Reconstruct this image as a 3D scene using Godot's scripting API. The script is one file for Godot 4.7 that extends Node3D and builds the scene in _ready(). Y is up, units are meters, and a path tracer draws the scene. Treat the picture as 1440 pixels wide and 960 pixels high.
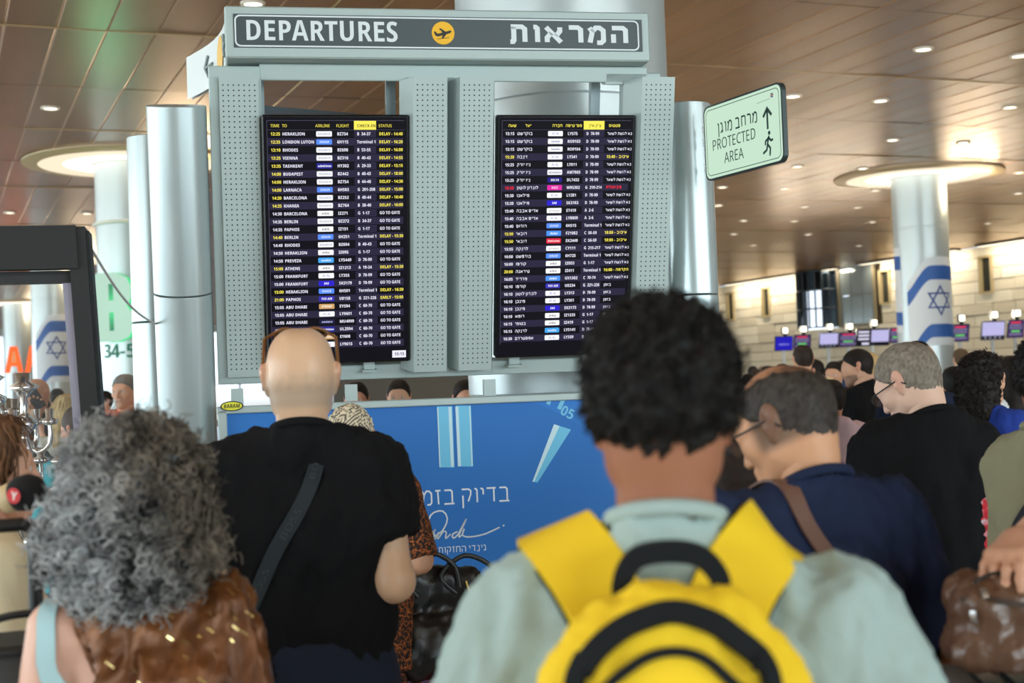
extends Node3D

# ---------------------------------------------------------------- camera model
const FPX := 1985.0
const EYE := 1.60
const CEIL := 5.40
const ROOM := 0.38921      # the hall runs 22.3 degrees to the left of the view
const KIOSK := 0.20071     # the board is turned 11.5 degrees
const LEAN := 0.24435      # and leans 14 degrees forward
var cam_basis := Basis(Vector3.RIGHT, deg_to_rad(1.75)) * Basis(Vector3.BACK, deg_to_rad(-2.15))
var used := {}
var mats := {}
var rng := RandomNumberGenerator.new()
var noise := FastNoiseLite.new()

func ray(x: float, y: float) -> Vector3:
	var d := cam_basis * Vector3((x - 720.0) / FPX, (480.0 - y) / FPX, -1.0)
	return d / -d.z

func at(x: float, y: float, depth: float) -> Vector3:
	return Vector3(0, EYE, 0) + ray(x, y) * depth

func rm(u: float, y: float, v: float) -> Vector3:      # hall axes to world
	return Vector3(cos(ROOM) * u + sin(ROOM) * v, y, -sin(ROOM) * u + cos(ROOM) * v)

# ---------------------------------------------------------------- mesh builder
class MB:
	var v := PackedVector3Array()
	var n := PackedVector3Array()
	var c := PackedColorArray()
	var uv := PackedVector2Array()
	var ix := PackedInt32Array()
	var col := Color(1, 1, 1)
	var xf := Transform3D()
	var has_col := false

	func paint(k: Color) -> MB:
		col = k
		has_col = true
		return self
	func put(p: Vector3, nn: Vector3, t := Vector2.ZERO) -> int:
		v.append(xf * p)
		n.append((xf.basis * nn).normalized())
		c.append(col)
		uv.append(t)
		return v.size() - 1
	func tri(a: int, b: int, d: int) -> void:
		var cr := (v[b] - v[a]).cross(v[d] - v[a])
		if cr.dot(n[a] + n[b] + n[d]) > 0.0:
			ix.append_array([a, d, b])
		else:
			ix.append_array([a, b, d])
	func quad(a: Vector3, b: Vector3, d: Vector3, e: Vector3, nn: Vector3) -> void:
		var i := put(a, nn, Vector2(0, 1))
		put(b, nn, Vector2(1, 1))
		put(d, nn, Vector2(1, 0))
		put(e, nn, Vector2(0, 0))
		tri(i, i + 1, i + 2)
		tri(i, i + 2, i + 3)
	func box(ce: Vector3, s: Vector3) -> MB:
		var h := s * 0.5
		for ax in 3:
			for sg in [-1.0, 1.0]:
				var nn := Vector3.ZERO
				nn[ax] = sg
				var a := Vector3.ZERO
				var b := Vector3.ZERO
				a[(ax + 1) % 3] = h[(ax + 1) % 3]
				b[(ax + 2) % 3] = h[(ax + 2) % 3]
				var m: Vector3 = ce + nn * h[ax]
				quad(m - a - b, m + a - b, m + a + b, m - a + b, nn)
		return self
	func bar(a: Vector3, b: Vector3, w: float, t: float, side := Vector3.RIGHT) -> MB:
		# a straight bar of section w (along side) by t
		var d := (b - a).normalized()
		var s := (side - d * side.dot(d)).normalized()
		var k := d.cross(s)
		var keep := xf
		xf = xf * Transform3D(Basis(s, d, s.cross(d)), (a + b) * 0.5)
		box(Vector3.ZERO, Vector3(w, (b - a).length(), t))
		xf = keep
		return self
	func cbox(ce: Vector3, s: Vector3, ch: float) -> MB:
		# box with chamfered edges: three crossing slabs joined as one hull
		var h := s * 0.5
		var pts := []
		for ax in 3:
			var o1 := (ax + 1) % 3
			var o2 := (ax + 2) % 3
			for sg in [-1.0, 1.0]:
				var nn := Vector3.ZERO
				nn[ax] = sg
				var q := []
				for e in [[-1, -1], [1, -1], [1, 1], [-1, 1]]:
					var p := Vector3.ZERO
					p[ax] = sg * h[ax]
					p[o1] = e[0] * (h[o1] - ch)
					p[o2] = e[1] * (h[o2] - ch)
					q.append(ce + p)
				quad(q[0], q[1], q[2], q[3], nn)
			for s1 in [-1.0, 1.0]:
				for s2 in [-1.0, 1.0]:
					var nn := Vector3.ZERO
					nn[o1] = s1
					nn[o2] = s2
					var q := []
					for e in [[-1, 0], [1, 0], [1, 1], [-1, 1]]:
						var p := Vector3.ZERO
						p[ax] = e[0] * (h[ax] - ch)
						p[o1] = s1 * (h[o1] - (0.0 if e[1] == 0 else ch))
						p[o2] = s2 * (h[o2] - (ch if e[1] == 0 else 0.0))
						q.append(ce + p)
					quad(q[0], q[1], q[2], q[3], nn.normalized())
		for sx in [-1.0, 1.0]:
			for sy in [-1.0, 1.0]:
				for sz in [-1.0, 1.0]:
					var g := Vector3(sx, sy, sz)
					var i := v.size()
					for ax in 3:
						var p := Vector3.ZERO
						for o in 3:
							p[o] = g[o] * (h[o] - (0.0 if o == ax else ch))
						put(ce + p, g.normalized())
					tri(i, i + 1, i + 2)
		return self
	func lathe(prof: Array, segs: int, o := Vector3.ZERO) -> MB:
		# prof: Vector2(radius, y)
		var i0 := v.size()
		var m := prof.size()
		for j in segs + 1:
			var a := TAU * j / segs
			var rr := Vector3(cos(a), 0, sin(a))
			for k in m:
				var p: Vector2 = prof[k]
				var t: Vector2 = (prof[mini(k + 1, m - 1)] - prof[maxi(k - 1, 0)])
				var nn := rr * t.y + Vector3(0, -t.x, 0)
				if nn.length() < 1e-7:
					nn = rr
				put(o + rr * p.x + Vector3(0, p.y, 0), nn.normalized(), Vector2(float(j) / segs, float(k) / (m - 1)))
		for j in segs:
			for k in m - 1:
				var a := i0 + j * m + k
				tri(a, a + 1, a + m + 1)
				tri(a, a + m + 1, a + m)
		return self
	func disc(o: Vector3, r0: float, r1: float, segs: int, nn: Vector3) -> MB:
		var s := nn.cross(Vector3(0.31, 0.2, 0.93)).normalized()
		var t := nn.cross(s)
		var i0 := v.size()
		for j in segs + 1:
			var d := s * cos(TAU * j / segs) + t * sin(TAU * j / segs)
			put(o + d * r0, nn)
			put(o + d * r1, nn)
		for j in segs:
			var a := i0 + j * 2
			tri(a, a + 1, a + 3)
			tri(a, a + 3, a + 2)
		return self
	func tube(path: Array, r, sides := 8, flat := 1.0, flatn := Vector3.UP, caps := true) -> MB:
		# r: number or array of numbers; flat < 1 squashes the section along flatn
		var m := path.size()
		var i0 := v.size()
		var up: Vector3 = flatn
		for k in m:
			var d: Vector3 = (path[mini(k + 1, m - 1)] - path[maxi(k - 1, 0)])
			d = d.normalized()
			var s := up.cross(d)
			if s.length() < 1e-4:
				s = Vector3(0.9, 0.1, 0.3).cross(d)
			s = s.normalized()
			var b := d.cross(s).normalized()
			if flat == 1.0:
				up = b
			var rad: float = r if not (r is Array) else r[k]
			for j in sides + 1:
				var a := TAU * j / sides
				put(path[k] + s * cos(a) * rad + b * sin(a) * rad * flat, s * cos(a) * flat + b * sin(a), Vector2(float(j) / sides, float(k) / maxi(m - 1, 1)))
		for k in m - 1:
			for j in sides:
				var a := i0 + k * (sides + 1) + j
				tri(a, a + 1, a + sides + 2)
				tri(a, a + sides + 2, a + sides + 1)
		if caps:
			for e in [0, m - 1]:
				var dn: Vector3 = (path[0] - path[1]) if e == 0 else (path[m - 1] - path[m - 2])
				dn = dn.normalized()
				var q := put(path[e], dn)
				for j in sides + 1:
					put((xf.affine_inverse() * v[i0 + e * (sides + 1) + j]), dn)
				for j in sides:
					tri(q, q + 1 + j, q + 2 + j)
		return self
	func poly(pts: PackedVector2Array, z: float, depth := 0.0) -> MB:
		# flat polygon in x, y at z, facing +z; depth > 0 gives it sides
		var t := Geometry2D.triangulate_polygon(pts)
		if t.is_empty():
			return self
		var i0 := v.size()
		for p in pts:
			put(Vector3(p.x, p.y, z), Vector3.BACK, p)
		for k in range(0, t.size(), 3):
			tri(i0 + t[k], i0 + t[k + 1], i0 + t[k + 2])
		if depth > 0.0:
			var cw := Geometry2D.is_polygon_clockwise(pts)
			for k in pts.size():
				var a := pts[k]
				var b := pts[(k + 1) % pts.size()]
				var nn := Vector2(b.y - a.y, a.x - b.x).normalized() * (-1.0 if cw else 1.0)
				quad(Vector3(a.x, a.y, z), Vector3(b.x, b.y, z), Vector3(b.x, b.y, z - depth), Vector3(a.x, a.y, z - depth), Vector3(nn.x, nn.y, 0))
		return self
	func raw(vv: PackedVector3Array, nn: PackedVector3Array, ii: PackedInt32Array, t: Transform3D, cols = null) -> MB:
		var i0 := v.size()
		var flip := t.basis.determinant() < 0.0
		for k in vv.size():
			v.append(t * vv[k])
			n.append((t.basis * nn[k]).normalized())
			c.append(col if cols == null else cols[k])
			uv.append(Vector2.ZERO)
		if cols != null:
			has_col = true
		for k in range(0, ii.size(), 3):
			ix.append(i0 + ii[k])
			ix.append(i0 + ii[k + (2 if flip else 1)])
			ix.append(i0 + ii[k + (1 if flip else 2)])
		return self
	func mesh() -> ArrayMesh:
		var a := []
		a.resize(Mesh.ARRAY_MAX)
		a[Mesh.ARRAY_VERTEX] = v
		a[Mesh.ARRAY_NORMAL] = n
		if has_col:
			a[Mesh.ARRAY_COLOR] = c
		a[Mesh.ARRAY_TEX_UV] = uv
		a[Mesh.ARRAY_INDEX] = ix
		var m := ArrayMesh.new()
		m.add_surface_from_arrays(Mesh.PRIMITIVE_TRIANGLES, a)
		return m

# ---------------------------------------------------------------- nodes
func numbered(called: String) -> String:
	used[called] = used.get(called, -1) + 1
	return called if used[called] == 0 else "%s_%03d" % [called, used[called]]

func tag(o: Node, label: String, category: String, group := "") -> Node:
	o.set_meta("label", label)
	o.set_meta("category", category)
	if group:
		o.set_meta("group", group)
	return o

func thing(called: String, label: String, category: String, where: Vector3, turn := 0.0, group := "") -> Node3D:
	var o := Node3D.new()
	o.name = numbered(called)
	add_child(o)
	o.position = where
	o.rotation.y = turn
	tag(o, label, category, group)
	return o

func obj(called: String, m, material: Material, parent: Node = null, label := "") -> MeshInstance3D:
	var o := MeshInstance3D.new()
	o.mesh = m.mesh() if m is MB else m
	o.material_override = material
	if parent:
		o.name = called
		parent.add_child(o, true)
	else:
		o.name = numbered(called)
		add_child(o, true)
	if label:
		o.set_meta("label", label)
	return o

func struct(called: String, m, material: Material, where := Vector3.ZERO, turn := 0.0) -> MeshInstance3D:
	var o := obj(called, m, material)
	o.position = where
	o.rotation.y = turn
	o.set_meta("kind", "structure")
	return o

func mat(r: float, g: float, b: float, rough := 0.6, metal := 0.0, spec := 0.5) -> StandardMaterial3D:
	# r, g, b as seen in a picture (sRGB, 0..255)
	var key := "%s %s %s %s %s %s" % [r, g, b, rough, metal, spec]
	if mats.has(key):
		return mats[key]
	var m := StandardMaterial3D.new()
	m.albedo_color = Color(r / 255.0, g / 255.0, b / 255.0)
	m.roughness = rough
	m.metallic = metal
	m.metallic_specular = spec
	mats[key] = m
	return m

func glow(r: float, g: float, b: float, energy := 1.0) -> StandardMaterial3D:
	var key := "e%s %s %s %s" % [r, g, b, energy]
	if mats.has(key):
		return mats[key]
	var m := StandardMaterial3D.new()
	m.albedo_color = Color(0.02, 0.02, 0.02)
	m.roughness = 0.5
	m.metallic_specular = 0.2
	m.emission_enabled = true
	m.emission = Color(r / 255.0, g / 255.0, b / 255.0)
	m.emission_energy_multiplier = energy
	mats[key] = m
	return m

func vmat(rough := 0.6, metal := 0.0, spec := 0.5) -> StandardMaterial3D:
	var key := "v%s %s %s" % [rough, metal, spec]
	if mats.has(key):
		return mats[key]
	var m := StandardMaterial3D.new()
	m.vertex_color_use_as_albedo = true
	m.roughness = rough
	m.metallic = metal
	m.metallic_specular = spec
	mats[key] = m
	return m

func noise_tex(freq: float, lo: Color, hi: Color, seed_ := 1, oct := 3, size := 512, as_normal := false) -> NoiseTexture2D:
	var f := FastNoiseLite.new()
	f.seed = seed_
	f.frequency = freq
	f.fractal_octaves = oct
	var t := NoiseTexture2D.new()
	t.width = size
	t.height = size
	t.seamless = true
	t.noise = f
	t.as_normal_map = as_normal
	if as_normal:
		t.bump_strength = 6.0
	else:
		var g := Gradient.new()
		g.set_color(0, lo)
		g.set_color(1, hi)
		t.color_ramp = g
	return t

func lin(r: float, g: float, b: float) -> Color:
	return Color(r / 255.0, g / 255.0, b / 255.0).srgb_to_linear()

func glass_mat(alpha := 0.06) -> StandardMaterial3D:
	var m := StandardMaterial3D.new()
	m.transparency = BaseMaterial3D.TRANSPARENCY_ALPHA
	m.albedo_color = Color(0.5, 0.52, 0.55, alpha)
	m.roughness = 0.02
	return m

# ---------------------------------------------------------------- writing
var fonts := {}
func font(bold: bool) -> SystemFont:
	if not fonts.has(bold):
		var f := SystemFont.new()
		f.font_names = PackedStringArray(["Droid Sans"])
		f.font_weight = 700 if bold else 400
		fonts[bold] = f
	return fonts[bold]

var glyphs := {}
func glyph(ch: String, bold: bool) -> Array:
	# triangles of one Latin character at a cap height of one, and its advance
	var key := ch + ("b" if bold else "r")
	if not glyphs.has(key):
		var t := TextMesh.new()
		t.font = font(bold)
		t.font_size = 64
		t.pixel_size = 1.0 / 45.7
		t.depth = 0.0
		t.curve_step = 3.0
		t.text = ch
		t.horizontal_alignment = HORIZONTAL_ALIGNMENT_LEFT
		t.vertical_alignment = VERTICAL_ALIGNMENT_BOTTOM
		var w := font(bold).get_string_size(ch, HORIZONTAL_ALIGNMENT_LEFT, -1, 64).x / 45.7
		var out := PackedVector3Array()
		if ch != " ":
			var s := t.surface_get_arrays(0)
			var vs: PackedVector3Array = s[Mesh.ARRAY_VERTEX]
			var ns: PackedVector3Array = s[Mesh.ARRAY_NORMAL]
			var base := font(bold).get_descent(64) / 45.7
			var id: PackedInt32Array = s[Mesh.ARRAY_INDEX] if s[Mesh.ARRAY_INDEX] != null else PackedInt32Array(range(vs.size()))
			for k in range(0, id.size(), 3):
				if ns[id[k]].z > 0.5:
					for e in 3:
						out.append(vs[id[k + e]] - Vector3(0, base, 0))
		glyphs[key] = [out, w]
	return glyphs[key]

func text_width(s: String, h: float, bold := true, squeeze := 1.0) -> float:
	var w := 0.0
	for ch in s:
		w += glyph(ch, bold)[1] * h * squeeze
	return w

func write(mb: MB, s: String, x: float, y: float, z: float, h: float, bold := true, squeeze := 1.0, slant := 0.0) -> float:
	# Latin text in x, y facing +z, h = cap height; returns the end of the line
	for ch in s:
		var g := glyph(ch, bold)
		var tr: PackedVector3Array = g[0]
		var i0 := mb.v.size()
		for p in tr:
			mb.put(Vector3(x + p.x * h * squeeze + p.y * h * slant, y + p.y * h, z), Vector3.BACK)
		for k in range(0, tr.size(), 3):
			mb.tri(i0 + k, i0 + k + 1, i0 + k + 2)
		x += g[1] * h * squeeze
	return x

const HEB := {
	"א": [0.72, [[0.02, 1, 0.7, 0], [0.66, 1, 0.66, 0.74, 0.48, 0.42], [0.06, 0, 0.06, 0.3, 0.26, 0.62]]],
	"ב": [0.72, [[0.03, 1, 0.46, 1, 0.57, 0.88, 0.57, 0], [0, 0, 0.72, 0]]],
	"ג": [0.45, [[0, 1, 0.2, 1, 0.29, 0.88, 0.36, 0], [0.33, 0.3, 0.02, 0]]],
	"ד": [0.64, [[0, 1, 0.64, 1], [0.5, 1, 0.5, 0]]],
	"ה": [0.68, [[0.02, 1, 0.54, 1, 0.66, 0.86, 0.66, 0], [0.08, 0.58, 0.08, 0]]],
	"ו": [0.2, [[0, 1, 0.1, 1, 0.18, 0.9, 0.18, 0]]],
	"ז": [0.38, [[0, 1, 0.38, 1], [0.18, 1, 0.22, 0]]],
	"ח": [0.66, [[0.06, 0, 0.06, 1], [0.0, 1, 0.54, 1, 0.64, 0.88, 0.64, 0]]],
	"ט": [0.68, [[0, 1, 0.06, 0.9, 0.06, 0.12, 0.16, 0, 0.54, 0, 0.66, 0.14, 0.66, 0.84, 0.54, 1, 0.36, 1]]],
	"י": [0.2, [[0, 1, 0.1, 1, 0.18, 0.9, 0.18, 0.55]]],
	"כ": [0.6, [[0, 1, 0.42, 1, 0.58, 0.84, 0.58, 0.16, 0.42, 0, 0, 0]]],
	"ל": [0.58, [[0.04, 1.34, 0.04, 1, 0.54, 1, 0.57, 0.88, 0.5, 0.62, 0.2, 0]]],
	"מ": [0.7, [[0.02, 1, 0.15, 0.72, 0.03, 0], [0.15, 0.72, 0.32, 1, 0.5, 1, 0.67, 0.82, 0.67, 0.14, 0.56, 0, 0.36, 0]]],
	"ם": [0.68, [[0.06, 0, 0.06, 1], [0, 1, 0.54, 1, 0.65, 0.88, 0.65, 0, 0.02, 0]]],
	"נ": [0.42, [[0.1, 1, 0.28, 1, 0.38, 0.88, 0.38, 0, 0, 0]]],
	"ן": [0.2, [[0, 1, 0.1, 1, 0.18, 0.9, 0.18, -0.38]]],
	"ס": [0.7, [[0, 1, 0.48, 1, 0.68, 0.76, 0.62, 0.22, 0.42, 0, 0.3, 0], [0.34, 0, 0.28, 0, 0.09, 0.24, 0.07, 1]]],
	"ע": [0.64, [[0.6, 1, 0.6, 0.5, 0.46, 0.18, 0, 0], [0.06, 1, 0.22, 0.14]]],
	"פ": [0.66, [[0.34, 0.48, 0.1, 0.48, 0.07, 1, 0.5, 1, 0.63, 0.84, 0.63, 0.16, 0.5, 0, 0, 0]]],
	"צ": [0.6, [[0, 1, 0.58, 0.02], [0.57, 1, 0.57, 0.74, 0.4, 0.4], [0, 0, 0.6, 0]]],
	"ק": [0.66, [[0, 1, 0.5, 1, 0.64, 0.86, 0.62, 0.6, 0.44, 0.1], [0.07, 0.55, 0.07, -0.38]]],
	"ר": [0.58, [[0, 1, 0.42, 1, 0.55, 0.86, 0.55, 0]]],
	"ש": [0.84, [[0.03, 1, 0.13, 0, 0.54, 0, 0.77, 0.26, 0.82, 1], [0.43, 1, 0.43, 0.6, 0.1, 0.28]]],
	"ת": [0.72, [[0, 0, 0.12, 0, 0.17, 0.1, 0.17, 1], [0.04, 1, 0.55, 1, 0.68, 0.86, 0.68, 0]]],
	"'": [0.1, [[0.06, 1.1, 0.03, 0.75]]],
	"-": [0.36, [[0.02, 0.45, 0.34, 0.45]]],
}
var heb_cache := {}
func heb_width(s: String, h: float, stroke: float) -> float:
	var w := 0.0
	for ch in s:
		w += (0.3 if ch == " " else HEB[ch][0] + stroke + 0.13) * h
	return w

func write_heb(mb: MB, s: String, right: float, y: float, z: float, h: float, stroke := 0.17, squeeze := 1.0, slant := 0.0) -> float:
	# Hebrew, right to left from x = right; h = letter height; returns the left end
	var x := right
	for ch in s:
		if ch == " ":
			x -= 0.3 * h * squeeze
			continue
		var key := "%s%s" % [ch, stroke]
		if not heb_cache.has(key):
			var polys := []
			for st in HEB[ch][1]:
				var line := PackedVector2Array()
				for k in range(0, st.size(), 2):
					line.append(Vector2(st[k] + stroke * 0.5, lerpf(stroke * 0.5, 1.0 - stroke * 0.5, st[k + 1])) * 100.0)
				for q in Geometry2D.offset_polyline(line, stroke * 50.0, Geometry2D.JOIN_MITER, Geometry2D.END_BUTT):
					polys.append(q)
			heb_cache[key] = polys
		x -= (HEB[ch][0] + stroke) * h * squeeze
		for q in heb_cache[key]:
			var pts := PackedVector2Array()
			for p in q:
				pts.append(Vector2(x + p.x * 0.01 * h * squeeze + p.y * 0.01 * h * slant, y + p.y * 0.01 * h))
			mb.poly(pts, z)
		x -= 0.13 * h * squeeze
	return x

func rrect(x0: float, y0: float, x1: float, y1: float, r: float, seg := 5) -> PackedVector2Array:
	var out := PackedVector2Array()
	for cn in [[x1 - r, y1 - r, 0.0], [x0 + r, y1 - r, 0.25], [x0 + r, y0 + r, 0.5], [x1 - r, y0 + r, 0.75]]:
		for k in seg + 1:
			var a: float = TAU * (cn[2] + 0.25 * k / seg)
			out.append(Vector2(cn[0] + cos(a) * r, cn[1] + sin(a) * r))
	return out

func ring_poly(mb: MB, outer: PackedVector2Array, inner: PackedVector2Array, z: float) -> void:
	# band between two outlines with the same number of points
	for k in outer.size():
		var j := (k + 1) % outer.size()
		mb.quad(Vector3(outer[k].x, outer[k].y, z), Vector3(outer[j].x, outer[j].y, z), Vector3(inner[j].x, inner[j].y, z), Vector3(inner[k].x, inner[k].y, z), Vector3.BACK)

# ---------------------------------------------------------------- the hall
const COLS := [[2.95, -6.4], [2.95, -23.1], [2.95, -39.6], [2.95, -56.2], [17.9, -22.4], [17.9, -39.2], [17.9, -6.0], [-12.0, -23.0], [-12.0, -39.6]]

func light_node(l: Light3D, called: String, where: Vector3, energy: float, color: Color, parent: Node = null) -> void:
	l.name = called
	l.light_color = color
	l.light_energy = energy
	l.shadow_enabled = true
	if parent:
		parent.add_child(l, true)
	else:
		add_child(l, true)
	l.position = where

func day_light(called: String, where: Vector3, turn: float, w: float, h: float, energy: float, color: Color) -> void:
	# daylight of one glazed wall, standing in the plane of the glass
	var l := AreaLight3D.new()
	l.area_size = Vector2(w, h)
	l.area_range = 120.0
	light_node(l, called, where, energy, color)
	l.rotation.y = turn

func setup() -> void:
	var cam := Camera3D.new()
	cam.name = "camera"
	cam.position = Vector3(0, EYE, 0)
	cam.basis = cam_basis
	cam.near = 0.05
	cam.far = 400.0
	var lens := CameraAttributesPhysical.new()
	lens.frustum_focal_length = 49.6
	lens.frustum_focus_distance = 5.3
	lens.exposure_aperture = 4.0
	lens.frustum_near = 0.05
	lens.frustum_far = 400.0
	cam.attributes = lens
	add_child(cam)
	cam.fov = rad_to_deg(2.0 * atan(480.0 / FPX))
	cam.current = true
	var env := Environment.new()
	env.background_mode = Environment.BG_SKY
	var sky := Sky.new()
	var sm := ProceduralSkyMaterial.new()
	sm.sky_top_color = Color(0.55, 0.72, 0.95)
	sm.sky_horizon_color = Color(0.92, 0.96, 1.0)
	sm.ground_bottom_color = Color(0.5, 0.5, 0.48)
	sm.ground_horizon_color = Color(0.8, 0.82, 0.82)
	sm.sky_energy_multiplier = 1.4
	sm.ground_energy_multiplier = 1.2
	sky.sky_material = sm
	env.sky = sky
	env.tonemap_mode = Environment.TONE_MAPPER_LINEAR
	env.tonemap_exposure = 1.08
	env.sdfgi_enabled = true
	env.ssao_enabled = true
	env.ssil_enabled = true
	var we := WorldEnvironment.new()
	we.name = "world"
	we.environment = env
	add_child(we)
	# daylight through the long glazed wall on the left, the one behind the viewer and the far end
	var cool := Color(0.91, 0.985, 1.0)
	for k in 5:
		day_light("left_glazing", rm(-15.6, 2.7, 6.0 - 16.0 * k), ROOM - PI / 2.0, 15.0, 4.6, 128.0, cool)
	for k in 2:
		day_light("rear_glazing", rm(6.0 + 14.0 * k, 2.7, 13.6), ROOM, 13.0, 4.6, 150.0, cool)

func plank_mesh(w: float, l: float) -> ArrayMesh:
	# pressed metal ceiling plank with folded edges, hanging from y = 0 down
	var mb := MB.new()
	var e := 0.011
	mb.paint(Color(0.50, 0.44, 0.35))
	mb.quad(Vector3(-w / 2 + e, -0.012, -l / 2 + e), Vector3(w / 2 - e, -0.012, -l / 2 + e), Vector3(w / 2 - e, -0.012, l / 2 - e), Vector3(-w / 2 + e, -0.012, l / 2 - e), Vector3.DOWN)
	mb.paint(Color(1, 1, 1))  # edges painted paler for the light that the folds would catch
	for s in [-1.0, 1.0]:
		mb.quad(Vector3(s * (w / 2 - e), -0.012, -l / 2 + e), Vector3(s * (w / 2 - e), -0.012, l / 2 - e), Vector3(s * w / 2, -0.006, l / 2), Vector3(s * w / 2, -0.006, -l / 2), Vector3(s * 0.8, -1, 0).normalized())
		mb.quad(Vector3(-w / 2 + e, -0.012, s * (l / 2 - e)), Vector3(w / 2 - e, -0.012, s * (l / 2 - e)), Vector3(w / 2, -0.006, s * l / 2), Vector3(-w / 2, -0.006, s * l / 2), Vector3(0, -1, s * 0.8).normalized())
		mb.quad(Vector3(s * w / 2, -0.006, -l / 2), Vector3(s * w / 2, -0.006, l / 2), Vector3(s * w / 2, 0, l / 2), Vector3(s * w / 2, 0, -l / 2), Vector3(s, 0, 0))
		mb.quad(Vector3(-w / 2, -0.006, s * l / 2), Vector3(w / 2, -0.006, s * l / 2), Vector3(w / 2, 0, s * l / 2), Vector3(-w / 2, 0, s * l / 2), Vector3(0, 0, s))
	return mb.mesh()

func in_view(p: Vector3) -> bool:
	var q := cam_basis.inverse() * (p - Vector3(0, EYE, 0))
	return q.z < -1.0 and absf(q.x / q.z) < 0.39 and absf(q.y / q.z) < 0.27

func ceiling_and_floor() -> void:
	var slab := MB.new()
	slab.box(Vector3(7.0, CEIL + 0.165, -31.0), Vector3(47.6, 0.3, 91.0))
	var ceil_node := struct("ceiling", slab, mat(214, 192, 152, 0.6), Vector3.ZERO, ROOM)  # slab painted pale tan, so plank gaps read as lit seams
	var w := 0.5005
	var l := 2.80
	var pm := plank_mesh(w - 0.005, l - 0.014)
	var variants := []
	for k in 3:
		var m := StandardMaterial3D.new()
		m.albedo_color = [Color8(206, 166, 130), Color8(198, 159, 124), Color8(214, 174, 137)][k]
		m.vertex_color_use_as_albedo = true
		m.metallic = 0.6
		m.roughness = 0.3
		m.metallic_specular = 0.5
		m.uv1_triplanar = true
		m.uv1_scale = Vector3(0.35, 0.35, 0.05)
		m.albedo_texture = noise_tex(0.02, Color(0.86, 0.86, 0.86), Color(1, 1, 1), 5, 3, 256)
		m.normal_enabled = true
		m.normal_texture = noise_tex(0.008, Color.BLACK, Color.WHITE, 11, 2, 256, true)
		m.normal_scale = 0.05
		variants.append(m)
	var spots := []
	for i in range(-32, 60):
		for j in range(-5, 28):
			var u := 0.233 + (i + 0.5) * w
			var v := -(0.32 + j + 0.5) * l
			if u > 30.3 or u < -15.4 or v < -75.0 or v > 13.0:
				continue
			var p := rm(u, CEIL, v)
			spots.append([0 if in_view(p) else 1, p.length(), u, v, (i * 7 + j * 3) % 3])
	spots.sort_custom(func(a, b): return a[0] < b[0] or a[0] == b[0] and a[1] < b[1])
	var rest := []
	for k in spots.size():
		var s = spots[k]
		var tr := Transform3D(Basis.from_euler(Vector3(rng.randfn(0, 0.0028), 0, rng.randfn(0, 0.0045))), Vector3(s[2], CEIL + 0.012, s[3]))
		if k < 300:
			var o := obj("ceiling_plank", pm, variants[absi(s[4])], ceil_node)
			o.transform = tr
		else:
			rest.append(tr)
	var mm := MultiMesh.new()
	mm.transform_format = MultiMesh.TRANSFORM_3D
	mm.mesh = pm
	mm.instance_count = rest.size()
	for k in rest.size():
		mm.set_instance_transform(k, rest[k])
	var mi := MultiMeshInstance3D.new()
	mi.name = "far_planks"
	mi.multimesh = mm
	mi.material_override = variants[0]
	mi.set_meta("kind", "stuff")
	ceil_node.add_child(mi)
	# carrier rails between the rows of planks
	for j in range(3, 16):
		var rail := MB.new()
		rail.box(Vector3.ZERO, Vector3(45.8, 0.012, 0.030 if j % 2 == 0 else 0.022))
		var o := obj("carrier_rail", rail, mat(178, 150, 112, 0.4, 0.3) if j % 2 == 1 else mat(52, 44, 36, 0.5), ceil_node)
		o.position = Vector3(7.4, CEIL + 0.008 if j % 2 == 0 else CEIL - 0.004, -(0.32 + j) * l)
	# floor
	var fl := MB.new()
	fl.box(Vector3(7.0, -0.1, -31.0), Vector3(47.6, 0.2, 91.0))
	var fm := mat(196, 186, 170, 0.25)
	struct("floor", fl, fm, Vector3.ZERO, ROOM)

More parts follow.
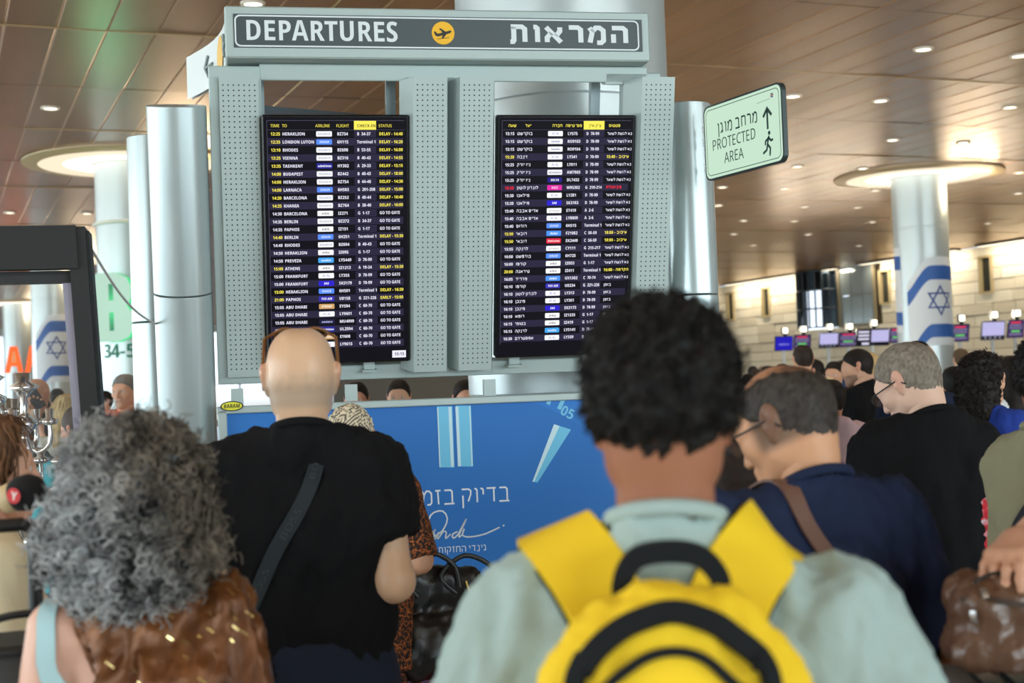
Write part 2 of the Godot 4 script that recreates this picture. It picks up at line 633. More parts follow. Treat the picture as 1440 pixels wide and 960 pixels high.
func walls() -> void:
	# right wall: courses of limestone blocks with slit windows
	var wu := 30.7
	var back := MB.new()
	# the backing leaves an opening behind the glass bay, so that daylight is seen through its clear panes
	back.box(Vector3(wu + 0.25, 2.7, -14.1), Vector3(0.3, 5.4, 57.2))
	back.box(Vector3(wu + 0.25, 2.7, -61.25), Vector3(0.3, 5.4, 30.5))
	back.box(Vector3(wu + 0.25, 1.62, -44.35), Vector3(0.3, 3.25, 3.3))
	var right := struct("wall_right", back, mat(120, 106, 84, 0.9), Vector3.ZERO, ROOM)
	var slits := [-29.2, -35.35, -40.45, -48.05, -50.75, -56.5]
	var bay0 := -45.9
	var bay1 := -40.7
	var stone := []
	for k in 4:
		stone.append(mat([222, 214, 228, 208][k], [212, 204, 219, 197][k], [188, 180, 196, 172][k], 0.9))
	var kept := 0
	var more := MB.new()
	var ch := 0.36
	var cells := []
	for r in 15:
		var v := -28.0 - rng.randf() * 0.6
		while v > -72.0:
			var e := v - rng.randf_range(0.8, 1.7)
			var y := r * ch + ch / 2
			var gaps := []
			if y > 3.85 and y < 5.15:
				for s in slits:
					gaps.append([s + 0.3, s - 0.3])
			if y > 3.2:
				gaps.append([bay1, bay0])
			var next := e
			for q in gaps:
				if v > q[0] and e < q[0]:
					e = q[0]
					next = q[1]
				elif v <= q[0] and v > q[1]:
					e = v
					next = q[1]
			if v - e > 0.06:
				cells.append([y, (v + e) / 2, v - e, rng.randi() % 4, rng.randf() * 0.03])
			v = next
	cells.sort_custom(func(a, b): return (a[0] > 2.4 and b[0] <= 2.4) or ((a[0] > 2.4) == (b[0] > 2.4) and a[1] > b[1]))
	var unit := MB.new()
	unit.cbox(Vector3.ZERO, Vector3(0.1, ch - 0.02, 1.0), 0.012)
	var um := unit.mesh()
	for k in cells.size():
		var s = cells[k]
		if k < 300:
			var o := obj("stone_block", um, stone[s[3]], right)
			o.position = Vector3(wu + 0.06 - s[4], s[0], s[1])
			o.scale = Vector3(1, 1, s[2] - 0.02)
		else:
			more.box(Vector3(wu + 0.06 - s[4], s[0], s[1]), Vector3(0.1, ch - 0.02, s[2] - 0.02))
	var mo := obj("more_stone_blocks", more, stone[0], right)
	mo.set_meta("kind", "stuff")
	var gl := glass_mat(0.35)
	gl.albedo_color = Color(0.12, 0.13, 0.12, 0.8)
	for s in slits.size():
		var mb := MB.new()
		for e in [-1.0, 1.0]:
			mb.box(Vector3(wu + 0.05, 4.5, slits[s] + e * 0.27), Vector3(0.22, 1.15, 0.07))
		mb.box(Vector3(wu + 0.05, 5.07, slits[s]), Vector3(0.22, 0.07, 0.6))
		mb.box(Vector3(wu + 0.05, 3.93, slits[s]), Vector3(0.22, 0.07, 0.6))
		var o := struct("window_%d" % (s + 1), mb, mat(176, 158, 118, 0.8), Vector3.ZERO, ROOM)
		var g := MB.new()
		g.box(Vector3(wu + 0.09, 4.5, slits[s]), Vector3(0.02, 1.1, 0.5))
		obj("pane", g, mat(58, 60, 54, 0.15, 0.3), o)
	# curved glass bay in the stone wall
	var bay := thing("glass_bay", "tall curved dark glass bay set into the pale stone wall", "glass bay", rm(wu, 0, -44.3), ROOM)
	var dark := mat(26, 34, 40, 0.06, 0.85)
	var clear := glass_mat(0.12)
	var curve := []
	for k in 13:
		var a := PI * k / 12.0
		curve.append(Vector3(-0.9 * sin(a) + 0.05, 0, 1.15 * cos(a) + 0.1))
	for k in 12:
		for t in 3:
			var g := MB.new()
			var y0 := 3.3 + t * 0.69
			var nn := Vector3(-sin(PI * (k + 0.5) / 12.0), 0, cos(PI * (k + 0.5) / 12.0))
			var a: Vector3 = curve[k].lerp(curve[k + 1], 0.02)
			var b: Vector3 = curve[k].lerp(curve[k + 1], 0.98)
			g.quad(a + Vector3(0, y0, 0), b + Vector3(0, y0, 0), b + Vector3(0, y0 + 0.67, 0), a + Vector3(0, y0 + 0.67, 0), nn)
			g.quad(a + Vector3(0, y0, 0) - nn * 0.03, b + Vector3(0, y0, 0) - nn * 0.03, b + Vector3(0, y0 + 0.67, 0) - nn * 0.03, a + Vector3(0, y0 + 0.67, 0) - nn * 0.03, -nn)
			obj("pane", g, clear if (k in [3, 4, 5] and t < 2) else dark, bay)
	for k in 13:
		var g := MB.new()
		g.bar(curve[k] + Vector3(0, 3.25, 0), curve[k] + Vector3(0, 5.38, 0), 0.05, 0.05)
		obj("mullion", g, mat(70, 76, 80, 0.3, 0.7), bay)
	for t in 4:
		var g := MB.new()
		var lp := []
		for k in 13:
			lp.append(curve[k] + Vector3(0, 3.28 + t * 0.69, 0))
		g.tube(lp, 0.035, 6)
		obj("rail", g, mat(70, 76, 80, 0.3, 0.7), bay)
	for k in 3:
		for t in 2:
			var g := MB.new()
			g.box(Vector3(-0.12, 3.82 + t * 1.05, 1.75 + k * 0.66), Vector3(0.06, 1.02, 0.63))
			obj("side_pane", g, mat(150, 160, 158, 0.15, 0.55), bay)
	var edge := MB.new()
	edge.box(Vector3(-0.15, 4.33, 1.36), Vector3(0.12, 2.1, 0.12))
	edge.box(Vector3(-0.15, 4.33, 3.42), Vector3(0.12, 2.1, 0.08))
	edge.box(Vector3(-0.15, 3.27, 2.4), Vector3(0.12, 0.08, 2.1))
	obj("frame", edge, mat(132, 122, 100, 0.4, 0.3), bay)
	# wall washers in the slot where the ceiling meets the stone
	var seg := [[-29.3, 2.0], [-33.2, 3.6], [-38.6, 5.0], [-46.4, 7.6], [-54.6, 5.0], [-60.8, 5.2], [-67.5, 4.0]]
	for k in seg.size():
		var o := thing("wall_washer_light", "long trough light washing the stone wall, number %s from the right" % ["one", "two", "three", "four", "five", "six", "seven"][k], "light", rm(wu - 0.5, CEIL - 0.03, seg[k][0]), ROOM)
		var g := MB.new()
		g.box(Vector3(0, 0.0, 0), Vector3(0.3, 0.06, seg[k][1] + 0.1))
		obj("trough", g, mat(90, 80, 66, 0.6), o)
		var e := MB.new()
		e.box(Vector3(0, -0.035, 0), Vector3(0.2, 0.01, seg[k][1]))
		obj("lamp", e, glow(255, 240, 210, 2.0), o)
		var al := AreaLight3D.new()
		al.area_size = Vector2(0.2, seg[k][1])
		al.area_range = 40.0
		light_node(al, "lamp_light", Vector3(0, -0.06, 0), 2.6 * seg[k][1], Color(1.0, 0.95, 0.86), o)
		al.rotation = Vector3(-PI / 2, 0, 0)
		al.rotate_z(0.45)
	# glazed walls: left, behind the viewer, far end
	var fr := mat(120, 126, 128, 0.4, 0.6)
	var pane := glass_mat(0.05)
	var specs := [["left", -15.9, 13.9, -75.9, true], ["rear", 13.9, -15.9, 30.7, false], ["end", -75.9, -15.9, 30.7, false]]
	var wn := 7
	for s in specs:
		var low := MB.new()
		var len_: float = absf(s[3] - s[2])
		var mid: float = (s[2] + s[3]) / 2
		for b in [[0.15, 0.3], [5.2, 0.4]]:
			if s[4]:
				low.box(Vector3(s[1], b[0], mid), Vector3(0.3, b[1], len_))
			else:
				low.box(Vector3(mid, b[0], s[1]), Vector3(len_, b[1], 0.3))
		var wl := struct("wall_" + s[0], low, mat(200, 200, 196, 0.7), Vector3.ZERO, ROOM)
		var cnt := int(len_ / 5.0)
		for k in cnt:
			if s[0] == "end" and k > 6 or s[0] == "rear" and k < 3:  # rear panels are unseen, closed to stop glazing reflecting in the showcase
				var c2: float = minf(s[2], s[3]) + (k + 0.5) * len_ / cnt
				var pn := MB.new()
				pn.box(Vector3(c2, 2.65, s[1]), Vector3(len_ / cnt, 4.75, 0.25))
				obj("wall_panel", pn, mat(150, 146, 138, 0.8), wl)
				continue
			var c: float = minf(s[2], s[3]) + (k + 0.5) * len_ / cnt
			var half := len_ / cnt / 2
			var g := MB.new()
			for e in [-1.0, 0.0]:
				g.box(Vector3(0, 2.65, e * half + 0.04), Vector3(0.14, 4.7, 0.08))
			g.box(Vector3(0, 2.2, 0), Vector3(0.1, 0.06, half * 2))
			var win := struct("window_%d" % wn, g, fr)
			wn += 1
			win.position = rm(s[1], 0, c) if s[4] else rm(c, 0, s[1])
			win.rotation.y = ROOM + (0.0 if s[4] else PI / 2)
			var q := MB.new()
			q.box(Vector3(0, 2.65, 0), Vector3(0.012, 4.7, half * 2))
			obj("pane", q, pane, win)

func column_mesh(mb: MB, r: float, y0: float, y1: float, segs := 48) -> void:
	mb.lathe([Vector2(r, y0), Vector2(r, y1)], segs)

func star(mb: MB, r: float, band: float, place: Callable) -> void:
	for t in 2:
		for k in 3:
			var a0 := PI / 2 + PI * t + TAU * k / 3
			var a1 := a0 + TAU / 3
			var p := []
			for s in [[a0, r], [a1, r], [a1, r - band * 2], [a0, r - band * 2]]:
				p.append(Vector2(cos(s[0]), sin(s[0])) * s[1])
			for j in 6:
				var f0 := j / 6.0
				var f1 := (j + 1) / 6.0
				var q0: Array = place.call(p[0].lerp(p[1], f0))
				var q1: Array = place.call(p[0].lerp(p[1], f1))
				var q2: Array = place.call(p[3].lerp(p[2], f1))
				var q3: Array = place.call(p[3].lerp(p[2], f0))
				mb.quad(q0[0], q1[0], q2[0], q3[0], q0[1])

func flag_wrap(parent: Node, r: float, a0: float, a1: float, y0: float, y1: float, am: float) -> void:
	# printed flag film on a round column: white field, two wavy blue stripes, a star
	var wave := func(f: float) -> float: return -0.30 * (1.0 - smoothstep(-0.05, 0.36, f)) - 0.05 * maxf(0.0, f - 0.6)
	var strip := func(mb: MB, lo: float, hi: float, rr: float) -> void:
		for k in 40:
			var q := []
			for e in [[k, lo], [k + 1, lo], [k + 1, hi], [k, hi]]:
				var f: float = e[0] / 40.0
				var a := lerpf(a0, a1, f)
				q.append(Vector3(cos(a) * rr, lerpf(y0, y1, e[1]) + wave.call(f) * (y1 - y0), sin(a) * rr))
			var mid_a := lerpf(a0, a1, (k + 0.5) / 40.0)
			mb.quad(q[0], q[1], q[2], q[3], Vector3(cos(mid_a), 0, sin(mid_a)))
	var field := MB.new()
	strip.call(field, 0.0, 1.0, r + 0.004)
	var f := obj("flag_print", field, mat(226, 232, 238, 0.5), parent, "white flag film with two wavy blue stripes and a six-pointed star")
	var st := MB.new()
	strip.call(st, 0.09, 0.24, r + 0.007)
	strip.call(st, 0.74, 0.90, r + 0.007)
	obj("stripes", st, mat(52, 100, 178, 0.5), f)
	var sg := MB.new()
	star(sg, (y1 - y0) * 0.178, (y1 - y0) * 0.019, func(p: Vector2) -> Array:
		var a := am - p.x / r
		return [Vector3(cos(a) * (r + 0.007), lerpf(y0, y1, 0.505) + p.y, sin(a) * (r + 0.007)), Vector3(cos(a), 0, sin(a))])
	obj("star", sg, mat(40, 70, 150, 0.5), f)

func columns() -> void:
	var steel := mat(196, 206, 208, 0.34, 0.35)
	var names := ["thick steel column right behind the departures board", "steel column carrying the green letter B", "steel column with flag seen through the showcase glass", "farthest steel column seen through the showcase glass beside the orange letters", "steel column with flag beside the check-in screens", "steel column hidden behind the departures board, far back", "steel column just out of view on the right", "steel column out of view on the left", "steel column out of view on the far left"]
	for k in COLS.size():
		var p := rm(COLS[k][0], 0, COLS[k][1])
		var o := thing("column", names[k], "column", p, ROOM)
		var yj := [0.0, 1.55, 2.95, 4.35, CEIL - 0.02]
		for j in 4:
			var mb := MB.new()
			mb.lathe([Vector2(0.517, yj[j]), Vector2(0.525, yj[j] + 0.008), Vector2(0.525, yj[j + 1] - 0.008), Vector2(0.517, yj[j + 1])], 56)
			obj("shell", mb, steel, o)
		if k == 1:
			var col := MB.new()
			col.lathe([Vector2(0.527, 4.35), Vector2(0.575, 4.36), Vector2(0.575, 4.40), Vector2(0.527, 4.41)], 56)
			obj("collar", col, mat(224, 222, 210, 0.5), o)
		if k == 4:
			flag_wrap(o, 0.525, 2.85, 0.35, 2.05, 3.75, 1.62)
			flag_wrap(o, 0.525, 5.4, 3.12, 2.35, 4.0, 4.4)
		if k == 2:
			flag_wrap(o, 0.525, 2.55, 0.05, 2.12, 3.92, 1.44)
		if k == 0:
			continue
		# ring light in the ceiling around the column
		var r := thing("ring_light", ["", "round glowing ceiling ring around the letter B column", "round glowing ceiling ring above the flag column behind the glass", "farthest round glowing ceiling ring, behind the glass", "round glowing ceiling ring above the flag column by check-in", "round glowing ceiling ring hidden behind the board", "round glowing ceiling ring out of view on the right", "round glowing ceiling ring out of view on the left", "round glowing ceiling ring out of view far left"][k], "light", p + Vector3(0, CEIL - 0.012, 0), ROOM)
		var rim := MB.new()
		rim.lathe([Vector2(1.38, -0.055), Vector2(1.62, -0.03), Vector2(1.62, 0.0)], 64)
		obj("rim", rim, mat(196, 176, 140, 0.5, 0.2), r)
		var cove := MB.new()
		cove.disc(Vector3(0, -0.05, 0), 1.0, 1.38, 64, Vector3.DOWN)
		obj("diffuser", cove, glow(255, 238, 206, 0.95), r)
		var core := MB.new()
		core.disc(Vector3(0, -0.045, 0), 0.55, 1.0, 64, Vector3.DOWN)
		obj("lamp", core, glow(255, 244, 222, 2.0), r)
		var om := OmniLight3D.new()
		om.omni_range = 60.0
		om.omni_attenuation = 2.0
		om.light_size = 0.5
		light_node(om, "lamp_light", Vector3(0.85, -0.3, 0.6), 2.2, Color(1.0, 0.9, 0.74), r)

func downlights() -> void:
	var disc := MB.new()
	disc.disc(Vector3(0, 0.0, 0), 0.0, 0.088, 20, Vector3.DOWN)
	var dm := disc.mesh()
	var rim := MB.new()
	rim.lathe([Vector2(0.088, 0.004), Vector2(0.095, -0.012), Vector2(0.118, -0.010), Vector2(0.122, 0.012)], 24)
	var rmesh := rim.mesh()
	var lampm := glow(255, 240, 216, 4.0)
	var rows := [2.4, -0.3, -3.0, -5.7, -8.1, -10.8, -13.5, -16.25, -19.0, -21.78, -24.42, -27.05, -29.65, -32.5, -35.3]
	var us := [-8.2, -4.5, -0.8, 1.47, 2.95, 7.2, 10.95, 12.4, 14.7, 16.15, 18.4, 19.85, 22.2, 25.9]
	for v in rows:
		for u in us:
			if (u == 2.95 or u == 1.47) and not (v in [-13.5, -29.65, -19.0, -32.5, -10.8]) or u == 2.95 and v == -19.0:
				continue
			var skip := false
			for c in COLS:
				if Vector2(u - c[0], v - c[1]).length() < 1.75:
					skip = true
			var p := rm(u, CEIL - 0.012, v)
			if skip or u > 13 and v > -12.0 or u < 0 and v < -8.0 or not (in_view(p) or p.length() < 15.0):
				continue
			var seen := in_view(p)
			var lab := "round recessed downlight in the brown ceiling planks"
			var o := thing("downlight", lab, "light", p, 0.0, "recessed downlights of the hall ceiling")
			obj("rim", rmesh, mat(222, 214, 200, 0.4), o)
			obj("lamp", dm, lampm, o)
			var sp := SpotLight3D.new()
			sp.spot_angle = 62.0
			sp.spot_angle_attenuation = 0.8
			sp.spot_range = 30.0
			sp.spot_attenuation = 2.0
			sp.light_size = 0.09
			light_node(sp, "lamp_light", Vector3(0, -0.012, 0), 2.6, Color(1.0, 0.93, 0.83), o)
			sp.rotation.x = -PI / 2

# ---------------------------------------------------------------- departures board
const BOARD := Vector3(-1.20239541, 0, -5.75)
const SILL := 1.62659525      # height of the lower edge of the leaning board
var grey_paint: StandardMaterial3D

func lean_xf() -> Transform3D:
	return Transform3D(Basis(Vector3(1, 0, 0), Vector3(0, cos(LEAN), sin(LEAN)), Vector3(0, -sin(LEAN), cos(LEAN))), Vector3(0, SILL, 0) + Vector3(0, -sin(LEAN), cos(LEAN)) * -0.07)

func perforated(mb: MB, x0: float, x1: float, y0: float, y1: float, z: float, pitch: float, hole: float) -> void:
	# sheet with real square holes
	var nx := int((x1 - x0) / pitch)
	var ny := int((y1 - y0 - 0.03) / pitch)
	var mx := (x1 - x0 - nx * pitch) / 2
	var my := (y1 - y0 - ny * pitch) / 2
	var q := func(a: float, b: float, c: float, d: float) -> void:
		if c > a and d > b:
			mb.quad(Vector3(a, b, z), Vector3(c, b, z), Vector3(c, d, z), Vector3(a, d, z), Vector3.BACK)
	q.call(x0, y0, x0 + mx, y1)
	q.call(x1 - mx, y0, x1, y1)
	q.call(x0 + mx, y0, x1 - mx, y0 + my)
	q.call(x0 + mx, y1 - my, x1 - mx, y1)
	var g := (pitch - hole) / 2
	for j in ny:
		var b := y0 + my + j * pitch
		q.call(x0 + mx, b, x1 - mx, b + g)
		q.call(x0 + mx, b + pitch - g, x1 - mx, b + pitch)
		for i in nx:
			var a := x0 + mx + i * pitch
			q.call(a, b + g, a + g, b + pitch - g)
			q.call(a + pitch - g, b + g, a + pitch, b + pitch - g)

const ROWS_EN := [
	["12:25", "HERAKLION", "b", "BZ734", "B  34-37", "DELAY - 14:40"], ["12:35", "LONDON LUTON", "i", "6H115", "Terminal 1", "DELAY - 16:20"], ["13:10", "RHODES", "b", "BZ698", "B  53-55", "DELAY - 16:00"],
	["13:25", "VIENNA", "b", "BZ316", "B  40-43", "DELAY - 14:55"], ["13:35", "TASHKENT", "u", "HY302", "A  29-33", "DELAY - 15:15"], ["14:00", "BUDAPEST", "b", "BZ442", "B  40-43", "DELAY - 18:00"],
	["14:00", "HERAKLION", "b", "BZ754", "B  44-46", "DELAY - 14:30"], ["14:00", "LARNACA", "i", "6H583", "G  201-208", "DELAY - 15:00"], ["14:20", "BARCELONA", "b", "BZ252", "B  40-44", "DELAY - 16:40"],
	["14:25", "KHANIA", "b", "BZ764", "B  38-40", "DELAY - 16:00"], ["14:30", "BARCELONA", "a", "IZ271", "G  1-17", "GO TO GATE"], ["14:35", "BERLIN", "b", "BZ272", "B  34-37", "GO TO GATE"],
	["14:35", "PAPHOS", "a", "IZ151", "G  1-17", "GO TO GATE"], ["14:40", "BERLIN", "i", "6H251", "Terminal 1", "DELAY - 15:30"], ["14:40", "RHODES", "b", "BZ694", "B  40-43", "GO TO GATE"],
	["14:50", "HERAKLION", "a", "IZ095", "G  1-17", "GO TO GATE"], ["14:50", "PREVEZA", "s", "LY5449", "D  78-99", "GO TO GATE"], ["15:00", "ATHENS", "a", "IZ1213", "A  19-24", "DELAY - 15:30"],
	["15:00", "FRANKFURT", "e", "LY355", "D  78-99", "GO TO GATE"], ["15:00", "FRANKFURT", "k", "SK3179", "D  78-99", "GO TO GATE"], ["15:00", "HERAKLION", "i", "6H501", "Terminal 1", "DELAY - 16:30"],
	["21:00", "PAPHOS", "t", "U8158", "G  221-226", "EARLY - 15:00"], ["15:05", "ABU DHABI", "y", "EY594", "C  60-70", "GO TO GATE"], ["15:05", "ABU DHABI", "e", "LY9601", "C  60-70", "GO TO GATE"],
	["15:05", "ABU DHABI", "m", "MU4999", "C  60-70", "GO TO GATE"], ["15:05", "ABU DHABI", "u", "UL2594", "C  60-70", "GO TO GATE"], ["15:05", "ABU DHABI", "y", "EY608", "C  60-70", "GO TO GATE"], ["15:05", "ABU DHABI", "e", "LY9615", "C  60-70", "GO TO GATE"],
]
const ROWS_HE := [
	["15:15", "בוקרשט", "e", "LY575", "D  78-99", "g"], ["15:15", "בוקרשט", "r", "RO9103", "D  78-99", "g"], ["15:15", "בוקרשט", "r", "RO9104", "D  78-99", "g"], ["15:20", "ז'נבה", "e", "LY341", "D  78-99", "15:40"],
	["15:25", "ניו יורק", "e", "LY011", "D  78-99", "g"], ["15:25", "ניו יורק", "x", "AM7865", "D  78-99", "g"], ["15:25", "ניו יורק", "d", "DL7432", "D  78-99", "g"], ["15:30", "לונדון לוטון", "w", "W95302", "G  210-214", "x"],
	["15:30", "מילאנו", "e", "LY281", "D  78-99", "g"], ["15:30", "מילאנו", "k", "SK3183", "D  78-99", "g"], ["15:40", "אדיס אבבה", "o", "ET419", "A  2-6", "g"], ["15:40", "אדיס אבבה", "e", "LY8809", "A  2-6", "g"],
	["15:40", "רודוס", "i", "6H515", "Terminal 1", "g"], ["15:50", "דובאי", "f", "FZ1082", "C  56-59", "18:00"], ["15:50", "דובאי", "q", "EK2449", "C  56-59", "18:00"], ["15:55", "לרנקה", "o", "CY111", "G  215-217", "g"],
	["16:00", "בודפשט", "i", "6H725", "Terminal 1", "g"], ["16:00", "קורפו", "a", "IZ053", "G  1-17", "g"], ["20:00", "טיראנה", "a", "IZ411", "Terminal 1", "16:00"], ["16:05", "מדריד", "f", "UX1302", "C  70-74", "g"],
	["16:10", "קורפו", "t", "U8234", "G  221-226", "t"], ["16:10", "לונדון לוטון", "e", "LY313", "D  78-99", "t"], ["16:10", "מינכן", "e", "LY361", "D  78-99", "t"], ["16:10", "מינכן", "k", "SK3173", "D  78-99", "t"],
	["16:10", "רומא", "a", "IZ1335", "G  1-17", "t"], ["16:15", "בטומי", "a", "IZ419", "G  1-17", "t"], ["16:15", "לרנקה", "s", "LY5141", "D  78-99", "t"], ["16:30", "אמסטרדם", "e", "LY339", "D  78-99", "t"],
]
const LOGO := {
	"b": [245, 245, 250, "bluebird", 170, 175, 190], "i": [88, 140, 245, "ISRAIR", 220, 232, 255], "u": [40, 40, 150, "uzbekistan", 250, 250, 255], "a": [250, 250, 250, "arkia", 60, 60, 80], "s": [70, 165, 240, "sundor", 235, 245, 255],
	"e": [248, 248, 252, "EL AL", 150, 160, 200], "k": [45, 35, 205, "SAS", 255, 255, 255], "t": [55, 50, 175, "TUS AIR", 255, 255, 255], "y": [205, 160, 105, "ETIHAD", 255, 250, 235], "m": [30, 30, 60, "eastern", 190, 190, 230],
	"r": [250, 250, 250, "tarom", 70, 80, 160], "x": [250, 250, 250, "aeromexico", 70, 80, 150], "d": [35, 30, 125, "DELTA", 255, 255, 255], "w": [225, 45, 165, "WIZZ", 250, 210, 240], "o": [248, 248, 248, "airways", 180, 180, 180],
	"f": [80, 150, 245, "dubai", 255, 255, 255], "q": [225, 40, 70, "Emirates", 255, 235, 235],
}

func fill_screen(host: MeshInstance3D, hebrew: bool, x0: float, x1: float, y0: float, y1: float, z: float) -> void:
	var w := x1 - x0
	var h := y1 - y0
	var X := func(f: float) -> float: return x0 + w * f
	var lx := lean_xf()
	var dark := MB.new()
	var tint := MB.new()
	var white := MB.new()
	var yellow := MB.new()
	var red := MB.new()
	var ink := MB.new()
	var line := MB.new()
	for m in [dark, tint, white, yellow, red, ink, line]:
		m.xf = lx
	var rows: Array = ROWS_HE if hebrew else ROWS_EN
	var rect := func(mb: MB, a: float, b: float, c: float, d: float, zz: float) -> void:
		mb.quad(Vector3(a, b, zz), Vector3(c, b, zz), Vector3(c, d, zz), Vector3(a, d, zz), Vector3.BACK)
	var top := y1 - h * 0.065
	var pitch := h * 0.0318
	rect.call(dark, x0, y0, x1, y1, z)
	var ch := 0.0120
	# head line
	var yh := y1 - h * 0.037
	rect.call(line, X.call(0.02), top + pitch * 0.42, X.call(0.98), top + pitch * 0.45, z + 0.0012)
	rect.call(line, X.call(0.02), y1 - h * 0.013, X.call(0.98), y1 - h * 0.0145, z + 0.0012)
	rect.call(line, X.call(0.02), y0 + h * 0.05, X.call(0.0225), y1 - h * 0.013, z + 0.0012)
	rect.call(yellow, X.call(0.625), yh - 0.013, X.call(0.78), yh + 0.022, z + 0.0006)
	if hebrew:
		write_heb(yellow, "שעה", X.call(0.125), yh - 0.003, z + 0.0012, ch * 0.95)
		write_heb(yellow, "יעד", X.call(0.235), yh - 0.003, z + 0.0012, ch * 0.95)
		write_heb(yellow, "חברה", X.call(0.465), yh - 0.003, z + 0.0012, ch * 0.95)
		write_heb(yellow, "מס' טיסה", X.call(0.61), yh - 0.003, z + 0.0012, ch * 0.95)
		write_heb(ink, "צ'ק אין", X.call(0.755), yh - 0.003, z + 0.0018, ch * 0.95)
		write_heb(yellow, "סטטוס", X.call(0.9), yh - 0.003, z + 0.0012, ch * 0.95)
	else:
		for e in [["TIME", 0.045], ["TO", 0.125], ["AIRLINE", 0.355], ["FLIGHT", 0.5], ["STATUS", 0.797]]:
			write(yellow, e[0], X.call(e[1]), yh - 0.003, z + 0.0012, ch * 0.95, false)
		write(ink, "CHECK-IN", X.call(0.645), yh - 0.003, z + 0.0018, ch * 0.95, true)
	var logos := {}
	for k in rows.size():
		var r: Array = rows[k]
		var yc: float = top - pitch * (k + 0.05)
		var b := yc - ch / 2
		if k % 2 == 1:
			rect.call(tint, X.call(0.025), yc - pitch * 0.46, X.call(0.97), yc + pitch * 0.46, z + 0.0005)
		rect.call(tint, X.call(0.625), yc - pitch * 0.46, X.call(0.78), yc + pitch * 0.46, z + 0.0008)
		var late: bool = (r[5].length() > 2 and not r[5].begins_with("GO"))
		var gone: bool = r[5] == "x"
		var hot: MB = red if gone else (yellow if late else white)
		write(hot, r[0], X.call(0.045), b, z + 0.0015, ch, true, 0.92)
		write(white, r[3], X.call(0.505), b, z + 0.0015, ch, true, 0.93)
		write(white, r[4], X.call(0.645), b, z + 0.0015, ch, true, 0.88)
		if hebrew:
			var hw := heb_width(r[1], ch, 0.17)
			write_heb(white, r[1], X.call(0.13) + hw, b, z + 0.0015, ch)
			match r[5]:
				"g":
					write_heb(white, "נא לגשת לשער", X.call(0.8) + heb_width("נא לגשת לשער", ch * 0.9, 0.17), b, z + 0.0015, ch * 0.9)
				"t":
					write_heb(white, "בזמן", X.call(0.8) + heb_width("בזמן", ch * 0.9, 0.17), b, z + 0.0015, ch * 0.9)
				"x":
					write_heb(red, "מבוטלת", X.call(0.8) + heb_width("מבוטלת", ch, 0.22), b, z + 0.0015, ch, 0.22)
				_:
					var e := write(yellow, r[5] + " - ", X.call(0.8), b, z + 0.0015, ch, true, 0.92)
					var word := "הקדמה" if r[0] == "20:00" else "עיכוב"
					write_heb(yellow, word, e + heb_width(word, ch * 0.95, 0.2), b, z + 0.0015, ch * 0.95, 0.2)
		else:
			write(white, r[1], X.call(0.125), b, z + 0.0015, ch, true, 0.95)
			write(hot, r[5], X.call(0.8), b, z + 0.0015, ch, true, 0.9 if late else 0.86)
		var lg: Array = LOGO[r[2]]
		var bm := MB.new()
		bm.xf = lx
		bm.poly(rrect(X.call(0.36), yc - pitch * 0.33, X.call(0.47), yc + pitch * 0.33, 0.0035, 3), z + 0.0012)
		obj("logo_badge", bm, glow(lg[0], lg[1], lg[2], 1.0), host)
		var lk := "t%d %d %d" % [lg[4], lg[5], lg[6]]
		if not logos.has(lk):
			logos[lk] = [MB.new(), [lg[4], lg[5], lg[6]]]
			logos[lk][0].xf = lx
		var lh := 0.0085
		var lw := text_width(lg[3], lh)
		var sq := minf(1.0, w * 0.095 / lw)
		write(logos[lk][0], lg[3], X.call(0.415) - lw * sq / 2, yc - lh * 0.5, z + 0.0019, lh, true, sq, 0.15)
	if not hebrew:
		rect.call(white, X.call(0.885), y0 + h * 0.010, X.call(0.985), y0 + h * 0.040, z + 0.0008)
		write(ink, "15:15", X.call(0.9), y0 + h * 0.019, z + 0.0015, ch * 1.05, true, 0.95)
	obj("display", dark, glow(13, 11, 20, 1.0), host)
	obj("row_bands", tint, glow(42, 38, 62, 1.0), host)
	obj("rules", line, glow(90, 88, 110, 1.0), host)
	obj("white_text", white, glow(236, 234, 250, 1.0), host)
	obj("yellow_text", yellow, glow(252, 236, 90, 1.0), host)
	if hebrew:
		obj("red_text", red, glow(245, 40, 50, 1.0), host)
	obj("dark_text", ink, mat(20, 18, 12, 0.6), host)
	for key in logos:
		var c: Array = logos[key][1]
		obj("logo_text", logos[key][0], glow(c[0], c[1], c[2], 1.0), host)

